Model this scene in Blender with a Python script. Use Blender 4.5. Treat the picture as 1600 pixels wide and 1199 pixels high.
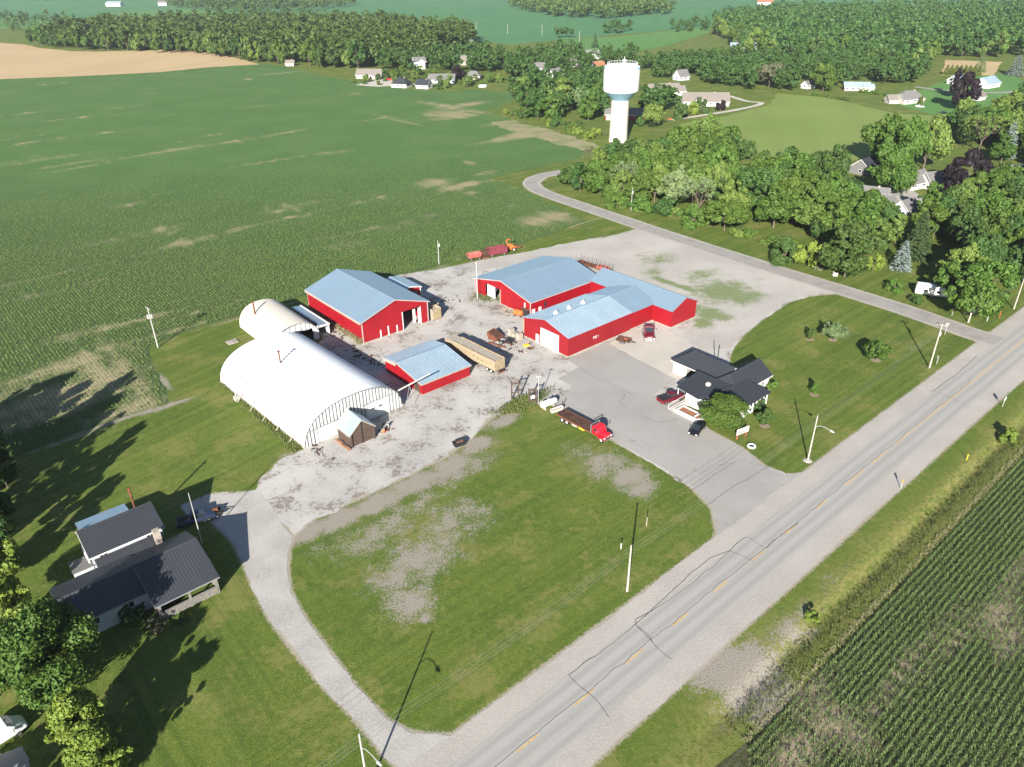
import bpy, math, random
import numpy as np
from mathutils import Vector, Matrix
from mathutils.geometry import delaunay_2d_cdt

for o in list(bpy.data.objects):
    bpy.data.objects.remove(o)
SC = bpy.context.scene
COL = SC.collection
R = math.radians

# ---------------------------------------------------------------- camera
cam = bpy.data.cameras.new('camera')
cam.sensor_width = 36.0
cam.lens = 26.325
cam.clip_start = 0.5
cam.clip_end = 20000
camo = bpy.data.objects.new('camera', cam)
COL.objects.link(camo)
p_, r_ = R(29.28), R(0.6)
Fv = Vector((0, math.cos(p_), -math.sin(p_)))
Rv = Vector((1, 0, 0))
Uv = Rv.cross(Fv)
Rr = Rv * math.cos(r_) - Uv * math.sin(r_)
Ur = Rv * math.sin(r_) + Uv * math.cos(r_)
M_ = Matrix((Rr, Ur, -Fv)).transposed().to_4x4()
M_.translation = Vector((0, 0, 76))
camo.matrix_world = M_
SC.camera = camo

# ---------------------------------------------------------------- sky and sun
SUN_EL, SHADOW_AZ = 22.6, 12.75            # shadows run 12.75 degrees clockwise of +Y
world = bpy.data.worlds.new('World')
SC.world = world
world.use_nodes = True
wn = world.node_tree.nodes
sky = wn.new('ShaderNodeTexSky')
sky.sky_type = 'NISHITA'
sky.sun_disc = False
sky.sun_elevation = R(SUN_EL)
sky.sun_rotation = R(SHADOW_AZ + 180)
sky.air_density = 1.0
sky.dust_density = 0.3
sky.ozone_density = 2.0
bg = wn['Background']
bg.inputs['Strength'].default_value = 0.05
world.node_tree.links.new(sky.outputs[0], bg.inputs[0])
sl = bpy.data.lights.new('sun', 'SUN')
sl.energy = 5.0
sl.angle = R(0.53)
sl.color = (1.0, 0.95, 0.87)
so = bpy.data.objects.new('sun', sl)
COL.objects.link(so)
sd = Vector((math.sin(R(SHADOW_AZ)) * math.cos(R(SUN_EL)), math.cos(R(SHADOW_AZ)) * math.cos(R(SUN_EL)), -math.sin(R(SUN_EL))))
so.rotation_euler = sd.to_track_quat('-Z', 'Y').to_euler()
so.location = (-60, -200, 150)

vs = SC.view_settings
vs.view_transform = 'Standard'
vs.look = 'None'
vs.exposure = 1.5
vs.gamma = 1.0
SC.cycles.use_denoising = True
SC.cycles.max_bounces = 5
SC.cycles.diffuse_bounces = 2
SC.cycles.glossy_bounces = 2
SC.cycles.transmission_bounces = 3
SC.cycles.transparent_max_bounces = 4
SC.cycles.caustics_reflective = False
SC.cycles.caustics_refractive = False

RZ = R(40.5)                                # the farm and the road stand at this angle
EU = np.array([math.cos(RZ), math.sin(RZ)])
EV = np.array([-math.sin(RZ), math.cos(RZ)])

# ---------------------------------------------------------------- helpers
def tag(o, label=None, cat=None, group=None, kind=None):
    if label: o['label'] = label
    if cat: o['category'] = cat
    if group: o['group'] = group
    if kind: o['kind'] = kind
    return o

def thing(name, label, cat, loc=(0, 0, 0), rz=0.0, group=None):
    o = bpy.data.objects.new(name, None)
    COL.objects.link(o)
    o.empty_display_size = 0.5
    o.location = (loc[0], loc[1], loc[2] if len(loc) > 2 else 0.0)
    o.rotation_euler = (0, 0, rz)
    return tag(o, label, cat, group)

class MB:
    def __init__(s):
        s.v, s.f, s.mi = [], [], []
    def add(s, vs, fs, mi=0, M=None):
        k = len(s.v)
        if M is not None:
            vs = [tuple(M @ Vector(p)) for p in vs]
        s.v += [tuple(p) for p in vs]
        s.f += [tuple(i + k for i in f) for f in fs]
        s.mi += [mi] * len(fs)
        return s
    def box(s, x0, x1, y0, y1, z0, z1, mi=0, M=None):
        vs = [(x0, y0, z0), (x1, y0, z0), (x1, y1, z0), (x0, y1, z0), (x0, y0, z1), (x1, y0, z1), (x1, y1, z1), (x0, y1, z1)]
        return s.add(vs, [(0, 3, 2, 1), (4, 5, 6, 7), (0, 1, 5, 4), (1, 2, 6, 5), (2, 3, 7, 6), (3, 0, 4, 7)], mi, M)
    def hexa(s, b, t, mi=0, M=None):       # bottom ring and top ring with the same number of points
        n = len(b)
        fs = [tuple(reversed(range(n))), tuple(range(n, 2 * n))]
        fs += [(i, (i + 1) % n, n + (i + 1) % n, n + i) for i in range(n)]
        return s.add(list(b) + list(t), fs, mi, M)
    def prism_y(s, prof, y0, y1, mi=0, M=None, inset=0.0):   # (x, z) outline swept along y
        return s.hexa([(x, y0 + inset, z) for x, z in prof], [(x, y1 - inset, z) for x, z in prof], mi, M)
    def tube(s, pts, r, n=8, mi=0, M=None, cap=True):
        pts = [Vector(p) for p in pts]
        if not hasattr(r, '__len__'): r = [r] * len(pts)
        vs, fs = [], []
        for i, p in enumerate(pts):
            d = (pts[min(i + 1, len(pts) - 1)] - pts[max(i - 1, 0)]).normalized()
            a = d.orthogonal().normalized() if abs(d.z) > 0.99 else d.cross(Vector((0, 0, 1))).normalized()
            b = d.cross(a)
            for k in range(n):
                t = 2 * math.pi * k / n
                vs.append(tuple(p + (a * math.cos(t) + b * math.sin(t)) * r[i]))
        for i in range(len(pts) - 1):
            for k in range(n):
                fs.append((i * n + k, i * n + (k + 1) % n, (i + 1) * n + (k + 1) % n, (i + 1) * n + k))
        if cap:
            fs.append(tuple(reversed(range(n))))
            fs.append(tuple(range((len(pts) - 1) * n, len(pts) * n)))
        return s.add(vs, fs, mi, M)
    def build(s, name, mats, parent=None, smooth=False):
        me = bpy.data.meshes.new(name)
        me.from_pydata(s.v, [], s.f)
        if not isinstance(mats, (list, tuple)): mats = [mats]
        for m in mats: me.materials.append(m)
        if len(mats) > 1:
            me.polygons.foreach_set('material_index', s.mi)
        if smooth:
            me.polygons.foreach_set('use_smooth', [True] * len(me.polygons))
        me.update()
        o = bpy.data.objects.new(name, me)
        COL.objects.link(o)
        if parent: o.parent = parent
        return o

def np_mesh(name, V, F, mat, parent=None, attrs=None, smooth=False):
    """V (n,3) float, F (m,k) int with k 3 or 4."""
    me = bpy.data.meshes.new(name)
    V = np.ascontiguousarray(V, dtype=np.float32); F = np.ascontiguousarray(F, dtype=np.int32)
    k = F.shape[1]
    me.vertices.add(len(V)); me.vertices.foreach_set('co', V.ravel())
    me.loops.add(F.size); me.loops.foreach_set('vertex_index', F.ravel())
    me.polygons.add(len(F))
    me.polygons.foreach_set('loop_start', np.arange(0, F.size, k, dtype=np.int32))
    if smooth: me.polygons.foreach_set('use_smooth', np.ones(len(F), dtype=bool))
    me.update(calc_edges=True)
    me.materials.append(mat)
    for an, av in (attrs or {}).items():
        av = np.ascontiguousarray(av, dtype=np.float32)
        if av.ndim == 1:
            a = me.attributes.new(an, 'FLOAT', 'POINT'); a.data.foreach_set('value', av)
        else:
            a = me.attributes.new(an, 'FLOAT_VECTOR', 'POINT'); a.data.foreach_set('vector', av.ravel())
    o = bpy.data.objects.new(name, me)
    COL.objects.link(o)
    if parent: o.parent = parent
    return o

def copy_tree(o, parent=None):
    c = o.copy(); COL.objects.link(c); c.parent = parent
    for ch in list(o.children):
        if ch != c: copy_tree(ch, c)
    return c

# ---- 2D outlines
def poly_sd(P, poly):
    """distance to a polygon, negative inside; P (n,2)"""
    poly = np.asarray(poly, float); A = poly; B = np.roll(poly, -1, 0)
    d = np.full(len(P), 1e18); ins = np.zeros(len(P), bool)
    for a, b in zip(A, B):
        e = b - a; w = P - a
        t = np.clip((w @ e) / max(e @ e, 1e-9), 0, 1)
        d = np.minimum(d, ((w - t[:, None] * e) ** 2).sum(1))
        c = (a[1] > P[:, 1]) != (b[1] > P[:, 1])
        if a[1] != b[1]:
            ins ^= c & (P[:, 0] < (b[0] - a[0]) * (P[:, 1] - a[1]) / (b[1] - a[1]) + a[0])
    d = np.sqrt(d)
    return np.where(ins, -d, d)

def line_d(P, pts):
    d = np.full(len(P), 1e18)
    for a, b in zip(pts[:-1], pts[1:]):
        a = np.asarray(a, float); e = np.asarray(b, float) - a; w = P - a
        t = np.clip((w @ e) / max(e @ e, 1e-9), 0, 1)
        d = np.minimum(d, ((w - t[:, None] * e) ** 2).sum(1))
    return np.sqrt(d)

def vnoise(P, scale, seed=0):
    """smooth value noise 0..1 on (n,2)"""
    rs = np.random.RandomState(seed); T = rs.rand(256, 256)
    q = np.asarray(P) / scale + 1000.0; i = np.floor(q).astype(int); f = q - i; f = f * f * (3 - 2 * f)
    a = T[i[:, 0] % 256, i[:, 1] % 256]; b = T[(i[:, 0] + 1) % 256, i[:, 1] % 256]
    c = T[i[:, 0] % 256, (i[:, 1] + 1) % 256]; d = T[(i[:, 0] + 1) % 256, (i[:, 1] + 1) % 256]
    return (a * (1 - f[:, 0]) + b * f[:, 0]) * (1 - f[:, 1]) + (c * (1 - f[:, 0]) + d * f[:, 0]) * f[:, 1]

def fbm(P, scale, seed=0, n=4):
    s = 0; a = 1; t = 0
    for k in range(n):
        s = s + a * vnoise(P, scale / 2 ** k, seed + k); t += a; a *= 0.55
    return s / t

def smooth_line(pts, n=8):
    """Catmull-Rom through the points"""
    p = [np.asarray(q, float) for q in pts]; p = [2 * p[0] - p[1]] + p + [2 * p[-1] - p[-2]]; out = []
    for i in range(1, len(p) - 2):
        for k in range(n):
            t = k / n
            out.append(0.5 * ((2 * p[i]) + (-p[i - 1] + p[i + 1]) * t + (2 * p[i - 1] - 5 * p[i] + 4 * p[i + 1] - p[i + 2]) * t * t + (-p[i - 1] + 3 * p[i] - 3 * p[i + 1] + p[i + 2]) * t ** 3))
    out.append(p[-2]); return np.array(out)

def rough(poly, step=0.7, amp=0.3, seed=0, closed=True):
    """resample an outline and make it ragged"""
    poly = np.asarray(poly, float); out = []
    for a, b in list(zip(poly, np.roll(poly, -1, 0)))[:None if closed else -1]:
        L = np.linalg.norm(b - a); n = max(1, int(L / step)); nrm = np.array([-(b - a)[1], (b - a)[0]]) / max(L, 1e-6)
        q = a + (b - a) * (np.arange(n) / n)[:, None]
        s = (fbm(q, 6, seed, 3) - 0.5) * 2.2 + (vnoise(q, 1.1, seed + 9) - 0.5) * 0.9
        out.append(q + nrm * (s * amp)[:, None])
    return np.concatenate(out)

def sheet(name, poly, z, mat, parent=None, kind='structure', label=None):
    me = bpy.data.meshes.new(name)
    poly = [tuple(map(float, p)) for p in poly]
    area = sum(a[0] * b[1] - b[0] * a[1] for a, b in zip(poly, poly[1:] + poly[:1]))
    if area < 0: poly = poly[::-1]
    r = delaunay_2d_cdt([Vector(p) for p in poly], [], [list(range(len(poly)))], 1, 1e-4)
    me.from_pydata([(p.x, p.y, z) for p in r[0]], [], [tuple(f) for f in r[2]])
    me.materials.append(mat)
    o = bpy.data.objects.new(name, me); COL.objects.link(o)
    if parent: o.parent = parent
    elif kind: o['kind'] = kind
    if label: o['label'] = label
    return o

def band(pts, w):
    """outline of a strip of width w about a centre line"""
    p = np.asarray(pts, float); t = np.gradient(p, axis=0); t /= np.linalg.norm(t, axis=1)[:, None]
    n = np.stack([-t[:, 1], t[:, 0]], 1) * (np.asarray(w) / 2).reshape(-1, 1)
    return np.concatenate([p + n, (p - n)[::-1]])

# ---------------------------------------------------------------- materials
class N:
    """terse node graph"""
    def __init__(s, name):
        s.m = bpy.data.materials.new(name); s.m.use_nodes = True; s.t = s.m.node_tree; s.t.nodes.clear()
        s.out = s.t.nodes.new('ShaderNodeOutputMaterial')
    def n(s, typ, **kw):
        d = s.t.nodes.new('ShaderNode' + typ)
        for k, v in kw.items():
            if k.startswith('_'): setattr(d, k[1:], v)
        for k, v in kw.items():
            if not k.startswith('_'):
                key = int(k[1:]) if (k[0] == 'i' and k[1:].isdigit()) else k.replace('__', ' ')
                s.set(d.inputs[key], v)
        return d
    def set(s, inp, v):
        if isinstance(v, bpy.types.NodeSocket): s.t.links.new(v, inp)
        elif isinstance(v, (tuple, list)) and len(v) == 3 and inp.type == 'RGBA': inp.default_value = (*v, 1)
        else: inp.default_value = v
    def pos(s): return s.n('NewGeometry').outputs['Position']
    def obj(s): return s.n('TexCoord').outputs['Object']
    def noise(s, scale, vec=None, detail=3, rough=0.55, w=None):
        d = s.n('TexNoise', Scale=scale, Detail=detail, Roughness=rough, Vector=vec if vec is not None else s.pos())
        return d.outputs['Fac']
    def math(s, op, a, b=0.0, c=0.0, clamp=False):
        d = s.n('Math', _operation=op, _use_clamp=clamp, i0=a, i1=b, i2=c); return d.outputs[0]
    def ramp(s, v, lo, hi, a=0.0, b=1.0):
        d = s.n('MapRange', Value=v, i1=lo, i2=hi, i3=a, i4=b); d.interpolation_type = 'SMOOTHSTEP'; return d.outputs[0]
    def mix(s, f, a, b, blend='MIX'):
        d = s.n('Mix', _data_type='RGBA', _blend_type=blend); s.set(d.inputs[0], f); s.set(d.inputs[6], a); s.set(d.inputs[7], b); return d.outputs[2]
    def attr(s, name):
        return s.n('Attribute', _attribute_name=name)
    def bump(s, h, strength=0.3, dist=0.1):
        return s.n('Bump', Strength=strength, Distance=dist, Height=h).outputs[0]
    def bsdf(s, col, rough=0.8, metal=0.0, normal=None, spec=0.3, **kw):
        d = s.n('BsdfPrincipled'); s.set(d.inputs['Base Color'], col); s.set(d.inputs['Roughness'], rough); s.set(d.inputs['Metallic'], metal)
        s.set(d.inputs['Specular IOR Level'], spec)
        if normal is not None: s.set(d.inputs['Normal'], normal)
        for k, v in kw.items(): s.set(d.inputs[k.replace('__', ' ')], v)
        return d.outputs[0]
    def done(s, sh):
        s.t.links.new(sh, s.out.inputs[0]); return s.m

def hue(g, col, amt):
    return g.mix(amt, col, (0.5, 0.5, 0.5), 'OVERLAY')

def paint(name, col, rough=0.5, metal=0.0, var=0.25, scale=1.5, spec=0.4, dirt=None, dirt_amt=0.5):
    g = N(name); p = g.obj()
    f = g.noise(scale, p, 4)
    dark = tuple(c * (1 - var) for c in col)
    c = g.mix(g.ramp(f, 0.35, 0.68), col, dark)
    if dirt:
        c = g.mix(g.math('MULTIPLY', g.ramp(g.noise(scale * 2.3, p, 5, 0.7), 0.52, 0.7), dirt_amt), c, dirt)
    return g.done(g.bsdf(c, rough, metal, None, spec))

def siding(name, col, pitch=0.3, axis='x', rough=0.45, var=0.2, metal=0.0, bump=0.5, streak=0.35, light=None):
    """ribbed sheet: ribs repeat along the object's x+y, streaks run down"""
    g = N(name); p = g.obj(); sp = g.n('SeparateXYZ', i0=p)
    a = g.math('ADD', sp.outputs[0], sp.outputs[1]) if axis == 'xy' else sp.outputs['xyz'.index(axis)]
    w = g.math('FRACT', g.math('DIVIDE', a, pitch))
    rib = g.math('ADD', g.ramp(w, 0.0, 0.14), g.ramp(w, 0.3, 0.16, 0, 1)); rib = g.math('SUBTRACT', rib, 1.0)
    sc = g.n('VectorMath', _operation='MULTIPLY', i0=p, i1=(2.4, 2.4, 0.35)).outputs[0] if axis != 'z' else p
    f = g.noise(1.0, sc, 4, 0.65)
    c = g.mix(g.math('MULTIPLY', g.ramp(f, 0.42, 0.75), streak), col, light if light else tuple(min(1, x * (1 - var * 1.5)) for x in col))
    wn_ = g.n('TexWhiteNoise', _noise_dimensions='1D', W=g.math('FLOOR', g.math('DIVIDE', a, pitch * 3.0))).outputs['Value']
    c = g.mix(g.math('MULTIPLY', wn_, var * 0.9), c, tuple(x * 0.72 for x in col))
    pn = g.noise(0.25, p, 3)
    c = g.mix(g.ramp(pn, 0.3, 0.7, 0, var), c, tuple(x * 0.6 for x in col))
    return g.done(g.bsdf(c, rough, metal, g.bump(rib, bump, 0.03), 0.4))

M = {}
M['red'] = siding('red_siding', (0.255, 0.003, 0.009), 0.3, 'xy', 0.5, 0.22, 0, 0.5, 0.5, (0.19, 0.012, 0.018))
M['red_old'] = siding('red_weathered_siding', (0.225, 0.005, 0.010), 0.3, 'xy', 0.6, 0.3, 0, 0.5, 0.4, (0.185, 0.016, 0.02))
M['roof_blue'] = siding('galvanised_roof', (0.31, 0.42, 0.51), 0.9, 'x', 0.42, 0.1, 0.55, 0.35, 0.2)
M['roof_pale'] = siding('weathered_tin_roof', (0.42, 0.54, 0.62), 0.75, 'x', 0.4, 0.16, 0.5, 0.5, 0.75, (0.60, 0.69, 0.73))
M['shingle'] = paint('dark_shingles', (0.030, 0.034, 0.042), 0.75, 0, 0.35, 5, 0.3)
M['shingle_brown'] = paint('brown_shingles', (0.06, 0.045, 0.04), 0.8, 0, 0.35, 5, 0.3)
M['shingle_grey'] = paint('grey_shingles', (0.15, 0.145, 0.14), 0.85, 0, 0.3, 4)
M['shingle_tan'] = paint('tan_shingles', (0.19, 0.165, 0.145), 0.85, 0, 0.3, 4)
M['metal_dark'] = siding('dark_metal_roof', (0.045, 0.048, 0.056), 0.42, 'x', 0.55, 0.2, 0.15, 0.8, 0.15)
M['white'] = paint('white_paint', (0.60, 0.59, 0.57), 0.5, 0, 0.12, 1.2)
M['cream'] = paint('cream_siding', (0.44, 0.41, 0.36), 0.6, 0, 0.12, 1.2)
M['siding_white'] = siding('white_clapboard', (0.52, 0.52, 0.50), 0.22, 'z', 0.6, 0.1, 0, 0.6, 0.1)
M['siding_grey'] = siding('grey_clapboard', (0.42, 0.45, 0.48), 0.22, 'z', 0.6, 0.12, 0, 0.6, 0.1)
M['tan_trim'] = paint('tan_trim', (0.36, 0.27, 0.19), 0.7, 0, 0.3, 1.5)
M['concrete'] = paint('foundation_concrete', (0.33, 0.29, 0.24), 0.9, 0, 0.3, 1.2)
M['glass'] = N('window_glass'); M['glass'] = M['glass'].done(M['glass'].bsdf((0.018, 0.022, 0.028), 0.06, 0, None, 0.7))
M['black'] = paint('black_rubber', (0.018, 0.018, 0.02), 0.8, 0, 0.3, 3)
M['dark'] = paint('dark_interior', (0.03, 0.028, 0.026), 0.9, 0, 0.3, 1)
M['rust'] = paint('rusty_steel', (0.20, 0.075, 0.040), 0.85, 0.1, 0.5, 1.6, 0.2, (0.07, 0.035, 0.025), 0.9)
M['rust_dark'] = paint('dark_rusty_deck', (0.085, 0.045, 0.032), 0.9, 0.1, 0.5, 1.2, 0.2, (0.16, 0.07, 0.045), 0.7)
M['rust_orange'] = paint('faded_orange_steel', (0.50, 0.14, 0.035), 0.8, 0, 0.4, 1.6, 0.2, (0.2, 0.08, 0.04), 0.8)
M['rust_pink'] = paint('faded_red_machine_paint', (0.42, 0.12, 0.10), 0.8, 0, 0.4, 1.5, 0.2, (0.18, 0.06, 0.05), 0.9)
M['plum'] = paint('dark_red_box_paint', (0.19, 0.035, 0.05), 0.7, 0, 0.3, 1.5)
M['steel'] = paint('grey_steel', (0.36, 0.37, 0.38), 0.45, 0.5, 0.2, 2)
M['galv'] = paint('pole_galvanised', (0.40, 0.40, 0.37), 0.5, 0.2, 0.15, 2)
M['polewood'] = paint('weathered_pole_wood', (0.38, 0.35, 0.29), 0.9, 0, 0.25, 3)
M['timber'] = paint('old_brown_boards', (0.085, 0.055, 0.042), 0.9, 0, 0.45, 2.5)
M['bark'] = paint('bark', (0.13, 0.10, 0.075), 0.95, 0, 0.4, 4)
M['bark_pale'] = paint('pale_bark', (0.42, 0.38, 0.32), 0.95, 0, 0.3, 4)
M['board'] = paint('yellowed_boards', (0.32, 0.25, 0.155), 0.85, 0, 0.4, 2.2, 0.2, (0.18, 0.12, 0.06), 0.8)
M['board_pale'] = paint('pale_weathered_boards', (0.33, 0.295, 0.245), 0.9, 0, 0.22, 2.0, 0.2, (0.38, 0.30, 0.2), 0.6)
M['board_red'] = paint('orange_brown_boards', (0.28, 0.15, 0.085), 0.9, 0, 0.3, 2.5)
M['grey_wood'] = paint('grey_porch_boards', (0.20, 0.185, 0.165), 0.9, 0, 0.3, 2.5)
M['yellow'] = paint('yellow_paint', (0.75, 0.50, 0.03), 0.5, 0, 0.15, 3)
M['redpaint'] = paint('gloss_red_truck_paint', (0.62, 0.010, 0.022), 0.25, 0, 0.12, 1.0, 0.6)
M['maroon'] = paint('maroon_metallic_paint', (0.13, 0.010, 0.018), 0.25, 0.1, 0.15, 1.0, 0.6)
M['blackpaint'] = paint('gloss_black_paint', (0.010, 0.010, 0.013), 0.12, 0.0, 0.1, 1.0, 0.7)
M['navy'] = paint('dark_blue_paint', (0.02, 0.03, 0.06), 0.3, 0.1, 0.1, 1.0, 0.6)
M['chrome'] = paint('bright_metal', (0.72, 0.72, 0.72), 0.2, 0.9, 0.05, 2)
M['lamp'] = paint('headlight_glass', (0.85, 0.85, 0.83), 0.15, 0, 0.05, 2, 0.7)
M['taillight'] = paint('red_lens', (0.45, 0.01, 0.01), 0.2, 0, 0.05, 2, 0.7)
M['brick'] = paint('red_brick', (0.33, 0.10, 0.07), 0.9, 0, 0.3, 3)
M['terracotta'] = paint('terracotta', (0.30, 0.13, 0.07), 0.85, 0, 0.3, 3)
M['wire'] = paint('cable', (0.16, 0.16, 0.15), 0.6, 0, 0.1, 1)
M['white_tank'] = paint('white_gloss_tank', (0.72, 0.72, 0.70), 0.35, 0, 0.06, 0.8)
M['teal_band'] = paint('blue_band_paint', (0.15, 0.27, 0.33), 0.4, 0, 0.1, 0.8)
M['tower_col'] = paint('cream_tower_paint', (0.50, 0.455, 0.40), 0.5, 0, 0.06, 0.3)
M['blue'] = paint('blue_plastic', (0.04, 0.10, 0.30), 0.4, 0, 0.1, 1)
M['skyblue'] = paint('pool_blue', (0.35, 0.60, 0.72), 0.4, 0, 0.1, 1)

def quonset_mat(name, col, stain, amt):
    g = N(name); p = g.obj(); sp = g.n('SeparateXYZ', i0=p)
    spots = g.ramp(g.noise(0.9, p, 5, 0.75), 0.66, 0.72)
    streak = g.ramp(g.noise(1.0, g.n('VectorMath', _operation='MULTIPLY', i0=p, i1=(0.5, 3.0, 0.5)).outputs[0], 4, 0.6), 0.55, 0.8)
    c = g.mix(g.math('MULTIPLY', streak, amt), col, stain)
    c = g.mix(g.math('MULTIPLY', spots, 0.4), c, tuple(x * 0.45 for x in col))
    return g.done(g.bsdf(c, 0.4, 0.0, None, 0.5))
M['quonset'] = quonset_mat('white_arch_steel', (0.68, 0.69, 0.70), (0.50, 0.50, 0.50), 0.6)
M['quonset_old'] = quonset_mat('beige_arch_steel', (0.46, 0.425, 0.37), (0.32, 0.27, 0.20), 0.6)
M['trim_pale'] = paint('pale_pink_trim', (0.40, 0.31, 0.29), 0.6, 0, 0.15, 1.2)
M['corr_white'] = paint('white_corrugated_end', (0.46, 0.46, 0.46), 0.5, 0, 0.15, 1.0)

# ================================================================ the setting
# ---- road frame: s along the county road, o to its left
RA = np.array((-0,52.13)); RB = np.array((117.07,153.51))
RU = (RB - RA) / np.linalg.norm(RB - RA); RN = np.array([-RU[1], RU[0]])
def road(s, o): return RA + RU * s + RN * o

YARD = [(28.85,83.36),(30.93,88.43),(31.59,94.12),(29.17,100.55),(24.37,106.88),(18.52,113.59),(12.63,119.8),(9.65,124.27),(6.96,127.98),(4.4,127.54),(-0.05,125.18),(-4.36,121.73),(-7.75,115.15),(-11.49,109.67),(-17.66,104.06),(-25.27,97.52),(-31.44,92.46),(-33.69,88.57),(-37.38,92.09),(-41.58,96.14),(-47.27,94.61),(-50.69,92.77),(-53.55,96.34),(-49.91,99.29),(-42.14,99.85),(-42.45,103.94),(-40.63,108.24),(-37.23,111.95),(-37.63,114.65),(-46.59,126.12),(-45.41,147.99),(-43.94,157.71),(-47.07,168.58),(-41.22,189.27),(-31.14,198.51),(-19.78,202.72),(-9.95,209.29),(6.23,217.19),(20.47,225.7),(33.2,231.6),(43.19,239.24),(53.01,228.39),(64.03,215.96),(74.08,204.62),(82.62,192.33),(89.03,182.11),(77.64,180.68),(70.37,176.24),(60.77,165.86),(53.7,157.07),(49.08,149.58),(43.56,134.47),(36.24,128.13),(32.72,124.52),(36.58,117.11),(41.13,111.11),(43.49,105.58),(46.28,102.93),(50.07,103.23),(45.94,98.01),(33.44,86.5)]
GRAVEL_LOT = [(-10.54,200.41),(-9.93,208.75),(6.21,216.61),(20.42,225.09),(33.12,230.96),(42.98,237.88),(52.76,227.14),(63.74,214.82),(73.77,203.58),(82.28,191.39),(88.54,182.56),(77.63,181.11),(70.34,176.65),(60.73,166.24),(53.65,157.41),(49.24,150.21),(43.09,149.72),(39.48,157.41),(44.91,164.4),(39.75,178.3),(29.18,199.26),(19.35,211.69),(0.37,206.83)]
APRON = [(12.15,146.07),(21.4,154.46),(23.19,151.14),(34.53,136.85),(28.29,130.07),(32.54,124.29),(36.46,117.11),(41.02,111.11),(43.38,105.58),(46.11,102.75),(49.94,102.87),(45.94,98.01),(33.44,86.5),(28.94,83.36),(31.02,88.43),(31.69,94.11),(29.28,100.54),(24.48,106.87),(18.64,113.59),(13.74,118.65),(8.54,126.71),(12.26,134.33),(9.67,137.39),(14.38,142.43)]
PAD = [(22.35,153.77),(28.7,161.18),(35.07,164.65),(37.9,158.49),(43.29,147.51),(35.59,136.83),(34.42,136.3),(26.3,147.59)]
DRIVE = [(-33.69,88.57),(-33.56,86.12),(-32.62,81.35),(-31.04,76.9),(-28.05,72.18),(-23.99,67.08),(-18.86,60.63),(-14.81,56.48),(-11.67,54.79),(-6.2,54.32),(-7.85,47.61),(-11.42,49.43),(-14.55,52.07),(-18.78,56.78),(-23.69,61.61),(-28.88,67.35),(-32.83,72.14),(-36.58,77.84),(-39.53,82.77),(-42.8,87.69),(-47.48,92.25),(-50.89,92.77),(-53.12,96),(-49.2,98.77),(-42.04,99.5),(-38.02,94.46)]
CROP = [(-95.07,105.42),(-90.65,109.14),(-86.23,113.47),(-81,119.37),(-74.72,124.29),(-68.5,129.03),(-72.47,136.41),(-78.32,145.09),(-83.27,154.61),(-79.78,159.6),(-75.77,165.2),(-68.31,171.04),(-53.98,184.69),(-41.95,193.48),(-28.6,199.93),(-20.06,206.38),(-11.07,213.74),(0.44,221.48),(12.86,233.57),(25.89,247.56),(18.78,261.44),(8.04,283.07),(-1.71,297.69),(-7.97,306.06),(0.92,315.29),(17.63,329.39),(31.08,341.02),(41.11,363.29),(30.06,386.29),(18.21,408.5),(1.55,437.26),(-11.47,460.74),(-17.57,452.59),(1.88,502.11),(3.33,534.29),(-24.54,553.9),(-41.79,546.14),(-84.21,567.48),(-112.5,599.39),(-149.92,639.19),(-198.42,707.59),(-227.21,729.48),(-260.2,708.32),(-291.61,675.28),(-345.79,654.96),(-404.63,640.14),(-447.83,628.56)]
_w = np.array(CROP)
CROP = CROP + [(float(_w[-1][0]) - 60, 480.0), (-330.0, 230.0), (-175.0, 112.0)]
SIDE = smooth_line([tuple(road(150, -2)), (107.16,156.81), (103.01,163.31), (96.5,172.7), (85.56,186.21), (73.14,201.52), (59.08,219.62), (48,234.37), (33.77,253.94), (23.81,267.73), (15.61,279.18), (9.73,290.43), (8.77,300.25), (13.49,309.36), (22.28,315.47), (36.37,322.72), (52.25,329.02)], 6)
CORN = [tuple(road(s, o)) for s, o in ((-60, -16.2), (14, -15.4), (22, -16.4), (60, -16.4), (105, -16.8), (200, -17), (200, -75), (-60, -75))]

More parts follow.
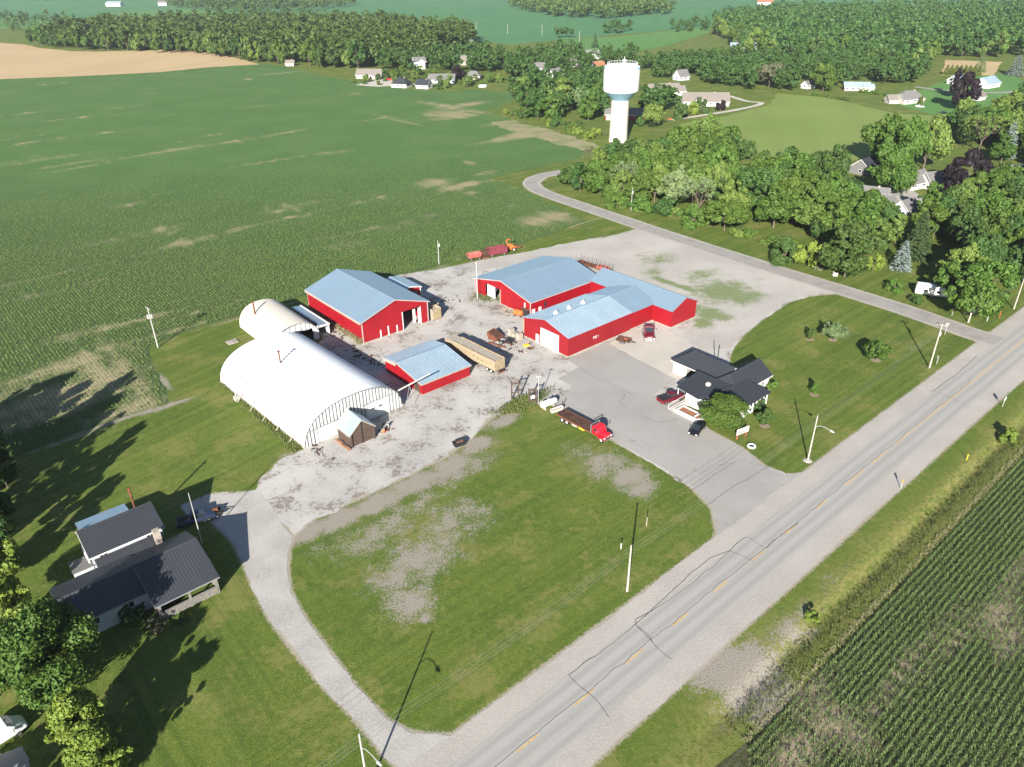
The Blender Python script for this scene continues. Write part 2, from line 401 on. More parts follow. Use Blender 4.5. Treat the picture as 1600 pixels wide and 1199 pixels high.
# ---- soft patches that belong to the ground itself: (point, radius along road, radius across, weight)
DRY = [((-13.45,83.73), 8, 6, 1.0), ((-16.63,79.18), 6, 6, 0.9), ((-10.18,90.89), 6, 7, 0.85), ((-14.32,74.87), 5, 5, 1.0), ((-20.82,88.81), 10, 5, 0.85), ((-27.25,86.73), 8, 4, 0.6), ((-8.97,105.2), 10, 4, 0.9), ((-6.32,93.94), 4, 7, 0.8),
       ((-11.93,71.85), 1.2, 1.2, 1.2), ((19.9,102.85), 5, 4, 1.2), ((15.99,106.64), 6, 5, 1.0), ((11.87,110.64), 5, 5, 0.7), ((21.5,99.28), 4, 2.5, 1.1), ((-10.84,86.48), 3, 7, 0.8), ((-15.67,95.71), 10, 3, 0.8), ((-2.45,113.99), 3, 2, 0.6), ((-31.74,89.42), 5, 2.5, 1.35), ((-27.4,92.39), 6, 2.6, 1.35), ((-22,96.64), 6, 3.0, 1.35), ((-16.31,101.69), 6, 3.0, 1.35), ((-10.71,106.55), 5, 3.2, 1.35), ((-6.5,113.02), 4, 2.8, 1.35), ((-1.9,120.99), 5, 2.2, 1.3),
       ((35.48,69.12), 4, 2.5, 1.0), ((28.27,62.65), 7, 4.5, 1.3), ((25.26,63.16), 5, 4, 1.4), ((28.78,60.32), 6, 4, 1.3), ((29.9,58.96), 5, 4, 1.3), ((38.07,71.83), 5, 2, 0.7), ((44.77,78.28), 5, 2, 0.6), ((-38.86,110.17), 5, 3, 0.8), ((-41.86,108.65), 3, 2, 0.5),
       ((38.8,69.08), 2, 1, 0.9), ((25.7,81.79), 8, 0.8, 0.9), ((21.4,78.62), 8, 0.7, 0.9), ((-68.64,127.79), 7, 1.0, 1.2), ((-75.85,122.68), 12, 0.8, 1.1), ((-73.52,138.36), 1.0, 7, 1.1), ((-82.62,115.5), 12, 0.8, 0.9), ((-64.07,172.88), 20, 0.6, 1.0), ((21.82,242.73), 20, 0.7, 1.0),
       ((-19.82,203.24), 5, 2.5, 0.9), ((-11.23,195.49), 4, 3, 0.5), ((235.53,583.07), 20, 6, 0.4), ((154.73,404.55), 18, 3, 0.6), ((133.87,332.56), 10, 2.5, 0.6), ((21.31,403.16), 30, 4, 1.2), ((8.39,421.61), 20, 3, 1.1), ((89.63,149.59), 3, 2, 0.5)]
TALL = [((75.24,101.88), 60, 2.2, 1.0), ((43.85,75.83), 30, 2.0, 1.0), ((50.58,81.42), 40, 2.4, 0.8)]

def patch(P, items):
    w = np.zeros(len(P))
    for c, a, b, k in items:
        q = P - np.array(c); u = q @ EU / a; v = q @ EV / b
        w = np.maximum(w, k * np.exp(-(u * u + v * v) * 0.9))
    return w

def axis_pts(lo, hi, step, far_lo, far_hi):
    c = list(np.arange(lo, hi + step, step)); s = step; x = c[-1]
    while x < far_hi: s *= 1.22; x += s; c.append(x)
    s = step; x = c[0]
    while x > far_lo: s *= 1.22; x -= s; c.insert(0, x)
    return np.array(c)

gx = axis_pts(-120, 160, 0.8, -9000, 9000); gy = axis_pts(30, 270, 0.8, -1500, 14000)
GX, GY = np.meshgrid(gx, gy); P2 = np.stack([GX.ravel(), GY.ravel()], 1)
near = (P2[:, 0] > -140) & (P2[:, 0] < 190) & (P2[:, 1] > 20) & (P2[:, 1] < 420)
edge = np.full(len(P2), 9.0); dry = np.zeros(len(P2)); tall = np.zeros(len(P2)); gz = np.zeros(len(P2))
mow = np.zeros((len(P2), 3)); Pn = P2[near]
so_ = (Pn - RA) @ RN; ss_ = (Pn - RA) @ RU
e = np.minimum.reduce([poly_sd(Pn, YARD), poly_sd(Pn, DRIVE), np.abs(so_) - 6.5, line_d(Pn, SIDE) - 3.4])
edge[near] = np.clip(e, -3, 9)
d_ = patch(Pn, DRY); dry[near] = d_
ditch = np.exp(-((so_ + 12.6) / 1.0) ** 2) * (1 - np.exp(-((ss_ - 12) / 9) ** 2)) * np.clip((ss_ + 70) / 10, 0, 1) * np.clip((190 - ss_) / 10, 0, 1)
gz[near] = -0.75 * ditch
tall[near] = np.maximum(np.exp(-((so_ + 13.2) / 2.2) ** 2) * 0.9, patch(Pn, TALL))
ang = np.full(len(Pn), 40.5)                       # mowing direction: along the road
ang[(Pn[:, 0] < -36) & (Pn[:, 1] > 84)] = 52.0
ang[(Pn[:, 0] < -28) & (Pn[:, 1] < 84)] = -50.0
mow[near, 0] = np.cos(np.radians(ang + 90)); mow[near, 1] = np.sin(np.radians(ang + 90))
mow[near, 2] = np.where((so_ > 7) & (e > 0.6), np.where(ss_ > 62, 1.0, np.where(Pn[:, 0] < -28, 0.85, 0.55)), 0.2)
lush = np.zeros(len(P2)); lush[near] = 1.0
nx, ny = len(gx), len(gy)
idx = np.arange(nx * ny).reshape(ny, nx)
GF = np.stack([idx[:-1, :-1].ravel(), idx[:-1, 1:].ravel(), idx[1:, 1:].ravel(), idx[1:, :-1].ravel()], 1)

def grass_mat():
    g = N('lawn_and_rough_grass'); p = g.pos()
    n1 = g.noise(0.06, p, 4); n2 = g.noise(0.7, p, 4, 0.65); n3 = g.noise(5.0, p, 3, 0.7); n4 = g.noise(14.0, p, 2, 0.6)
    c = g.mix(g.ramp(n1, 0.3, 0.7), (0.082, 0.132, 0.014), (0.150, 0.178, 0.027))
    c = g.mix(g.ramp(g.noise(0.22, p, 4, 0.6), 0.40, 0.62, 0, 0.65), c, (0.060, 0.104, 0.013))
    c = g.mix(g.ramp(n2, 0.38, 0.68, 0, 0.75), c, (0.170, 0.198, 0.032))
    c = g.mix(g.ramp(g.noise(1.9, p, 4, 0.8), 0.42, 0.60, 0, 0.55), c, (0.050, 0.088, 0.012))
    c = g.mix(g.ramp(n3, 0.38, 0.66, 0, 0.75), c, (0.034, 0.076, 0.012))
    c = g.mix(g.ramp(n4, 0.4, 0.8, 0, 0.6), c, (0.16, 0.20, 0.05))
    c = g.mix(g.ramp(g.math('ADD', g.math('MULTIPLY', g.noise(0.11, p, 4, 0.65), 0.7), g.math('MULTIPLY', g.noise(1.1, p, 4, 0.75), 0.4)), 0.54, 0.66, 0, 0.6), c, (0.205, 0.190, 0.060))
    # mower stripes
    mv = g.attr('mow'); s = g.n('SeparateXYZ', i0=mv.outputs['Vector'])
    pp = g.n('SeparateXYZ', i0=p)
    t = g.math('ADD', g.math('MULTIPLY', pp.outputs[0], s.outputs[0]), g.math('MULTIPLY', pp.outputs[1], s.outputs[1]))
    al = g.math('SUBTRACT', g.math('MULTIPLY', pp.outputs[0], s.outputs[1]), g.math('MULTIPLY', pp.outputs[1], s.outputs[0]))
    wob = g.math('MULTIPLY', g.noise(0.03, p, 2), 1.6)
    st = g.n('TexNoise', _noise_dimensions='2D', Scale=1.0, Detail=2, Vector=g.n('CombineXYZ', i0=g.math('MULTIPLY', g.math('ADD', t, wob), 0.9), i1=g.math('MULTIPLY', al, 0.008)).outputs[0]).outputs['Fac']
    c = g.mix(g.math('MULTIPLY', g.ramp(st, 0.5, 0.66), g.math('MULTIPLY', s.outputs[2], 0.30)), c, (0.030, 0.066, 0.012))
    c = g.mix(g.math('MULTIPLY', g.ramp(st, 0.46, 0.33), g.math('MULTIPLY', s.outputs[2], 0.25)), c, (0.15, 0.185, 0.040))
    # yellow flower flecks and tall seed grass
    fl = g.math('MULTIPLY', g.ramp(g.noise(9.0, p, 1), 0.70, 0.74), g.ramp(g.noise(0.09, p, 2), 0.55, 0.68, 0, 0.8))
    c = g.mix(fl, c, (0.42, 0.34, 0.02))
    ta = g.attr('tall').outputs['Fac']
    c = g.mix(g.math('MULTIPLY', ta, g.ramp(g.noise(1.6, p, 4, 0.7), 0.35, 0.65)), c, (0.22, 0.20, 0.07))
    c = g.mix(g.math('MULTIPLY', ta, g.ramp(g.noise(0.9, p, 4, 0.7), 0.55, 0.7, 0, 0.8)), c, (0.045, 0.055, 0.018))
    # stony dead patches
    dn = g.math('ADD', g.math('MULTIPLY', g.noise(0.45, p, 3, 0.6), 0.7), g.math('MULTIPLY', g.noise(2.6, p, 4, 0.85), 1.5))
    dr = g.ramp(g.math('ADD', g.math('MULTIPLY', g.attr('dry').outputs['Fac'], 0.62), dn), 1.42, 1.72)
    stone = g.mix(g.ramp(g.noise(6.0, p, 4, 0.8), 0.35, 0.65), (0.19, 0.160, 0.135), (0.38, 0.34, 0.295))
    c = g.mix(g.math('MULTIPLY', dr, 0.92), c, stone)
    # gravel thrown into the verge
    ed = g.math('SUBTRACT', 0.55, g.math('MULTIPLY', g.attr('edge').outputs['Fac'], 0.55))
    er = g.ramp(g.math('ADD', ed, g.math('MULTIPLY', g.noise(2.0, p, 4, 0.8), 0.9)), 0.70, 0.98)
    c = g.mix(g.math('MULTIPLY', er, 0.85), c, (0.36, 0.31, 0.255))
    h = g.math('ADD', g.math('MULTIPLY', n3, 0.6), g.math('MULTIPLY', n4, 0.6))
    return g.done(g.bsdf(c, 0.95, 0, g.bump(h, 0.7, 0.22), 0.15))
M['grass'] = grass_mat()
ground = np_mesh('ground', np.stack([P2[:, 0], P2[:, 1], gz], 1), GF, M['grass'], None, {'edge': edge, 'dry': dry, 'tall': tall, 'mow': mow}, True)
tag(ground, kind='structure')

def stony(name, a, b, c, fine=6.0, patch_s=0.12, spots=None, bump=0.25, streak=None, rough=0.95, attr=None):
    g = N(name); p = g.pos()
    col = g.mix(g.ramp(g.noise(patch_s, p, 5, 0.6), 0.32, 0.68), a, b)
    col = g.mix(g.ramp(g.noise(fine, p, 4, 0.8), 0.42, 0.72, 0, 0.75), col, c)
    if streak:
        rot = g.n('VectorRotate', _rotation_type='Z_AXIS', Vector=p, Angle=-RZ + streak[1]).outputs[0]
        sv = g.n('VectorMath', _operation='MULTIPLY', i0=rot, i1=(0.02, 0.75, 1)).outputs[0]
        col = g.mix(g.ramp(g.noise(1.0, sv, 3, 0.6), 0.45, 0.7, 0, streak[2]), col, streak[0])
    if spots:
        sp = g.ramp(g.math('ADD', g.math('MULTIPLY', g.noise(0.18, p, 4, 0.7), 0.6), g.math('MULTIPLY', g.noise(1.3, p, 4, 0.75), 0.5)), spots[1], spots[1] + 0.07, 0, spots[2]) if not attr else g.ramp(g.math('ADD', g.attr(attr).outputs['Fac'], g.math('ADD', g.math('MULTIPLY', g.noise(0.35, p, 4, 0.7), 0.9), g.math('MULTIPLY', g.noise(2.2, p, 4, 0.85), 1.2))), 1.42, 1.75, 0, spots[2])
        col = g.mix(sp, col, spots[0])
    vo = g.n('TexVoronoi', _feature='DISTANCE_TO_EDGE', Scale=0.16, Vector=g.n('VectorMath', _operation='ADD', i0=p, i1=g.n('VectorMath', _operation='SCALE', i0=g.n('TexNoise', Scale=0.5, Detail=3, Vector=p).outputs['Color'], Scale=2.2).outputs[0]).outputs[0]).outputs['Distance']
    if bump < 0.2:
        col = g.mix(g.math('MULTIPLY', g.ramp(vo, 0.008, 0.001, 0, 0.5), g.ramp(g.noise(0.05, p, 2), 0.48, 0.6)), col, tuple(x * 0.35 for x in a))
    return g.done(g.bsdf(col, rough, 0, g.bump(g.noise(fine * 1.5, p, 4, 0.8), bump, 0.1), 0.25))

M['yard'] = stony('yard_concrete', (0.40, 0.383, 0.355), (0.28, 0.265, 0.245), (0.45, 0.43, 0.40), 2.4, 0.09, ((0.15, 0.115, 0.09), 0.575, 0.75), 0.15)
M['apron'] = stony('old_asphalt_apron', (0.300, 0.285, 0.265), (0.245, 0.232, 0.215), (0.335, 0.318, 0.295), 5, 0.07, ((0.18, 0.155, 0.13), 0.66, 0.5), 0.12, ((0.27, 0.245, 0.22), 1.4, 0.4))
M['pad'] = stony('pale_concrete_pad', (0.43, 0.395, 0.345), (0.37, 0.335, 0.29), (0.47, 0.43, 0.375), 5, 0.12, None, 0.1)
M['gravel'] = stony('gravel_lot', (0.38, 0.352, 0.318), (0.30, 0.278, 0.25), (0.45, 0.42, 0.38), 3.0, 0.06, ((0.12, 0.165, 0.045), 0.64, 0.85), 0.5, attr='green')
M['drive'] = stony('gravel_drive', (0.36, 0.340, 0.312), (0.29, 0.274, 0.25), (0.43, 0.41, 0.38), 3.0, 0.2, ((0.15, 0.16, 0.06), 0.68, 0.6), 0.5)
M['shoulder'] = stony('gravel_shoulder', (0.345, 0.318, 0.285), (0.29, 0.268, 0.24), (0.42, 0.39, 0.35), 3.0, 0.10, None, 0.5, ((0.34, 0.31, 0.275), 0, 0.5))
def asphalt(name, base, lane):
    g = N(name); p = g.pos()
    rel = g.n('VectorMath', _operation='SUBTRACT', i0=p, i1=(float(RA[0]), float(RA[1]), 0)).outputs[0]
    o = g.n('VectorMath', _operation='DOT_PRODUCT', i0=rel, i1=(float(RN[0]), float(RN[1]), 0)).outputs['Value']
    al = g.n('VectorMath', _operation='DOT_PRODUCT', i0=rel, i1=(float(RU[0]), float(RU[1]), 0)).outputs['Value']
    c = g.mix(g.ramp(g.noise(6, p, 4, 0.8), 0.38, 0.7, 0, 0.6), base, tuple(x * 1.25 for x in base))
    if lane:   # darker wheel tracks worn into the lanes
        w = g.math('ABSOLUTE', g.math('SUBTRACT', g.math('ABSOLUTE', g.math('ADD', o, g.math('MULTIPLY', g.math('SUBTRACT', g.noise(0.05, p, 2), 0.5), 0.5))), 1.75))
        wt = g.ramp(g.math('ABSOLUTE', g.math('SUBTRACT', w, 0.85)), 0.65, 0.05, 0, 1)
        sv = g.n('CombineXYZ', i0=g.math('MULTIPLY', al, 0.03), i1=g.math('MULTIPLY', o, 1.2)).outputs[0]
        c = g.mix(g.math('MULTIPLY', wt, 0.5), c, tuple(x * 0.74 for x in base))
        c = g.mix(g.ramp(g.noise(1.0, sv, 3, 0.6), 0.45, 0.7, 0, 0.35), c, tuple(x * 0.8 for x in base))
    else:
        c = g.mix(g.ramp(g.noise(0.25, p, 4, 0.7), 0.4, 0.7, 0, 0.6), c, tuple(x * 0.72 for x in base))
    return g.done(g.bsdf(c, 0.9, 0, g.bump(g.noise(12, p, 3, 0.8), 0.2, 0.05), 0.25))
M['road'] = asphalt('county_road_asphalt', (0.300, 0.288, 0.266), True)
M['road2'] = asphalt('side_road_asphalt', (0.262, 0.242, 0.222), False)
M['crack'] = paint('tar_seal', (0.060, 0.057, 0.054), 0.6, 0, 0.2, 1)
M['dash'] = paint('worn_yellow_line', (0.54, 0.34, 0.10), 0.7, 0, 0.25, 1.5, 0.3, (0.34, 0.28, 0.2), 0.8)

sheet('farm_yard', rough(YARD, 0.6, 0.95, 3), 0.012, M['yard'])

apron = sheet('asphalt_apron', rough(APRON, 0.7, 0.14, 7), 0.028, M['apron'])
sheet('concrete_pad', rough(PAD, 0.9, 0.05, 8), 0.036, M['pad'])
sheet('driveway', rough(DRIVE, 0.6, 0.38, 9), 0.024, M['drive'])
sheet('house_driveway', rough([(-61.72,52.99),(-56.92,52.7),(-55.38,53.62),(-53.83,52.13),(-49.72,46.69),(-56.08,44.12)], 0.6, 0.1, 10), 0.012, M['apron'])
shoulder = sheet('road_shoulder', np.concatenate([rough([road(s, 6.6) for s in (-70, 0, 60, 150, 420)], 0.6, 0.3, 11, False), rough([road(s, -6.5) for s in (420, 150, 60, 0, -70)], 0.6, 0.3, 12, False)]), 0.030, M['shoulder'])
sheet('side_road_shoulder', rough(band(SIDE, 7.0), 0.8, 0.4, 13), 0.040, M['shoulder'])
sheet('side_road', rough(band(SIDE, np.linspace(5.6, 5.0, len(SIDE))), 0.8, 0.12, 14), 0.048, M['road2'])
croad = sheet('county_road', np.concatenate([[road(s, 3.45 + 0.08 * math.sin(s * 0.7) + 0.06 * math.sin(s * 2.3)) for s in np.arange(-70, 420, 1.0)], [road(s, -3.45 - 0.08 * math.sin(s * 0.6 + 2) - 0.05 * math.sin(s * 1.9)) for s in np.arange(420, -70, -1.0)]]), 0.056, M['road'])
rd = random.Random(5)
for k in range(-3, 34):
    s0 = k * 9.08 + 0.1
    L = 3.3 if k < 8 else (6.5 if k < 10 else 8.9)
    pts = [road(s0 + t * L, 0.085 + rd.uniform(-.02, .02)) for t in (0, .25, .5, .75, 1)] + [road(s0 + t * L, -0.085 + rd.uniform(-.02, .02)) for t in (1, .75, .5, .25, 0)]
    sheet('centre_dash', pts, 0.061, M['dash'], croad)

def strip(name, pts, w, z, mat, parent, seed=0):
    p = smooth_line(pts, 5); q = p + (np.stack([vnoise(p, 1.5, seed), vnoise(p, 1.5, seed + 1)], 1) - 0.5) * 0.35
    return sheet(name, band(q, w), z, mat, parent)
strip('crack_seal', [tuple(road(s, 0.30 if s > 2 else 0.25)) for s in range(-30, 130, 4)], 0.065, 0.066, M['crack'], croad, 1)
for i, pts in enumerate(([(16.01,70.36),(15.9,70.8),(16.53,71.57),(19.59,73.46),(25.91,78.56),(32,84.27),(32.69,85.1),(34.21,86.49),(35.33,87.05),(37.53,84.75)], [(32,84.27),(33.09,83.43),(34.58,82.06)], [(16.01,70.36),(16.81,69.05),(17.54,67.46),(18.43,66.01),(19.54,64.6)],
                         [(16.07,70.25),(17.27,68.83),(17.54,67.46)], [(32,84.27),(27.54,81.77),(21.83,76.15),(16.01,70.36),(11.89,66.81),(9.23,64.63),(6.93,62.73),(6.73,62.16),(7.72,60.85),(8.75,59.57),(10.09,57.88),(10.7,56.68)], [(84.73,130.95),(87.01,127.83),(88.82,124.11)], [(84.48,130.18),(92.25,136.71),(102.34,145.85)],
                         [(37.53,84.75),(39.57,86.7),(44.17,90.62)])):
    strip('crack_seal', pts, 0.065, 0.0665 + 0.0008 * i, M['crack'], croad, 20 + i)
for i, pts in enumerate(([(14.5,142.13),(17.5,137.78),(21.11,134.41),(24.44,130.15)], [(20.36,133.63),(22.62,130.96),(21.29,127.69),(22.29,125.7)], [(29.58,130.04),(32.59,124.52),(37.03,117.98)], [(29.09,98.64),(34.7,103.5),(38.84,106.81)], [(31.07,94.93),(35.72,99.04),(41.09,103.02),(46.04,106.68)], [(24.53,122.32),(27.8,119.95),(31.64,121.02)])):
    strip('crack_seal', pts, 0.07, 0.034 + 0.0008 * i, M['crack'], apron, 40 + i)

# ---- the crop field behind the farm: soil sheet that knows where the crop failed
BARE = [((-91.18,133.34), 18, 5, 1.1), ((-94.18,146.04), 16, 8, 0.55), ((-99.07,132.2), 20, 5, 0.6), ((-88.51,140.08), 5, 9, 0.8), ((-84.98,144.34), 3, 8, 0.9), ((-78.37,137.08), 3, 9, 0.9), ((-89.82,126.99), 22, 2.2, 1.0), ((-91.04,122.28), 20, 1.2, 0.8), ((-75.79,126.71), 10, 3, 0.8), ((-94.44,155.54), 3, 14, 0.6), ((-103.92,162.64), 12, 2, 0.6), ((-93.99,167.88), 20, 1.6, 0.9), ((-79.9,163.85), 14, 1.2, 0.8), ((-77.75,175.23), 18, 1.0, 0.8),
        ((-126.47,187.1), 25, 3, 0.5), ((-123.89,235.49), 30, 5, 0.45), ((-83.6,262.8), 25, 5, 0.4), ((9.25,248.15), 9, 9, 0.85), ((18.04,250.02), 5, 7, 0.9), ((13.95,255.4), 6, 6, 0.8), ((-29.88,300.84), 10, 7, 1.0), ((-19.34,295.46), 12, 4, 0.7), ((-11.04,313.63), 6, 3, 0.9), ((-17.6,285.91), 3, 20, 0.6), ((-1.64,267.86), 2, 18, 0.6), ((-35.66,457.9), 18, 20, 0.8), ((-41.68,487.66), 5, 35, 0.9), ((-67.52,445.25), 4, 40, 0.7), ((-29.78,486.9), 25, 8, 0.9),
        ((21.31,403.16), 45, 6, 1.1), ((1.52,431.42), 30, 5, 0.9), ((-143.59,379.72), 50, 8, 0.5), ((-123.47,518.16), 60, 10, 0.4), ((-214.7,348.53), 40, 6, 0.5), ((-83.46,270.91), 2, 22, 0.5), ((-86.05,247.86), 16, 2, 0.5), ((-68.22,287.9), 25, 3, 0.4), ((-33.87,246.06), 14, 3, 0.5), ((-49.98,239.67), 20, 3, 0.4), ((-162.95,483.47), 40, 6, 0.4), ((-189.61,654.37), 40, 6, 0.6), ((-216.66,407.34), 60, 8, 0.35)]
def bare(P):
    u = P @ EU; v = P @ EV
    st = fbm(np.stack([u * .10, v], 1), 7.0, 55, 4); st2 = fbm(np.stack([u, v * .06], 1), 5.0, 56, 4)
    return patch(P, BARE) * (0.6 + 0.8 * fbm(P, 5, 77, 3)) + np.clip((st - .60) * 3.2, 0, .6) + np.clip((st2 - .66) * 3.0, 0, .5)
def grid_sheet(name, poly, z, mat, step_near, fn, kind='structure'):
    poly = [tuple(map(float, p)) for p in poly]
    a = np.array(poly); lo, hi = a.min(0), a.max(0); pts = []
    y = lo[1]
    while y < hi[1]:
        st = step_near * max(1.0, y / 160.0)
        xs = np.arange(lo[0], hi[0], st); pts.append(np.stack([xs, np.full(len(xs), y)], 1)); y += st
    pts = np.concatenate(pts); pts = pts[poly_sd(pts, poly) < -0.6]
    area = sum(p[0] * q[1] - q[0] * p[1] for p, q in zip(poly, poly[1:] + poly[:1]))
    if area < 0: poly = poly[::-1]
    r = delaunay_2d_cdt([Vector(p) for p in poly] + [Vector(p) for p in pts.tolist()], [], [list(range(len(poly)))], 1, 1e-4)
    V = np.array([(p.x, p.y, z) for p in r[0]]); F = np.array([f for f in r[2] if len(f) == 3])
    o = np_mesh(name, V, F, mat, None, fn(V[:, :2])); o['kind'] = kind
    return o
def crop_mat(name, green, green2, soil, angle, pitch):
    g = N(name); p = g.pos()
    rot = g.n('VectorRotate', _rotation_type='Z_AXIS', Vector=p, Angle=angle).outputs[0]
    sp = g.n('SeparateXYZ', i0=rot)
    w = g.math('ABSOLUTE', g.math('SUBTRACT', g.math('FRACT', g.math('DIVIDE', sp.outputs[1], pitch)), 0.5))
    c = g.mix(g.ramp(g.noise(0.035, p, 5, 0.6), 0.3, 0.7), green, green2)
    c = g.mix(g.ramp(g.noise(0.9, g.n('VectorMath', _operation='MULTIPLY', i0=rot, i1=(0.5, 1.4, 1)).outputs[0], 4, 0.75), 0.42, 0.7, 0, 0.7), c, tuple(x * 0.5 for x in green))
    b = g.attr('bare').outputs['Fac']
    streak = g.noise(1.0, g.n('VectorMath', _operation='MULTIPLY', i0=rot, i1=(0.03, 0.30, 1)).outputs[0], 4, 0.65)
    b2 = g.ramp(g.math('ADD', g.math('ADD', b, g.math('MULTIPLY', streak, 0.75)), g.math('MULTIPLY', g.noise(0.6, p, 4, 0.75), 0.55)), 0.92, 1.62)
    sc = g.mix(g.ramp(g.noise(1.2, p, 4, 0.7), 0.35, 0.7), soil, tuple(x * 1.35 for x in soil))
    c = g.mix(g.math('MULTIPLY', g.attr('soil').outputs['Fac'], 0.5), c, (0.050, 0.062, 0.026))
    c = g.mix(b2, c, sc)
    c = g.mix(g.math('MULTIPLY', g.ramp(w, 0.30, 0.12), 0.45), c, tuple(x * 0.45 for x in soil))
    return g.done(g.bsdf(c, 0.95, 0, g.bump(g.noise(2.5, p, 4, 0.8), 0.6, 0.35), 0.1))
M['crop'] = crop_mat('crop_field_soil', (0.060, 0.150, 0.036), (0.086, 0.178, 0.046), (0.26, 0.23, 0.13), R(49.5), 0.76)
M['cornsoil'] = crop_mat('corn_field_soil', (0.050, 0.062, 0.026), (0.075, 0.080, 0.040), (0.25, 0.205, 0.14), R(-40.9), 0.76)
crop_field = grid_sheet('crop_field', rough(CROP, 1.5, 0.5, 21), 0.006, M['crop'], 2.2, lambda P: {'bare': bare(P), 'soil': np.clip((345 - P[:, 1]) / 150, 0, 1)})
CBARE = [((35.42,55.47), 4, 2, 0.8), ((37.68,53.81), 3, 3, 0.7), ((30.46,51.56), 5, 2, 0.9), ((43.46,58.79), 14, 0.7, 0.7), ((48.61,63.35), 16, 0.6, 0.8), ((64.31,71.47), 7, 1.8, 0.8), ((71.06,78.53), 10, 1.0, 0.7), ((56.99,67.25), 12, 0.8, 0.7), ((35.33,59.33), 5, 1.5, 0.6), ((63.49,67.16), 6, 2.5, 0.6), ((54.25,68.33), 10, 0.7, 0.6)]
def cbare(P): return patch(P, CBARE)
grid_sheet('corn_field', rough(CORN, 1.0, 0.3, 22), 0.006, M['cornsoil'], 1.6, lambda P: {'bare': cbare(P) + 0.15, 'soil': np.full(len(P), 0.3)})

GREEN = [((56.09,184.33), 12.2, 9.5, 0.78), ((52.81,196.09), 10.8, 5.4, 0.63), ((60.77,179.85), 9.5, 5.4, 0.73), ((43.57,209.3), 9.5, 5.4, 0.63), ((38.39,212.22), 8.1, 2.7, 0.52), ((39.94,198.94), 6.8, 4.1, 0.63), ((42.19,191.58), 1.6, 8.1, 0.94), ((46.45,186.84), 1.6, 6.8, 0.94), ((49.31,169.97), 5.4, 8.1, 0.78), ((45.67,164.38), 4.1, 4.1, 0.84), ((40.3,164.52), 4.1, 2.7, 0.63), ((67.3,190.87), 10.8, 2.7, 0.42)]
grid_sheet('gravel_lot', rough(GRAVEL_LOT, 0.7, 0.6, 5), 0.020, M['gravel'], 1.4, lambda P: {'green': patch(P, GREEN)})
# ---- far fields
def field_mat(name, a, b, c):
    g = N(name); p = g.pos()
    col = g.mix(g.ramp(g.noise(0.012, p, 4), 0.3, 0.7), a, b)
    sv = g.n('VectorMath', _operation='MULTIPLY', i0=g.n('VectorRotate', _rotation_type='Z_AXIS', Vector=p, Angle=-RZ - 0.6).outputs[0], i1=(0.006, 0.09, 1)).outputs[0]
    col = g.mix(g.ramp(g.noise(1.0, sv, 4, 0.7), 0.42, 0.7, 0, 0.5), col, c)
    col = g.mix(g.ramp(g.noise(0.5, p, 3, 0.7), 0.4, 0.75, 0, 0.35), col, c)
    return g.done(g.bsdf(col, 0.95, 0, None, 0.1))
M['wheat'] = field_mat('ripe_wheat', (0.44, 0.33, 0.185), (0.40, 0.295, 0.165), (0.34, 0.25, 0.135))
M['farcrop'] = field_mat('far_crop', (0.066, 0.170, 0.070), (0.080, 0.190, 0.078), (0.056, 0.145, 0.062))
M['farlight'] = field_mat('far_hay', (0.085, 0.190, 0.050), (0.105, 0.205, 0.058), (0.075, 0.165, 0.045))
M['meadow'] = field_mat('mown_meadow', (0.130, 0.205, 0.044), (0.180, 0.228, 0.064), (0.150, 0.175, 0.055))
sheet('wheat_field', rough([(-429.24,630.81),(-402.29,636.17),(-343.74,650.82),(-289.84,670.9),(-258.54,703.52),(-221.35,719.16),(-253.73,768.39),(-300.64,825.43),(-361.28,864.04),(-429.49,851.22),(-461.14,861.03),(-516.86,901.34),(-554.21,942.8),(-600.89,972.04),(-661.35,995.73)], 4, 1.5, 30), 0.02, M['wheat'])
sheet('wheat_plot', rough([(323.91,601.05),(377.6,698.69),(415.87,680.7),(361.54,598.02)], 4, 1.0, 31), 0.02, M['wheat'])
sheet('far_field', [(-6000, 1000), [(-309.95,1240.17)][0], [(-55.04,950.15)][0], [(3.82,880.83)][0], [(62.48,936.22)][0], [(270.28,1105.34)][0], (700, 1300), (7000, 1500), (7000, 13000), (-6000, 13000)], 0.05, M['farcrop'])
sheet('hay_field', rough([(56.21,928.77),(124.18,962.85),(270.28,1105.34),(244.51,1002.87),(163.2,849.04),(118.08,789.23),(66.76,806.7),(48.78,847.69)], 6, 2, 32), 0.10, M['farlight'])
sheet('hay_strip', rough([(-726.51,1361.52),(-847.96,1446.18),(-997.92,1524.89),(-812.82,1233.87),(-674.65,1190.03),(-621.61,1315.23),(-548.88,1544.38),(-489.18,1712.57),(-550.06,1831.01),(-658.62,1746.33),(-763.32,1625.25)], 6, 2, 33), 0.10, M['farlight'])
sheet('pasture', [(226.03,744.2),(252.76,763.93),(240.29,706.52),(214.43,703.99)], 0.10, M['farlight'])
sheet('meadow', rough([(90.54,417.02),(120.38,440.32),(156.14,475.11),(176.75,522.26),(201.69,504.32),(213.45,464.61),(218.65,442.67),(246.14,432.91),(232.5,400.29),(202.87,393.41),(165.24,343.72),(131.62,315.15),(111.13,336.07),(95.67,353.7)], 3, 1.5, 34), 0.02, M['meadow'])
sheet('village_lawn', rough([(233.04,470.24),(276.39,532.39),(337.72,599.94),(380.58,607.67),(341.74,500.1),(288.07,415.09),(263.71,420.23),(239.76,427.37)], 4, 1.5, 35), 0.016, M['farlight'])
M['track'] = stony('worn_field_track', (0.25, 0.215, 0.125), (0.115, 0.155, 0.05), (0.30, 0.26, 0.16), 1.2, 0.09)
M['mulch'] = paint('bark_mulch', (0.27, 0.20, 0.14), 0.95, 0, 0.3, 3)
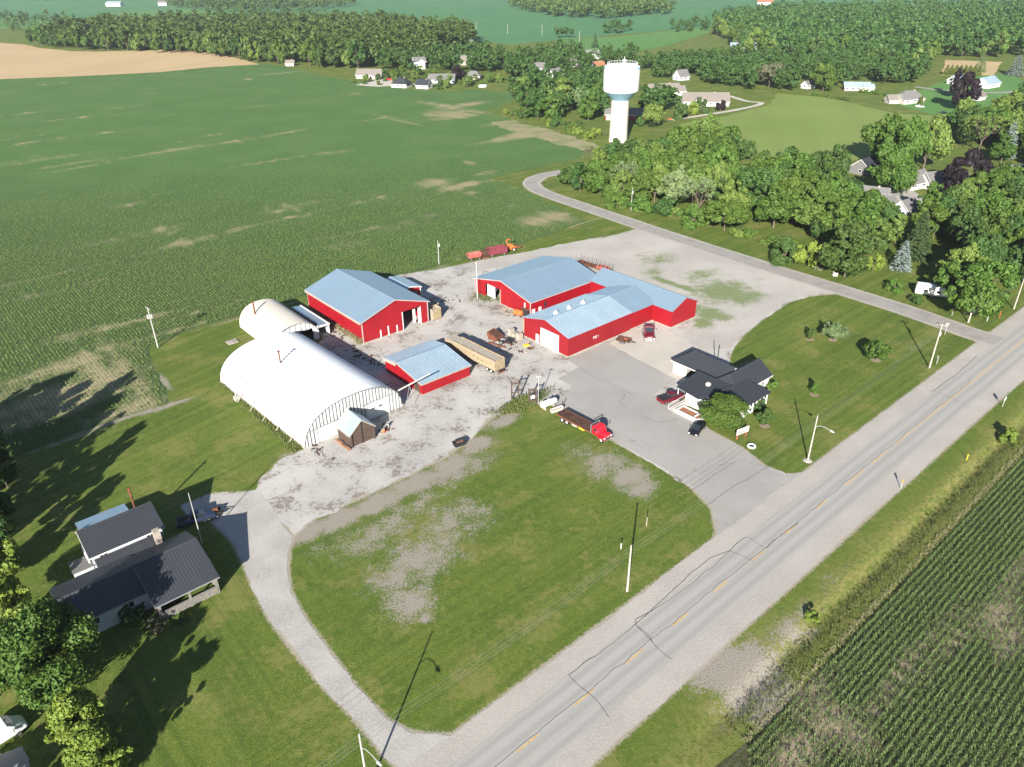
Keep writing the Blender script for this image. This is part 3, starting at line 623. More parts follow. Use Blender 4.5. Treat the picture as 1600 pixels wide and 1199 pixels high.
M['lane'] = stony('pale_drive', (0.44, 0.40, 0.35), (0.38, 0.34, 0.30), (0.5, 0.46, 0.4), 2, 0.1)
sheet('house_lane', rough(band(smooth_line([(142.93,513.62),(147.47,492.58),(154.41,482.33),(132.99,460.68),(110.64,444.98),(89.64,430.23)], 5), 3.6), 2, 0.3, 36), 0.03, M['lane'])
sheet('village_lane', rough(band(smooth_line([(277.73,544.24),(287.39,528.69),(296.8,522.3),(318.02,515.22),(350.3,527.1)], 5), 5.0), 2, 0.3, 37), 0.03, M['road2'])
sheet('village_drive', rough([(-111.88,582.41),(-95.74,615.96),(-74.68,603.52),(-62.92,582.07),(-80.87,576.84),(-93.89,571.35)], 2, 0.5, 38), 0.03, M['lane'])
sheet('court', rough([(141.29,279.64),(151.22,282.91),(151.57,268.76),(143.51,254.55),(136.5,261.09),(134.48,271.11)], 2, 0.5, 39), 0.03, M['drive'])
sheet('field_track', rough([(-9.06,430.1),(1.53,433.35),(18.29,410.25),(33.12,384.56),(42.47,364.65),(34.47,356.65),(22.82,371.42),(7.9,397.16),(-6.08,415.14)], 2.5, 2.6, 41), 0.022, M['track'])

# ================================================================ buildings
def wall_panel(mb, p0, d, n, top, opens, t=0.18, breaks=(), base=0.0):
    """p0 start (x,y); d unit along; n unit inward; top [(s,z)...] roof line over s; opens [(s0,s1,z0,z1)]"""
    ss = sorted({round(v, 4) for v in [q[0] for q in top] + [v for o in opens for v in o[:2]] + list(breaks)})
    S = [q[0] for q in top]; Z = [q[1] for q in top]
    zt = lambda s: float(np.interp(s, S, Z))
    P = lambda s, z, k: (p0[0] + d[0] * s + n[0] * t * k, p0[1] + d[1] * s + n[1] * t * k, z)
    for a, b in zip(ss[:-1], ss[1:]):
        m = (a + b) / 2
        cuts = sorted([(o[2], o[3]) for o in opens if o[0] - 1e-6 <= a and b <= o[1] + 1e-6])
        lo = base
        spans = []
        for z0, z1 in cuts:
            if z0 > lo + 1e-3: spans.append((lo, lo, z0, z0))
            lo = z1
        if zt(m) > lo + 1e-3: spans.append((lo, lo, zt(a), zt(b)))
        for l0, l1, h0, h1 in spans:
            mb.hexa([P(a, l0, 0), P(b, l1, 0), P(b, l1, 1), P(a, l0, 1)], [P(a, h0, 0), P(b, h1, 0), P(b, h1, 1), P(a, h0, 1)])

def window(root, p0, d, nout, s, z, w, h, name='window', frame='white', mull=1, proud=0.05):
    """applied window: frame with panes, standing on a wall face"""
    f = MB(); gl = MB()
    def P(a, c, k): return (p0[0] + d[0] * a + nout[0] * k, p0[1] + d[1] * a + nout[1] * k, c)
    def slab(mb, a0, a1, c0, c1, k0, k1):
        mb.hexa([P(a0, c0, k0), P(a1, c0, k0), P(a1, c0, k1), P(a0, c0, k1)], [P(a0, c1, k0), P(a1, c1, k0), P(a1, c1, k1), P(a0, c1, k1)])
    e = 0.09
    slab(f, s, s + w, z, z + e, 0.005, proud); slab(f, s, s + w, z + h - e, z + h, 0.005, proud)
    slab(f, s, s + e, z + e, z + h - e, 0.005, proud); slab(f, s + w - e, s + w, z + e, z + h - e, 0.005, proud)
    for k in range(mull):
        a = s + w * (k + 1) / (mull + 1); slab(f, a - e / 3, a + e / 3, z + e, z + h - e, 0.006, proud * 0.9)
    o = f.build(name, M[frame], root)
    slab(gl, s + e, s + w - e, z + e, z + h - e, 0.004, proud * 0.5)
    gl.build('pane', M['glass'], o)
    return o

def door_slab(root, p0, d, nout, s, w, h, mat='white', name='door', k1=0.06, z=0.0, panels=0):
    mb = MB()
    def P(a, c, k): return (p0[0] + d[0] * a + nout[0] * k, p0[1] + d[1] * a + nout[1] * k, c)
    def slab(a0, a1, c0, c1, k0, k1):
        mb.hexa([P(a0, c0, k0), P(a1, c0, k0), P(a1, c0, k1), P(a0, c0, k1)], [P(a0, c1, k0), P(a1, c1, k0), P(a1, c1, k1), P(a0, c1, k1)])
    slab(s, s + w, z, z + h, 0.004, k1)
    for i in range(1, panels):
        slab(s, s + w, z + h * i / panels - 0.02, z + h * i / panels + 0.02, k1, k1 + 0.02)
    return mb.build(name, M[mat], root)

SIDES = {'y0': ((0, 0), (1, 0), (0, 1)), 'y1': ((0, 1), (1, 0), (0, -1)), 'x0': ((0, 0), (0, 1), (1, 0)), 'x1': ((1, 0), (0, 1), (-1, 0))}
def side_frame(L, W, side):
    a, d, n = SIDES[side]
    return (a[0] * L, a[1] * W), d, n, (-n[0], -n[1])

def gable(root, L, W, eave, ridge, wall='red', roof='roof_blue', trim='tan_trim', rp=None, eave1=None, ov=0.35, opens=None, th=0.14, ribs=0.0, walls=('y0', 'y1', 'x0', 'x1'), gov=None, found=0.0, corner=True, base=0.0, cap='roof_blue', hip0=0.0, hip1=0.0, fascia=True):
    """house body with its ridge along local x; rp = ridge position over y; eave at y=0, eave1 at y=W"""
    rp = W / 2 if rp is None else rp; e1 = eave if eave1 is None else eave1; opens = opens or {}; gov = ov if gov is None else gov
    for sd in walls:
        p0, d, n, _ = side_frame(L, W, sd)
        if sd in ('x0', 'x1') and (hip0 if sd == 'x0' else hip1): top = [(0, eave), (W, e1)]
        elif sd in ('x0', 'x1'): top = [(0, eave), (rp, ridge), (W, e1)] if 0 < rp < W else [(0, eave), (W, e1)]
        elif sd == 'y0': top = [(0.182, eave), (L - 0.182, eave)]
        else: top = [(0.182, e1), (L - 0.182, e1)]
        mb = MB(); wall_panel(mb, p0, d, n, top, opens.get(sd, []), 0.18, base=base); mb.build('wall', M[wall], root)
    # roof slabs
    for k, (ye, ze) in enumerate(((0.0, eave), (W, e1))):
        if abs(rp - ye) < 1e-3: continue
        sg = -1 if ye < rp else 1
        sl = (ridge - ze) / abs(rp - ye); y_out = ye + sg * ov; z_out = ze - sl * ov
        a = [(-gov + (hip0 + gov if hip0 else 0), rp, ridge), (L + gov - (hip1 + gov if hip1 else 0), rp, ridge), (L + gov, y_out, z_out), (-gov, y_out, z_out)]
        if sg < 0: a = [a[3], a[2], a[1], a[0]]
        mb = MB()
        mb.hexa([(p[0], p[1], p[2] + 0.02) for p in (a if sg > 0 else a)][::-1], [(p[0], p[1], p[2] + 0.02 + th) for p in a][::-1])
        if ribs:
            x = -gov + ribs / 2
            while x < L + gov:
                rr = ((rp + sg * 0.1, ridge - sl * 0.1), (y_out, z_out)); zz = 0.021 + th
                b = [(x - 0.045, rr[0][0], rr[0][1] + zz), (x + 0.045, rr[0][0], rr[0][1] + zz), (x + 0.045, rr[1][0], rr[1][1] + zz), (x - 0.045, rr[1][0], rr[1][1] + zz)]
                mb.hexa(b, [(p[0], p[1], p[2] + 0.05) for p in b]); x += ribs
        ro = mb.build('roof', M[roof], root)
        if fascia:
            f = MB(); f.box(-gov + 0.01, L + gov - 0.01, y_out + (0.005 if sg > 0 else -0.035), y_out + (0.035 if sg > 0 else -0.005), z_out - 0.08, z_out + th, 0); f.build('fascia', M[trim], ro)
    if hip0 or hip1:
        for hp, xe, sg in ((hip0, 0, -1), (hip1, L, 1)):
            if not hp: continue
            x_out = xe + sg * gov; xr = xe - sg * hp
            tri = [(x_out, -ov, eave - (ridge - eave) / max(rp, .1) * ov), (x_out, W + ov, e1 - (ridge - e1) / max(W - rp, .1) * ov), (xr, rp, ridge)]
            mb = MB(); mb.hexa([(p[0], p[1], p[2] + 0.022) for p in tri], [(p[0], p[1], p[2] + 0.022 + th) for p in tri]); mb.build('roof', M[roof], root)
    if 0 < rp < W and cap:
        c = MB(); x0 = -gov + (hip0 + gov if hip0 else 0); x1 = L + gov - (hip1 + gov if hip1 else 0)
        s0 = (ridge - eave) / rp; s1 = (ridge - e1) / (W - rp)
        b = [(rp - 0.2, ridge - 0.3 * s0 + th + 0.03), (rp, ridge + th + 0.05), (rp + 0.3, ridge - 0.3 * s1 + th + 0.03)]
        c.add([(x0 - .01, y, z) for y, z in b] + [(x1 + .01, y, z) for y, z in b] + [(x0 - .01, y, z + .04) for y, z in b] + [(x1 + .01, y, z + .04) for y, z in b],
              [(6, 9, 10, 7), (7, 10, 11, 8), (0, 1, 4, 3), (1, 2, 5, 4), (0, 3, 9, 6), (2, 8, 11, 5), (0, 6, 7, 1), (1, 7, 8, 2), (3, 4, 10, 9), (4, 5, 11, 10)])
        c.build('ridge_cap', M[cap], root)
    # barge boards on the gables
    if fascia and 0 < rp < W:
        for hp, xg, sg in ((hip0, -gov, -1), (hip1, L + gov, 1)):
            if hp: continue
            for ye, ze in ((0.0, eave), (W, e1)):
                sl = (ridge - ze) / abs(rp - ye); s2 = -1 if ye < rp else 1; yo = ye + s2 * ov; zo = ze - sl * ov
                mb = MB(); x0, x1 = (xg - 0.045, xg - 0.005) if sg < 0 else (xg + 0.005, xg + 0.045)
                b = [(x0, yo, zo - 0.10), (x1, yo, zo - 0.10), (x1, rp, ridge - 0.10), (x0, rp, ridge - 0.10)]
                mb.hexa(b, [(p[0], p[1], p[2] + 0.06 + th) for p in b]); mb.build('barge_board', M[trim], root)
    if corner:
        for x, y, z in ((0, 0, eave), (L, 0, eave), (0, W, e1), (L, W, e1)):
            mb = MB(); sx = -1 if x == 0 else 1; sy = -1 if y == 0 else 1
            mb.box(min(x - sx * 0.02, x + sx * 0.05), max(x - sx * 0.02, x + sx * 0.05), min(y - sy * 0.2, y + sy * 0.05), max(y - sy * 0.2, y + sy * 0.05), base + 0.02, z - 0.12); mb.build('corner_trim', M[trim], root)
    if found:
        mb = MB(); mb.box(-0.06, L + 0.06, -0.06, -0.004, 0, found); mb.box(-0.06, L + 0.06, W + 0.004, W + 0.06, 0, found)
        p0, d, n, _ = side_frame(L, W, 'x0')
        for xs, sd in ((-0.06, 'x0'), (L + 0.004, 'x1')):
            cuts = sorted([(o[0], o[1]) for o in opens.get(sd, []) if o[2] < 0.01]); lo = 0.0
            for a, b in cuts + [(W, W)]:
                if a > lo + 0.02: mb.box(xs, xs + 0.056, lo, a, 0, found)
                lo = b
        mb.build('foundation', M['concrete'], root)

def loc(u, v, o):      # farm axes from a base point
    return (o[0] + EU[0] * u + EV[0] * v, o[1] + EU[1] * u + EV[1] * v)

# ---- big red barn ------------------------------------------------------------------------
o = np.array((-34.04,154.78)); BL, BW = 26.0, 18.3
b = thing('red_barn', 'large red barn with blue-grey roof and tall open doorway, behind the white arched hall', 'barn', loc(BW, 0, o), RZ + math.pi / 2)
gable(b, BL, BW, 5.5, 8.5, 'red', 'roof_blue', 'trim_pale', ribs=0.92, opens={'x0': [(2.3, 7.2, 0, 4.8)], 'x1': [(5, 10, 0, 4.2)]}, found=0.25, ov=0.45)
for s0 in (2.1, 7.2):
    mb = MB(); mb.box(-0.07, 0.02, s0, s0 + 0.2, 0, 4.9); mb.build('door_trim', M['white'], b)
mb = MB(); mb.box(-0.07, 0.02, 2.1, 7.4, 4.802, 4.98); mb.build('door_trim', M['red'], b)
for s0, h in ((8.9, 1.9), (11.3, 2.4), (13.4, 2.0)):
    mb = MB(); mb.box(-0.10, -0.005, s0, s0 + 0.28, 0.1, 0.1 + h); mb.build('guard_post', M['white'], b)
mb = MB(); mb.box(1.2, 1.35, 1.6, 2.1, 0, 4.6); mb.box(1.2, 1.35, 2.9, 3.6, 0.4, 4.0); mb.build('inner_post', M['white'], b)
mb = MB(); mb.box(0.2, BL - 0.2, 0.2, BW - 0.2, 0.02, 0.05); mb.build('floor_slab', M['yard'], b)
mb = MB(); mb.box(-0.3, BL + 0.3, BW + 0.461, BW + 0.50, 4.95, 5.30); mb.build('gutter', M['tan_trim'], b)

# ---- barn behind the workshop --------------------------------------------------------------
o = np.array((5.24,169.55)) ; o = np.array([4.75, 168.6])
b = thing('red_barn', 'wide red barn with blue-grey roof and open sliding doors, behind the long workshop', 'barn', loc(0, 0, o), RZ)
gable(b, 24.2, 21.8, 4.1, 6.5, 'red', 'roof_blue', 'trim_pale', ribs=0.92, opens={'x0': [(11.6, 17.6, 0, 3.9)]}, found=0.2, ov=0.45)
for s0, w in ((14.4, 1.5), (16.1, 1.4)):
    mb = MB(); mb.box(0.6, 0.7, s0, s0 + w, 0, 3.6); mb.build('sliding_door', M['white'], b)
mb = MB(); mb.box(0.2, 24, 0.2, 21.6, 0.02, 0.05); mb.build('floor_slab', M['yard'], b)
mb = MB(); mb.box(-0.1, 0.02, 11.35, 11.6, 0, 3.95); mb.build('door_trim', M['tan_trim'], b)
p0, d, n, no = side_frame(24.2, 21.8, 'y0')
window(b, p0, d, no, 4.6, 1.4, 0.7, 1.5, mull=0, frame='dark')
for k, (s0, w) in enumerate(((0.4, 1.0), (2.6, 0.9))):
    door_slab(b, p0, d, no, s0, w, 2.0, 'white', 'door')

# ---- long red workshop with cross wing ---------------------------------------------------
o = np.array((12.36,146.98))
ws = thing('red_workshop', 'long red workshop with white overhead door and cross-gabled wing beside the asphalt apron', 'building', loc(0, 0, o), RZ)
def sub(u, v): return (u, v)
WL, WW = 20.6, 14.7
def shifted(root, name, x, y, rz=0.0):
    e = bpy.data.objects.new(name, None); COL.objects.link(e); e.parent = root; e.location = (x, y, 0); e.rotation_euler = (0, 0, rz); return e
mainb = shifted(ws, 'main_hall', 0, 0)
gable(mainb, WL, WW, 4.7, 6.6, 'red_old', 'roof_pale', 'red', ribs=0.8, opens={}, found=0.28, ov=0.3, gov=0.25, corner=False, walls=('y0', 'y1', 'x0', 'x1'))
p0, d, n, no = side_frame(WL, WW, 'x0')
door_slab(mainb, p0, d, no, 2.9, 5.9, 4.3, 'white', 'overhead_door', 0.08, 0.02, 6)
door_slab(mainb, p0, d, no, 9.3, 1.1, 2.2, 'white', 'door', 0.07, 0.02)
mb = MB(); mb.box(-0.09, 0.01, 14.45, 14.75, 0, 4.6); mb.build('corner_trim', M['tan_trim'], mainb)
for x_ in (4.0, 8.2, 12.8):
    mb = MB(); mb.box(x_, x_ + 0.7, 8.2, 8.9, 6.35, 7.0); mb.tube([(x_ + .35, 8.5, 6.9), (x_ + .35, 8.5, 7.35)], 0.16, 8); mb.build('roof_vent', M['white'], mainb)
# faded lettering on the long wall
cu = bpy.data.curves.new('lettering', 'FONT'); cu.body = 'ME !'; cu.size = 1.0; cu.extrude = 0.01
t0 = bpy.data.objects.new('lettering', cu); COL.objects.link(t0); bpy.context.view_layer.update(); lm = bpy.data.meshes.new_from_object(t0); bpy.data.objects.remove(t0); lm.materials.clear(); lm.materials.append(M['white'])
t = bpy.data.objects.new('lettering', lm); COL.objects.link(t); t.parent = mainb; t.location = (7.9, -0.02, 1.9); t.rotation_euler = (math.pi / 2, 0, 0); t['kind'] = 'stuff'
mid = shifted(ws, 'link_hall', WL + 0.02, 0.35)
gable(mid, 9.6, WW - 0.35, 4.4, 6.4, 'red', 'roof_blue', 'red', ribs=0.92, rp=7.2, found=0.25, ov=0.3, gov=0.0, corner=False, walls=('y0', 'y1'))
wing = shifted(ws, 'cross_wing', WL + 8.3 + 9.4, -5.4, math.pi / 2)
gable(wing, 26.5, 9.4, 4.35, 6.43, 'red', 'roof_blue', 'red', ribs=0.92, found=0.25, ov=0.32, corner=False)
# ---- white arched hall --------------------------------------------------------------------
def arch_pts(a, h, n, ex=2.15):
    out = []
    for k in range(n + 1):
        t = math.pi * k / n; c, s_ = math.cos(t), math.sin(t)
        out.append((a - a * math.copysign(abs(c) ** (2 / ex), c), h * abs(s_) ** (2 / ex)))
    return out

def quonset(root, W, L, h, mat, end_mat, rib=0.55, ex=2.2, doors=(), open_end=False, n=44):
    """arch swept along y with real corrugation ribs running over it"""
    prof = arch_pts(W / 2, h, n, ex); V = []; F = []; ny = int(L / rib) * 4; m = len(prof)
    cx = W / 2
    for j in range(ny + 1):
        y = L * j / ny; k = (0.0, 0.11, 0.11, 0.0)[j % 4]
        for x, z in prof:
            r = math.hypot(x - cx, z) or 1
            V.append((x + (x - cx) / r * k, y, z + z / r * k))
    V = np.array(V); jj, kk = np.meshgrid(np.arange(ny), np.arange(m - 1), indexing='ij'); a = (jj * m + kk).ravel()
    F = np.stack([a, a + 1, a + m + 1, a + m], 1)
    np_mesh('arch_shell', V, F, mat, root)
    V2 = V.copy(); c = np.array([cx, 0, 0]); V2[:, [0, 2]] = (V[:, [0, 2]] - [cx, 0]) * 0.985 + [cx, 0]
    np_mesh('arch_lining', V2, F[:, ::-1], M['dark'], root)
    S = [p[0] for p in prof]; Z = [p[1] for p in prof]
    for side, y in (('front', 0.35), ('rear', L - 0.35)):
        if side == 'front' and open_end: continue
        mb = MB(); x = 0.25; k = 0
        while x < W - 0.3:                           # tall ribbed cladding strips
            x1 = min(x + (0.30 if k % 2 else 0.42), W - 0.25); off = 0.02 if k % 2 else -0.30
            dz = [dd for dd in doors if side == 'front' and dd[0] - 1e-3 < (x + x1) / 2 < dd[1]]
            lo = dz[0][2] if dz else 0.0
            z0, z1 = float(np.interp(x, S, Z)) * 0.984, float(np.interp(x1, S, Z)) * 0.984
            if min(z0, z1) > lo + 0.05:
                mb.hexa([(x, y + off, lo), (x1, y + off, lo), (x1, y + 0.08, lo), (x, y + 0.08, lo)], [(x, y + off, z0), (x1, y + off, z1), (x1, y + 0.08, z1), (x, y + 0.08, z0)])
            x = x1; k += 1
        mb.build('end_wall', end_mat, root)

o = np.array((-37.39,112.16)); QW, QL = 21.6, 34.5
q = thing('arched_hall', 'large white corrugated arched hall, the biggest rounded building on the farm', 'hall', loc(0, 0, o), RZ + R(2.6))
DOORS = [(2.9, 7.4, 3.0), (13.6, 18.2, 3.6)]
quonset(q, QW, QL, 7.0, M['quonset'], M['corr_white'], 0.6, 2.25, DOORS)
mb = MB(); mb.box(2.9, 7.4, 0.16, 0.26, 0.03, 3.0); mb.build('door', M['white'], q)
mb = MB(); mb.box(13.6, 18.2, 0.16, 0.26, 0.03, 3.6); dd = mb.build('door', M['white'], q)
for x_ in (14.6, 16.3):
    mb = MB(); mb.box(x_, x_ + .7, 0.10, 0.158, 2.0, 2.3); mb.build('door_slot', M['dark'], dd)
for x_, x2_, z_ in ((1.0, 7.8, 3.02), (12.6, 19.6, 3.62)):
    mb = MB(); mb.box(x_, x2_, -0.06, 0.14, z_, z_ + .16); mb.build('door_rail', M['steel'], q)
for x, z in ((8.6, 4.9), (12.6, 4.6)):
    mb = MB(); mb.box(x, x + 1.0, 0.06, 0.20, z, z + 1.0); mb.build('vent', M['steel'], q)
mb = MB(); prof = arch_pts(QW / 2, 7.0, 40, 2.25)
mb.tube([(x, -0.02, z + 0.05) for x, z in prof if z > 2.5 and x > 2], 0.07, 6); mb.build('end_trim', M['steel'], q)
mb = MB(); mb.tube([(7.6, 21.0, 6.2), (7.6, 21.0, 9.4)], 0.17, 8); mb.tube([(7.6, 21.0, 9.4), (7.6, 21.0, 9.55)], 0.3, 8); mb.build('flue_pipe', M['rust'], q)
mb = MB(); mb.tube([(-1.0, 25.2, 0.5), (-1.0, 25.2, 5.8)], 0.13, 8); mb.tube([(-1.0, 25.2, 0.6), (0.3, 25.2, 0.9)], 0.22, 8); mb.box(-1.4, -0.4, 24.7, 25.7, 0.0, 0.9); mb.build('vent_pipe', M['galv'], q)
for k, y in enumerate(np.linspace(3.5, 24, 5)):
    mb = MB(); mb.hexa([(-1.4, y, 0.15), (-1.2, y, 0.15), (-1.2, y + .14, .15), (-1.4, y + .14, .15)], [(0.0, y, 1.7), (0.2, y, 1.7), (0.2, y + .14, 1.7), (0.0, y + .14, 1.7)]); mb.build('brace', M['board_pale'], q)
mb = MB(); mb.box(-0.18, 0.16, 0.0, QL, 0.0, 0.5); mb.box(QW - 0.16, QW + 0.18, 0, QL, 0, 0.5); mb.build('foundation', M['concrete'], q)

# ---- beige arched hall behind -------------------------------------------------------------
q2 = thing('arched_hall', 'smaller beige arched hall with a rusty flue, half hidden behind the white one', 'hall', (-53.3, 150.6), RZ)
quonset(q2, 11.6, 19.0, 5.3, M['quonset_old'], M['corr_white'], 0.6, 2.3, (), True, 32)
mb = MB()
prof = arch_pts(5.8, 5.3, 32, 2.3)
for k, ((x0, z0), (x1, z1)) in enumerate(zip(prof[:-1], prof[1:])):      # ribbed arch apron above the open front
    if z0 > 3.0 and z1 > 3.0:
        off = 0.0 if k % 2 else 0.12
        mb.hexa([(x0, 0.3 + off, 3.0), (x1, 0.3 + off, 3.0), (x1, 0.5, 3.0), (x0, 0.5, 3.0)], [(x0, 0.3 + off, z0 * .985), (x1, 0.3 + off, z1 * .985), (x1, 0.5, z1 * .985), (x0, 0.5, z0 * .985)])
mb.build('end_wall', M['corr_white'], q2)
mb = MB(); mb.tube([(2.2, 13.5, 4.2), (2.2, 13.5, 7.6)], 0.2, 8); mb.build('flue_pipe', M['rust'], q2)
mb = MB(); mb.box(10.0, 11.4, 0.2, 0.5, 0, 3.2); mb.build('door_jamb', M['white'], q2)
lt = shifted(q2, 'side_shed', 11.7, 0.4)
mb = MB(); mb.hexa([(0, 0, 3.0), (2.6, 0, 2.7), (2.6, 14.2, 2.7), (0, 14.2, 3.0)], [(0, 0, 3.15), (2.6, 0, 2.85), (2.6, 14.2, 2.85), (0, 14.2, 3.15)]); mb.build('roof', M['roof_blue'], lt)
mb = MB(); mb.box(2.3, 2.62, -0.02, 14.22, 2.86, 3.0); mb.box(-0.02, 2.62, -0.12, -0.02, 2.6, 3.05); mb.build('roof_edge', M['white'], lt)
mb = MB(); mb.box(2.4, 2.55, 0.1, 14.1, 0, 2.7); mb.build('wall', M['corr_white'], lt)

# ---- small red shed with the tin roof --------------------------------------------------------
o = np.array((-18.17,131.29))
b = thing('red_shed', 'low red shed with ribbed tin roof between the white hall and the wooden trailer', 'shed', loc(0, 0, o), RZ)
gable(b, 12.2, 13.6, 2.4, 3.9, 'red', 'roof_pale', 'tan_trim', rp=8.8, eave1=3.2, ov=0.3, ribs=0.62, corner=False, opens={'x0': [(0.9, 3.0, 0, 1.9)]})
mb = MB(); mb.box(0.05, 0.12, 0.9, 3.0, 0.02, 1.9); mb.build('door', M['timber'], b)
mb = MB(); mb.hexa([(-0.36, 8.8, 3.15), (-0.32, 8.8, 3.15), (-0.32, 13.9, 2.6), (-0.36, 13.9, 2.6)], [(-0.36, 8.8, 3.95), (-0.32, 8.8, 3.95), (-0.32, 13.9, 3.25), (-0.36, 13.9, 3.25)]); mb.build('gable_board', M['board_pale'], b)
# ---- small shed behind the barn ----------------------------------------------------------
b = thing('red_shed', 'small red shed with pale tin roof tucked behind the large barn', 'shed', (-23.6, 182.6), RZ + math.pi / 2)
gable(b, 9.0, 6.4, 2.9, 3.7, 'red', 'roof_pale', 'white', ov=0.3, corner=True)
# ---- dark wooden shed in front of the hall -----------------------------------------------
o = np.array((-29.13,112.41))
b = thing('wooden_shed', 'small dark board shed with steep tin roof in front of the white hall', 'shed', loc(5.0, 0, o), RZ + math.pi / 2)
L_, W_ = 4.6, 5.0
mbf = []
gable(b, L_, W_, 2.7, 4.9, 'timber', 'roof_pale', 'board_pale', ov=0.25, corner=False, opens={'x0': [(0.3, 4.7, 0.01, 2.6)]}, cap='roof_pale')
for k in range(22):
    mb = MB(); y = 0.3 + k * 0.2; mb.box(0.02 + 0.02 * (k % 2), 0.08, y + 0.01, y + 0.19, 0.05, 2.6); mb.build('plank', M['timber'], b)
mb = MB(); mb.box(-0.06, 0.0, 2.4, 2.6, 0, 4.4); mb.build('post', M['black'], b)
mb = MB(); mb.box(-0.25, 0.0, 4.75, 4.95, 0, 2.7); mb.box(-0.25, 0.0, 0.05, 0.25, 0, 2.7); mb.build('post', M['timber'], b)
for k, (x, y, w, h) in enumerate(((-0.6, 5.3, 1.4, 0.4), (0.6, 5.4, 1.6, 0.3), (1.9, 5.35, 1.2, 0.5), (3.2, 5.3, 1.2, 0.3))):
    pt_ = b.matrix_basis @ Vector((x, y, 0))
    s_ = MB(); s_.box(0, w, 0, 0.5, 0, h * 0.4); s_.box(0.1, w * 0.8, 0.1, 0.6, h * 0.4, h)
    tag(s_.build('board_pile', M['board_red']), ['orange boards heaped at the near corner of the dark shed', 'orange boards heaped along the left wall of the dark shed', 'taller orange board heap midway along the dark shed', 'orange boards heaped by the back of the dark shed'][k], 'boards', 'boards around the dark shed')
    s_o = COL.objects[-1] if False else bpy.data.objects[[o2.name for o2 in bpy.data.objects if o2.name.startswith('board_pile')][-1]]
    s_o.location = pt_; s_o.rotation_euler = (0, 0, RZ + math.pi / 2 + 0.1 * k)

# ---- office house with black roofs ---------------------------------------------------------
o = np.array([35.4, 137.7])          # near corner of the garage block
of = thing('office_house', 'white office house with black shingle roofs behind the round green tree', 'house', loc(0, 0, o), RZ)
g1 = shifted(of, 'garage_block', 6.6, -10.0, math.pi / 2)
gable(g1, 12.4, 6.2, 3.0, 4.9, 'siding_white', 'shingle', 'white', ov=0.45, cap='shingle', hip1=2.6, opens={'y1': [(5.2, 9.0, 0, 2.5)]}, corner=False, walls=('y0', 'y1', 'x1'))
mb = MB(); mb.box(5.6, 6.6, 5.3, 5.7, 0, 1.2); mb.build('shelf', M['board_red'], g1)
mb = MB(); mb.box(7.4, 8.2, 5.0, 5.5, 0, 0.9); mb.build('shelf', M['board_pale'], g1)
g2 = shifted(of, 'house_block', -2.3, -14.6)
gable(g2, 12.0, 6.2, 3.0, 5.2, 'siding_white', 'shingle', 'white', ov=0.45, cap='shingle', corner=False, walls=('y0', 'y1', 'x1'), hip0=2.8)
window(g2, (0, 0), (1, 0), (0, -1), 9.3, 1.2, 0.9, 1.1)
g3 = shifted(of, 'sunroom', -6.2, -18.1)
mb = MB(); mb.hexa([(-0.4, -0.45, 2.6), (10.4, -0.45, 2.6), (9.0, 5.2, 4.0), (1.0, 5.2, 4.0)], [(-0.4, -0.45, 2.75), (10.4, -0.45, 2.75), (9.0, 5.2, 4.15), (1.0, 5.2, 4.15)]); mb.build('roof', M['shingle'], g3)
mb = MB(); mb.hexa([(10.4, -0.45, 2.6), (10.4, 3.3, 2.6), (9.02, 3.3, 3.9), (9.02, 5.2, 3.95)], [(10.4, -0.45, 2.74), (10.4, 3.3, 2.74), (9.02, 3.3, 4.04), (9.02, 5.2, 4.12)]); mb.build('roof', M['shingle'], g3)
mb = MB(); mb.box(0.0, 10.0, 0, 0.18, 0, 2.64); mb.build('wall', M['white'], g3)
mb = MB(); mb.box(9.82, 10.0, 0.185, 3.4, 0, 2.64); mb.build('wall', M['white'], g3)
mb = MB(); mb.box(0.0, 0.18, 0.185, 3.4, 0, 2.64); mb.build('wall', M['white'], g3)
for k in range(5):
    window(g3, (0, 0), (1, 0), (0, -1), 3.9 + k * 1.18, 1.5, 0.85, 0.9, mull=0); window(g3, (0, 0), (1, 0), (0, -1), 3.9 + k * 1.18, 0.45, 0.85, 0.85, mull=0)
g4 = shifted(of, 'porch', 0, 0)
mb = MB(); mb.hexa([(-8.8, -10.6, 2.65), (-1.6, -12.4, 4.0), (-1.6, -5.2, 4.0), (-8.0, -5.0, 2.65)], [(-8.8, -10.6, 2.8), (-1.6, -12.4, 4.15), (-1.6, -5.2, 4.15), (-8.0, -5.0, 2.8)]); mb.build('roof', M['shingle'], g4)
mb = MB(); mb.hexa([(-8.8, -10.6, 2.64), (-6.0, -14.4, 2.64), (-1.6, -14.0, 4.0), (-1.6, -12.42, 4.0)], [(-8.8, -10.6, 2.79), (-6.0, -14.4, 2.79), (-1.6, -14.0, 4.15), (-1.6, -12.42, 4.15)]); mb.build('roof', M['shingle'], g4)
mb = MB(); mb.hexa([(-8.2, -10.4, 0), (-5.6, -14.0, 0), (-5.5, -13.9, 0), (-8.1, -10.3, 0)], [(-8.2, -10.4, 2.62), (-5.6, -14.0, 2.62), (-5.5, -13.9, 2.62), (-8.1, -10.3, 2.62)]); mb.build('wall', M['white'], g4)
mb = MB(); mb.box(-8.2, -8.05, -10.2, -7.6, 0, 2.6); mb.build('wall', M['white'], g4)
for y_ in (-7.4, -5.4):
    mb = MB(); mb.tube([(-7.9, y_, 0), (-7.9, y_, 2.75)], 0.09, 8); mb.build('porch_post', M['white'], g4)
mb = MB(); mb.tube([(-4.2, -9.6, 3.3), (-4.2, -9.6, 3.95)], [0.5, 0.55], 14); mb.tube([(-4.2, -9.6, 3.95), (-4.2, -9.6, 4.2)], [0.55, 0.25], 14); mb.build('roof_vent', M['cream'], g4)
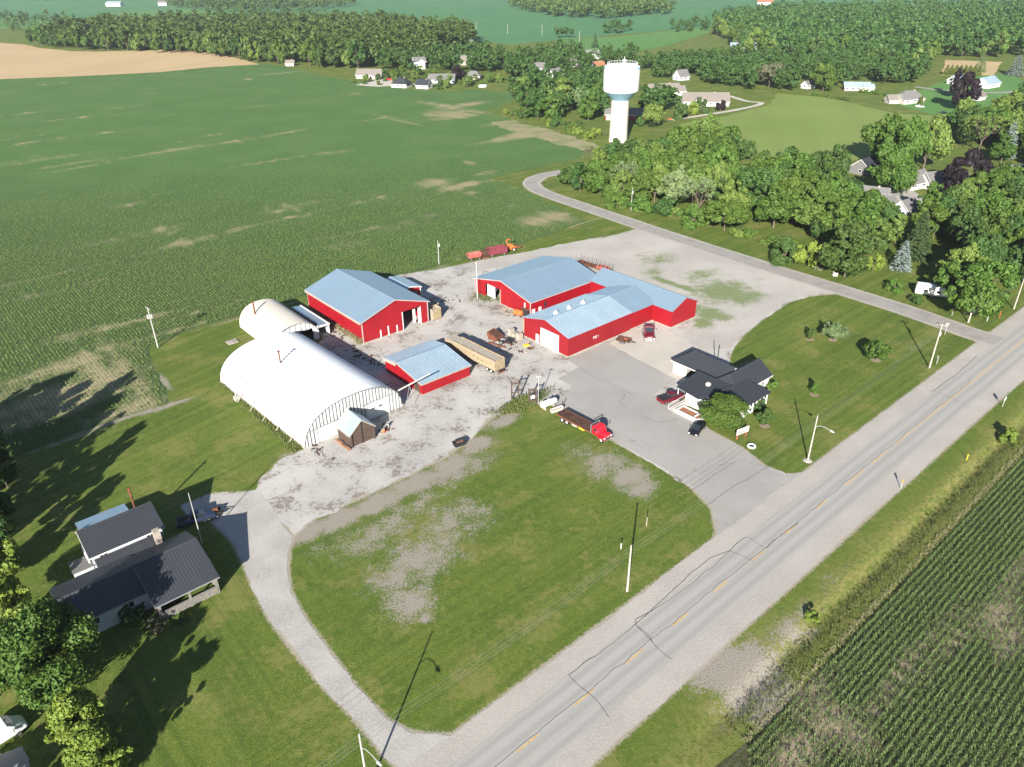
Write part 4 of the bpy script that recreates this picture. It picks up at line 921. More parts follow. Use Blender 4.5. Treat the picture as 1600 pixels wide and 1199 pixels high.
mb = MB(); mb.tube([(5.2, 1.2, 3.2), (5.2, 1.2, 7.4)], 0.1, 8); mb.build('antenna_mast', M['black'], g1)

# ---- farmhouse in the lower left -----------------------------------------------------------
fh = thing('farmhouse', 'grey farmhouse with dark metal roofs beside the gravel driveway', 'house', (-55.6, 68.9), RZ)
h1 = shifted(fh, 'long_wing', -1.2, 0)
gable(h1, 9.6, 8.6, 3.1, 4.9, 'siding_grey', 'metal_dark', 'steel', ov=0.35, cap='metal_dark', corner=False, rp=3.6)
for s0 in (1.9, 6.2): window(h1, (0, 0), (1, 0), (0, -1), s0, 1.5, 1.5, 1.1)
window(h1, (0, 0), (1, 0), (0, -1), 5.4, 0.25, 1.1, 0.5)
h2 = shifted(fh, 'porch_wing', 8.42, -3.4)
gable(h2, 8.0, 12.0, 2.9, 4.95, 'grey_wood', 'metal_dark', 'steel', ov=0.35, cap='metal_dark', corner=False, rp=7.0, opens={'y0': [(0.4, 4.0, 1.3, 2.5), (4.3, 7.6, 1.3, 2.5)]}, gov=0.3)
for k in range(26):
    mb = MB(); x = 0.25 + k * 0.29; mb.box(x, x + 0.25, -0.06, -0.005, 0.1, 1.28); mb.build('plank', M['grey_wood'], h2)
h3 = shifted(fh, 'upper_block', 4.4, 10.6)
gable(h3, 9.6, 7.0, 4.2, 6.0, 'siding_grey', 'shingle', 'white', ov=0.35, cap='shingle', corner=False, rp=4.3)
for s0 in (0.9, 7.3): window(h3, (0, 0), (1, 0), (0, -1), s0, 3.35, 1.2, 0.75)
mb = MB(); mb.hexa([(0.3, 7.42, 3.5), (7.4, 7.42, 3.5), (7.4, 11.0, 3.0), (0.3, 11.0, 3.0)], [(0.3, 7.42, 3.65), (7.4, 7.42, 3.65), (7.4, 11.0, 3.15), (0.3, 11.0, 3.15)]); mb.build('lean_roof', M['roof_blue'], h3)
mb = MB(); mb.box(0.5, 7.2, 7.05, 10.7, 0, 3.0); mb.build('lean_wall', M['siding_white'], h3)
mb = MB(); mb.hexa([(0.2, -2.0, 3.0), (9.3, -2.0, 3.0), (9.3, -0.02, 3.35), (0.2, -0.02, 3.35)], [(0.2, -2.0, 3.15), (9.3, -2.0, 3.15), (9.3, -0.02, 3.5), (0.2, -0.02, 3.5)]); mb.build('link_roof', M['metal_dark'], h3)
mb = MB(); mb.box(-2.6, -0.1, 0.0, 2.6, 0, 2.6); mb.build('flat_annex', M['siding_white'], h3)
mb = MB(); mb.box(-2.75, 0.0, -0.15, 2.75, 2.602, 2.75); mb.build('annex_roof', M['shingle_grey'], h3)
mb = MB(); mb.tube([(8.2, 8.0, 0), (8.2, 8.0, 7.2)], 0.16, 8); mb.tube([(8.2, 8.0, 7.2), (8.2, 8.0, 7.4)], 0.25, 8); mb.build('flue_pipe', M['rust'], h3)
mb = MB(); mb.tube([(-0.35, 0.4, 3.0), (-0.35, 4.4, 3.0)], 0.12, 6); mb.tube([(-0.35, 4.4, 3.0), (0.1, 4.6, 5.0)], 0.1, 6); mb.build('downpipe', M['white'], h3)
mb = MB(); mb.box(8.0, 8.9, -2.2, -1.4, 3.0, 5.4); mb.build('chimney', M['concrete'], h3)
mb = MB(); mb.box(15.6, 17.4, 2.0, 5.2, 0, 0.5); mb.build('deck', M['board_pale'], fh)
for k, (x, y) in enumerate(((15.6, 2.0), (17.4, 2.0), (17.4, 5.2))):
    mb = MB(); mb.box(x - 0.05, x + 0.05, y - 0.05, y + 0.05, 0.5, 1.5); mb.build('deck_post', M['white'], fh)
mb = MB(); mb.box(15.6, 17.4, 1.97, 2.03, 1.45, 1.52); mb.box(17.37, 17.43, 2.0, 5.2, 1.45, 1.52); mb.build('deck_rail', M['white'], fh)

# ================================================================ vehicles and yard things
def brg(b): return R(90 - b)            # compass-like bearing (from +Y clockwise) to rotation about z

def wheel(root, x, y, r=0.36, w=0.24, rim='chrome', out=1):
    mb = MB(); n = 16; prof = [(-w / 2, r * 0.55), (-w / 2, r * 0.92), (-w / 2 + 0.04, r), (w / 2 - 0.04, r), (w / 2, r * 0.92), (w / 2, r * 0.55)]
    V = []; F = []
    for k in range(n):
        t = 2 * math.pi * k / n
        for a, q in prof: V.append((x + q * math.cos(t), y + a, r + q * math.sin(t)))
    m = len(prof)
    for k in range(n):
        for j in range(m): F.append((k * m + j, k * m + (j + 1) % m, ((k + 1) % n) * m + (j + 1) % m, ((k + 1) % n) * m + j))
    mb.add(V, F); o = mb.build('wheel', M['black'], root, True)
    mb = MB(); mb.tube([(x, y + out * w * 0.42, r), (x, y + out * w * 0.36, r), (x, y - out * w * 0.3, r)], [r * 0.3, r * 0.6, r * 0.6], 14); mb.build('rim', M[rim], o)
    return o

def loft(mb, rings, mi=0):
    """closed rings of equal length joined along x"""
    n = len(rings[0]); V = [p for r in rings for p in r]; F = []
    for i in range(len(rings) - 1):
        for k in range(n): F.append((i * n + k, i * n + (k + 1) % n, (i + 1) * n + (k + 1) % n, (i + 1) * n + k))
    F.append(tuple(range(n))[::-1]); F.append(tuple(range((len(rings) - 1) * n, len(rings) * n)))
    mb.add(V, F, mi)

def ring(x, hw, z0, z1, rd=0.12):
    return [(x, -hw + rd, z0), (x, hw - rd, z0), (x, hw, z0 + rd), (x, hw, z1 - rd), (x, hw - rd, z1), (x, -hw + rd, z1), (x, -hw, z1 - rd), (x, -hw, z0 + rd)]

def car(name, label, cat, at, b, paint_, kind='sedan', glass='glass', rim='chrome'):
    c = thing(name, label, cat, at, brg(b)); mb = MB()
    if kind == 'sedan':
        Lc, hw = 4.7, 0.90
        loft(mb, [ring(-2.35, .72, .45, .82), ring(-2.28, .84, .32, .95), ring(-1.5, hw, .24, .98), ring(0.9, hw, .22, .94), ring(1.9, .88, .24, .84), ring(2.25, .78, .32, .72), ring(2.36, .66, .4, .62)])
        mb.build('body', M[paint_], c)
        mb = MB(); loft(mb, [ring(-1.75, .70, .90, .98, .03), ring(-1.05, .66, .90, 1.38), ring(0.1, .66, .90, 1.43), ring(1.05, .72, .88, .96, .03)]); mb.build('cabin', M[glass], c)
        mb = MB(); loft(mb, [ring(-1.0, .60, 1.36, 1.41, .02), ring(-.5, .63, 1.38, 1.45, .03), ring(.1, .6, 1.40, 1.46, .03)]); mb.build('roof_panel', M[paint_], c)
        xs, wy, wr = (-1.45, 1.42), 0.80, 0.34; zl = .62; xf = 2.27
    else:
        Lc, hw = 5.8, 1.0
        loft(mb, [ring(-2.9, .95, .5, 1.02, .05), ring(-2.8, hw, .45, 1.1, .08), ring(-.75, hw, .42, 1.1, .08), ring(-.7, hw, .42, 1.12), ring(1.1, hw, .42, 1.14), ring(2.3, .98, .42, 1.12), ring(2.75, .94, .45, 1.0), ring(2.85, .88, .5, .9)])
        mb.build('body', M[paint_], c)
        mb = MB(); loft(mb, [ring(-.78, .80, 1.08, 1.16, .03), ring(-.62, .76, 1.08, 1.76), ring(.55, .76, 1.08, 1.80), ring(1.5, .84, 1.06, 1.14, .03)]); mb.build('cabin', M[glass], c)
        mb = MB(); loft(mb, [ring(-.66, .72, 1.74, 1.80, .02), ring(0, .74, 1.77, 1.85, .03), ring(.6, .70, 1.78, 1.85, .03)]); mb.build('roof_panel', M[paint_], c)
        mb = MB(); mb.box(-2.7, -.9, -.8, .8, 1.03, 1.115); mb.build('bed_cover', M['black'], c)
        xs, wy, wr = (-1.85, 1.75), 0.88, 0.40; zl = .85; xf = 2.74
    for x in xs:
        for s in (-1, 1): wheel(c, x, s * wy, wr, .26, rim, s)
    for s in (-1, 1):
        mb = MB(); mb.box(xf - .06, xf + .07, s * .66 - .16, s * .66 + .16, zl - .07, zl + .07); mb.build('headlight', M['lamp'], c)
        mb = MB(); mb.box(-Lc / 2 - .01, -Lc / 2 + .1, s * .70 - .12, s * .70 + .12, zl, zl + .16); mb.build('taillight', M['taillight'], c)
        mb = MB(); mb.box(.8, .95, s * (hw + .1) - .09, s * (hw + .1) + .09, 1.0, 1.14); mb.build('mirror', M['black'], c)
    return c

car('car', 'black parked sedan at the edge of the asphalt apron, before the round tree', 'car', (34.23,116.71), 214, 'blackpaint')
car('pickup_truck', 'maroon pickup with black bed cover parked at the office porch', 'pickup', (31.5,127.98), 62, 'maroon', 'pickup')
car('pickup_truck', 'dark blue pickup standing in the shadow of the farmhouse', 'pickup', (-49.71,92.29), 62, 'navy', 'pickup')

def small_trailer(label, at, b, L=3.2, W=1.7, side=0.35, mat='rust_dark', load=None, group=None):
    t = thing('utility_trailer', label, 'trailer', at, brg(b), group)
    mb = MB(); mb.box(-L / 2, L / 2, -W / 2, W / 2, .5, .62); mb.build('deck', M[mat], t)
    for s in (-1, 1):
        mb = MB(); mb.box(-L / 2, L / 2, s * W / 2 - .03, s * W / 2 + .03, .62, .62 + side); mb.build('side_board', M[mat], t)
        for x in (-.45, .35): wheel(t, x, s * (W / 2 + .16), .32, .2, 'chrome', s)
    mb = MB(); mb.tube([(L / 2 - .1, -.5, .54), (L / 2 + 1.2, 0, .5)], .05, 6); mb.tube([(L / 2 - .1, .5, .54), (L / 2 + 1.3, 0.02, .5)], .05, 6); mb.build('drawbar', M['black'], t)
    for k in range(load or 0):
        mb = MB(); a = random.Random(k + 3); x = a.uniform(-L / 2 + .3, L / 2 - .8); y = a.uniform(-W / 2 + .2, W / 2 - .5); mb.box(x, x + a.uniform(.4, .9), y, y + .35, .63, .7 + a.uniform(.1, .5)); mb.build('load', M['rust'], t)
    return t
small_trailer('low dark utility trailer parked by the long workshop wall', (25.65,154.36), 118, load=4)
small_trailer('small trailer behind the dark blue pickup', (-47.46,93.66), 62, 2.4, 1.4, .3, 'black', 3)

# ---- red flatbed truck -----------------------------------------------------------------
t = thing('flatbed_truck', 'old red cab truck with long rusty flat deck at the lawn edge', 'truck', loc(0.9, 0.6, np.array((13.3,116.46))), brg(137.5))
mb = MB(); mb.box(-6.1, 2.6, -.45, .45, .62, .95); mb.build('chassis', M['black'], t)
for k in range(11):
    x = -6.3 + k * .76; mb = MB(); mb.box(x, x + .73, -1.25, 1.25, 1.12 + .01 * (k % 3), 1.24 + .01 * (k % 2)); mb.build('plank', M['rust_dark'], t)
for s in (-1, 1):
    mb = MB(); mb.box(-6.32, 2.1, s * 1.27 - .05, s * 1.27 + .05, 1.0, 1.3); mb.build('side_rail', M['rust'], t)
mb = MB(); mb.box(2.1, 2.2, -1.25, 1.25, 1.0, 2.3); mb.build('headboard', M['rust_dark'], t)
mb = MB(); loft(mb, [ring(2.5, 1.05, .8, 2.5, .18), ring(3.0, 1.12, .75, 2.65, .22), ring(3.7, 1.12, .75, 2.62, .22), ring(4.15, 1.1, .75, 1.75, .15)]); mb.build('cab', M['redpaint'], t)
mb = MB(); mb.hexa([(3.80, -.92, 1.78), (4.10, -.92, 1.78), (4.10, .92, 1.78), (3.80, .92, 1.78)], [(3.70, -.86, 2.42), (3.80, -.86, 2.42), (3.80, .86, 2.42), (3.70, .86, 2.42)]); mb.build('windscreen', M['glass'], t)
for s in (-1, 1):
    mb = MB(); mb.box(2.85, 3.6, s * 1.115 - .02, s * 1.115 + .03, 1.75, 2.35); mb.build('side_window', M['glass'], t)
    mb = MB(); mb.tube([(3.9, s * 1.12, 2.1), (4.05, s * 1.5, 2.1)], .025, 6); mb.box(4.0, 4.06, s * 1.5 - .1, s * 1.5 + .1, 1.8, 2.3); mb.build('mirror', M['chrome'], t)
    mb = MB(); loft(mb, [[(x, s * .62, .78 + 0 * x), (x, s * 1.2, .78), (x, s * 1.2, zz), (x, s * .62, zz + .05)] if s > 0 else [(x, s * .62, zz + .05), (x, s * 1.2, zz), (x, s * 1.2, .78), (x, s * .62, .78)] for x, zz in ((4.0, .95), (4.4, 1.22), (4.9, 1.25), (5.4, 1.0))]); mb.build('fender', M['redpaint'], t)
    mb = MB(); mb.tube([(5.38, s * .92, 1.02), (5.5, s * .92, 1.02)], .15, 10); mb.build('headlight', M['lamp'], t)
mb = MB(); loft(mb, [ring(4.1, .78, .8, 1.72, .2), ring(5.0, .68, .8, 1.6, .22), ring(5.45, .6, .85, 1.45, .2)]); mb.build('hood', M['redpaint'], t)
mb = MB(); mb.box(5.46, 5.5, -.42, .42, .9, 1.32); mb.build('grille', M['chrome'], t)
mb = MB(); mb.box(5.52, 5.68, -1.15, 1.15, .5, .72); mb.build('bumper', M['chrome'], t)
mb = MB(); mb.box(2.26, 2.36, -1.2, 1.2, 2.7, 2.8); mb.box(2.26, 2.36, -1.2, -1.1, .95, 2.7); mb.box(2.26, 2.36, 1.1, 1.2, .95, 2.7); mb.build('roll_bar', M['steel'], t)
for x in (-4.9, -3.7):
    for s in (-1, 1): wheel(t, x, s * 1.0, .5, .45, 'white', s)
for s in (-1, 1): wheel(t, 4.75, s * .98, .5, .3, 'white', s)
mb = MB(); mb.box(-2.4, -1.2, -1.2, -.7, .5, 1.0); mb.build('tool_box', M['galv'], t)
mb = MB(); mb.tube([(-.6, -.95, .75), (.5, -.95, .75)], .3, 10); mb.build('fuel_tank', M['yellow'], t)

# ---- maroon tractor unit --------------------------------------------------------------
t = thing('tractor_unit', 'maroon truck tractor with chrome bumper and exhaust stacks facing the apron', 'truck', (31.74,156.57), brg(184))
mb = MB(); mb.box(-3.6, 1.2, -.45, .45, .6, .95); mb.build('chassis', M['black'], t)
mb = MB(); loft(mb, [ring(-1.0, 1.1, 1.0, 3.0, .15), ring(0.4, 1.15, .9, 3.05, .18), ring(1.0, 1.12, .9, 2.0, .15)]); mb.build('cab', M['maroon'], t)
mb = MB(); mb.hexa([(.72, -.95, 2.0), (1.02, -.95, 2.0), (1.02, .95, 2.0), (.72, .95, 2.0)], [(.42, -.9, 2.85), (.56, -.9, 2.85), (.56, .9, 2.85), (.42, .9, 2.85)]); mb.build('windscreen', M['glass'], t)
mb = MB(); loft(mb, [ring(.95, .95, .9, 1.95, .2), ring(2.4, .85, .9, 1.75, .22), ring(2.75, .8, .95, 1.6, .2)]); mb.build('hood', M['maroon'], t)
mb = MB(); mb.box(2.76, 2.84, -.55, .55, .8, 1.55); mb.build('grille', M['chrome'], t)
mb = MB(); mb.box(2.86, 3.05, -1.2, 1.2, .4, .85); mb.build('bumper', M['chrome'], t)
for s in (-1, 1):
    mb = MB(); loft(mb, [[(x, s * .8, .85), (x, s * 1.25, .85), (x, s * 1.25, zz), (x, s * .8, zz)][::s] for x, zz in ((1.3, .95), (1.7, 1.25), (2.4, 1.25), (2.85, 1.0))]); mb.build('fender', M['maroon'], t)
    mb = MB(); mb.box(2.84, 2.92, s * .95 - .18, s * .95 + .18, 1.0, 1.25); mb.build('headlight', M['lamp'], t)
    mb = MB(); mb.tube([(-1.2, s * 1.1, .8), (-1.2, s * 1.1, 3.5)], .09, 8); mb.build('exhaust_stack', M['chrome'], t)
    mb = MB(); mb.box(.5, .58, s * 1.45 - .12, s * 1.45 + .12, 1.9, 2.5); mb.tube([(.5, s * 1.1, 2.3), (.54, s * 1.45, 2.3)], .02, 6); mb.build('mirror', M['chrome'], t)
    mb = MB(); mb.box(-.3, .9, s * 1.12 - .28, s * 1.12 + .28, .5, .85); mb.build('fuel_tank', M['chrome'], t)
    for x in (-3.0, -1.85): wheel(t, x, s * .95, .5, .5, 'chrome', s)
    wheel(t, 2.05, s * 1.0, .5, .3, 'chrome', s)

# ---- long board-sided trailer --------------------------------------------------------
p0 = np.array((-3.36,138.79)); hd = np.array([math.sin(R(137)), math.cos(R(137))]); sdv = np.array([math.sin(R(47)), math.cos(R(47))])
c0 = p0 + sdv * 1.35 - hd * 8.6
t = thing('board_trailer', 'long trailer with tall yellowed board sides beside the low red shed', 'trailer', tuple(c0), brg(137))
mb = MB(); mb.box(-8.4, 8.6, -1.3, 1.3, 1.0, 1.2); mb.build('deck', M['timber'], t)
mb = MB(); mb.box(-8.8, 8.9, -.5, .5, .65, .99); mb.build('chassis', M['black'], t)
rb = random.Random(8)
for s in (-1, 1):
    for k in range(40):
        x = -8.3 + k * .42; zt = (3.45 if k > 5 else 3.1) + rb.uniform(-.05, .05)
        mb = MB(); y = s * (1.32 + rb.uniform(0, .025)); mb.box(x, x + .40, y - .03, y + .03, 1.05, zt); mb.build('plank', M['board'], t)
    for z in (1.6, 2.9):
        mb = MB(); mb.box(-8.3, 8.5, s * 1.40 - .03, s * 1.40 + .03, z, z + .14); mb.build('rail', M['board_pale'], t)
for k in range(6):
    y = -1.25 + k * .42; mb = MB(); mb.box(8.52, 8.58, y, y + .4, 1.05, 3.5); mb.build('plank', M['board'], t)
for k in range(17):
    x = -8.3 + k; mb = MB(); mb.box(x, x + .96, -1.24, 1.24, 3.12 + rb.uniform(-.04, .05), 3.24); mb.build('top_board', M['board_pale'], t)
for s in (-1, 1):
    for x in (5.6, 6.9): wheel(t, x, s * 1.05, .5, .4, 'white', s)
    mb = MB(); mb.box(-5.6, -5.4, s * .8 - .1, s * .8 + .1, 0, 1.0); mb.build('landing_leg', M['steel'], t)
mb = MB(); mb.box(8.9, 9.05, -1.2, 1.2, .5, .75); mb.build('bumper', M['rust'], t)

# ---- open bins of pale boards beside the barn ---------------------------------------------
def bin_(label, at, b, L, W, Hh, lid=False):
    c = thing('wooden_bin', label, 'bin', at, brg(b), 'wooden bins beside the large barn'); r = random.Random(int(at[0] * 10))
    n = max(3, int(L / .45))
    for s in (-1, 1):
        for k in range(n):
            x = -L / 2 + k * L / n; mb = MB(); mb.box(x, x + L / n - .03, s * W / 2 - .03, s * W / 2 + .03, .1, Hh + r.uniform(-.06, .06)); mb.build('board', M['board'], c)
    n = max(3, int(W / .45))
    for s in (-1, 1):
        for k in range(n):
            y = -W / 2 + k * W / n; mb = MB(); mb.box(s * L / 2 - .03, s * L / 2 + .03, y + .035, y + W / n - .035, .1, Hh + r.uniform(-.06, .06)); mb.build('board', M['board_pale'], c)
    mb = MB(); mb.box(-L / 2 + .05, L / 2 - .05, -W / 2 + .05, W / 2 - .05, .1, Hh * .8); mb.build('contents', M['board_pale'], c)
    mb = MB(); mb.box(-L / 2, L / 2, -W / 2, -W / 2 + .15, 0, .095); mb.box(-L / 2, L / 2, W / 2 - .15, W / 2, 0, .095); mb.build('skid', M['timber'], c)
bin_('tall wooden bin nearest the barn front corner', loc(1.9, 1.3, np.array((-19.51,166.76))), 50, 2.5, 2.4, 2.9)
bin_('low wooden bin second from the barn front corner', loc(3.6, 5.4, np.array((-19.51,166.76))), 50, 3.0, 3.4, 2.2)
bin_('long wooden bin in the middle of the row beside the barn', loc(3.2, 9.8, np.array((-19.51,166.76))), 50, 3.0, 3.6, 2.2)
bin_('square pale bin near the shed behind the barn', loc(3.9, 14.8, np.array((-19.51,166.76))), 50, 2.6, 2.8, 2.4)
bin_('small farthest bin behind the large barn', loc(6.6, 19.4, np.array((-19.51,166.76))), 50, 2.2, 2.0, 2.2)

# ---- scrap and machines ----------------------------------------------------------------
def hopper(mb, x0, x1, y0, y1, z0, z1, flare=.35, mi=0):
    b = [(x0 + flare, y0 + flare, z0), (x1 - flare, y0 + flare, z0), (x1 - flare, y1 - flare, z0), (x0 + flare, y1 - flare, z0)]
    t_ = [(x0, y0, z1), (x1, y0, z1), (x1, y1, z1), (x0, y1, z1)]; i_ = [(x0 + .07, y0 + .07, z1), (x1 - .07, y0 + .07, z1), (x1 - .07, y1 - .07, z1), (x0 + .07, y1 - .07, z1)]
    k_ = [(p[0], p[1], z0 + .08) for p in b]
    mb.add(b + t_ + i_ + k_, [(3, 2, 1, 0)] + [(i, (i + 1) % 4, 4 + (i + 1) % 4, 4 + i) for i in range(4)] + [(4 + i, 4 + (i + 1) % 4, 8 + (i + 1) % 4, 8 + i) for i in range(4)] + [(8 + i, 8 + (i + 1) % 4, 12 + (i + 1) % 4, 12 + i) for i in range(4)] + [(12, 13, 14, 15)], mi)

s = thing('rusty_spreader', 'rusty tipped hopper machine with bare frame in front of the workshop door', 'machine', (-1.96,155.01), brg(125))
mb = MB(); mb.hexa([(-3.4, -1.2, .4), (-1.2, -1.2, .3), (-1.2, 1.2, .3), (-3.4, 1.2, .4)], [(-3.6, -1.4, 2.2), (-.6, -1.3, 1.0), (-.6, 1.3, 1.0), (-3.6, 1.4, 2.2)]); mb.build('hopper', M['rust'], s)
mb = MB(); mb.hexa([(-3.2, -1.0, 2.05), (-.9, -1.0, 1.15), (-.9, 1.0, 1.15), (-3.2, 1.0, 2.05)], [(-3.2, -1.0, 2.1), (-.9, -1.0, 1.2), (-.9, 1.0, 1.2), (-3.2, 1.0, 2.1)]); mb.build('hopper_floor', M['rust_dark'], s)
for y in (-1.0, 1.0):
    mb = MB(); mb.tube([(-1.2, y, .6), (3.2, y * .6, .5)], .12, 6); mb.build('frame_rail', M['rust_dark'], s)
for x, y in ((.4, -1.2), (.4, 1.2)): wheel(s, x, y, .5, .3, 'steel', 1 if y > 0 else -1)
mb = MB(); mb.box(1.2, 2.4, -.6, .6, .5, 1.3); mb.tube([(1.2, -.8, 1.0), (2.6, -.9, 1.3)], .15, 8); mb.build('engine', M['black'], s)
mb = MB(); mb.box(-2.6, 2.2, -2.4, -2.1, .1, .35); mb.build('beam', M['rust'], s)

s = thing('yellow_jack', 'small yellow trolley jack lying in front of the workshop door', 'jack', (3.44,152.9), brg(60))
mb = MB(); mb.box(-.8, .5, -.35, .35, .1, .4); mb.build('body', M['yellow'], s)
mb = MB(); mb.tube([(.5, 0, .35), (1.3, .2, .55)], .08, 6); mb.build('handle', M['black'], s)

s = thing('orange_tank', 'orange horizontal tank on skids beside the middle barn', 'tank', (1.76,169.64), brg(118))
mb = MB(); mb.tube([(-1.3, 0, .95), (-1.1, 0, .95), (1.1, 0, .95), (1.3, 0, .95)], [.35, .75, .75, .35], 16); mb.build('shell', M['rust_orange'], s)
for x in (-.8, .8):
    mb = MB(); mb.box(x - .1, x + .1, -.7, .7, 0, .35); mb.build('skid', M['black'], s)
s = thing('scrap_furnace', 'dark steel furnace box with rusty top beside the orange tank', 'furnace', (3.98,169.97), brg(140))
mb = MB(); mb.box(-1.2, 1.2, -1.0, 1.0, .1, 1.9); mb.build('body', M['black'], s)
mb = MB(); mb.box(-1.25, 1.25, -1.05, 1.05, 1.92, 2.1); mb.build('top', M['rust'], s)
mb = MB(); mb.tube([(-.6, -.3, 2.1), (-.6, -.3, 3.3)], .2, 8); mb.build('flue', M['white'], s)
for k in range(6):
    s = MB(); s.box(-1.9, 1.9, -.12, .12, 0.02, .18 + .02 * k); o_ = s.build('timber_beam', M['board_pale']); at = loc(-1.0 + .55 * k, .3 * (k % 2), np.array((-1.09,172.45))); o_.location = (at[0], at[1], 0); o_.rotation_euler = (0, 0, RZ + 1.45 + .05 * k)
    tag(o_, ('first', 'second', 'third', 'fourth', 'fifth', 'sixth')[k] + ' timber beam from the left in the row before the middle barn', 'beam', 'timber beams by the middle barn')
for k, (u, v, h) in enumerate(((0, 0, 1.5), (0, 1.6, 1.2), (.2, 3.2, 1.7))):
    s = thing('block_stack', ['stack of pale blocks nearest the workshop corner', 'lower middle stack of pale blocks by the workshop corner', 'tallest stack of pale blocks by the workshop corner'][k], 'blocks', loc(-1.5 + u, -1.0 + v, np.array((2.36,158.31))), RZ, 'block stacks at the workshop corner')
    for j in range(int(h / .25)):
        for i in range(3):
            mb = MB(); mb.box(-.6 + i * .42, -.2 + i * .42, -.5 + .03 * (j % 2), .5 + .03 * (j % 2), j * .25, j * .25 + .24); mb.build('block', M['board_pale'], s)

# machines along the crop edge
s = thing('hopper_wagon', 'faded red hopper wagon at the near end of the machine row', 'wagon', (-10.75,210.4), brg(62))
mb = MB(); hopper(mb, -2.2, 2.2, -1.2, 1.2, .8, 2.0, .4); mb.build('hopper', M['rust_pink'], s)
for x in (-1.3, 1.3):
    for y in (-1, 1): wheel(s, x, y * .95, .42, .25, 'steel', y)
s = thing('drum_mixer', 'dark rusty drum next to the plum coloured box wagon', 'drum', (-7.59,212.51), brg(62))
mb = MB(); mb.tube([(-1.3, 0, 1.2), (-1.1, 0, 1.2), (1.1, 0, 1.2), (1.3, 0, 1.2)], [.5, 1.15, 1.15, .6], 16); mb.build('drum', M['rust_dark'], s)
mb = MB(); mb.box(-1.2, 1.2, -.8, .8, 0, .3); mb.build('frame', M['rust'], s)
s = thing('box_wagon', 'plum red ribbed box wagon in the machine row by the crop', 'wagon', (-4.19,214.09), brg(62))
mb = MB(); hopper(mb, -3.0, 3.0, -1.3, 1.3, .7, 2.5, .05); mb.build('box', M['plum'], s)
for k in range(8):
    mb = MB(); x = -2.8 + k * .8; mb.box(x, x + .12, -1.42, -1.31, .8, 2.5); mb.build('rib', M['plum'], s)
for x in (-2, 2):
    for y in (-1, 1): wheel(s, x, y * 1.0, .45, .28, 'steel', y)
s = thing('rusty_baler', 'orange rusty baler with curved chute at the far end of the machine row', 'machine', (0.23,218.54), brg(62))
mb = MB(); loft(mb, [ring(-1.4, .8, .5, 1.4), ring(0, 1.1, .4, 2.0), ring(1.4, .7, .5, 1.2)]); mb.build('body', M['rust_orange'], s)
mb = MB(); mb.tube([(-.8, .3, 1.6), (-1.5, .6, 2.8), (-.6, .9, 3.3), (.3, 1.0, 2.9)], .2, 8); mb.build('chute', M['rust_orange'], s)
mb = MB(); mb.box(1.4, 3.2, -.4, .4, .5, .9); mb.build('drawbar', M['rust'], s)
for y in (-1, 1): wheel(s, 0.2, y * 1.3, .55, .3, 'white', y)
s = thing('stake_trailer', 'long rusty trailer with upright stakes behind the middle barn', 'trailer', (23.63,201.44), brg(135))
mb = MB(); mb.box(-6, 6, -1.2, 1.2, .9, 1.1); mb.build('deck', M['rust'], s)
for k in range(9):
    for y in (-1.15, 1.15):
        mb = MB(); x = -5.8 + k * 1.4; mb.box(x, x + .09, y - .05, y + .05, 1.1, 2.7); mb.build('stake', M['rust_dark'], s)
mb = MB(); mb.box(1.5, 4.8, -1.0, .9, 1.11, 1.7); mb.build('load', M['rust_pink'], s)
for x in (3.5, 4.6):
    for y in (-1, 1): wheel(s, x, y * .95, .45, .3, 'steel', y)

# gas tanks and gantry frames by the lawn
s = thing('propane_tank', 'white horizontal gas tank at the top edge of the lawn', 'tank', (7.11,125.76), brg(55))
mb = MB(); mb.tube([(-2.0, 0, 1.15), (-1.85, 0, 1.15), (-1.6, 0, 1.15), (1.6, 0, 1.15), (1.85, 0, 1.15), (2.0, 0, 1.15)], [.15, .45, .62, .62, .45, .15], 18); mb.build('shell', M['white_tank'], s, True)
for x in (-1.1, 1.1):
    mb = MB(); mb.box(x - .12, x + .12, -.55, .55, 0, .7); mb.build('saddle', M['concrete'], s)
mb = MB(); mb.tube([(0, 0, 1.75), (0, 0, 2.0)], .2, 8); mb.build('valve_cap', M['white'], s)
s = thing('water_trough', 'long cream trough beside the white gas tank', 'trough', (8.64,124.05), brg(58))
mb = MB(); hopper(mb, -1.4, 1.4, -.4, .4, .2, .95, .12); mb.build('basin', M['cream'], s)
for x in (-1.0, 1.0):
    mb = MB(); mb.box(x - .08, x + .08, -.35, .35, 0, .2); mb.build('foot', M['black'], s)
mb = MB(); mb.tube([(1.6, .3, 0), (1.6, .3, 1.9)], .09, 6); mb.build('post', M['black'], s)
for k, (px, lab) in enumerate((((0.61,128.86), 'tall two-legged timber frame left of the gas cylinders'), ((4,126.8), 'timber frame holding the white gas cylinders'))):
    s = thing('timber_frame', lab, 'frame', px, RZ - .5)
    for x in (-.7, .7):
        mb = MB(); mb.box(x - .12, x + .12, -.12, .12, 0, 4.4 if k == 0 else 3.8); mb.build('post', M['timber'], s)
    for z in ((1.6, 3.6) if k == 0 else (1.0, 2.2, 3.3)):
        mb = MB(); mb.box(-.58, .58, -.07, .07, z, z + .2); mb.build('crossbar', M['timber'], s)
for k in range(3):
    s = thing('gas_cylinder', ['left white gas cylinder standing in the timber frame', 'middle white gas cylinder standing in the timber frame', 'right white gas cylinder standing by the timber frame'][k], 'cylinder', loc(.5 + .75 * k, .7, np.array((3.75,127.06))), 0, 'gas cylinders by the timber frame')
    mb = MB(); mb.tube([(0, 0, 0), (0, 0, 1.3), (0, 0, 1.5)], [.32, .32, .15], 12); mb.build('shell', M['white_tank'], s, True)
    mb = MB(); mb.tube([(0, 0, 1.5), (0, 0, 1.7)], .1, 8); mb.build('valve', M['steel'], s)
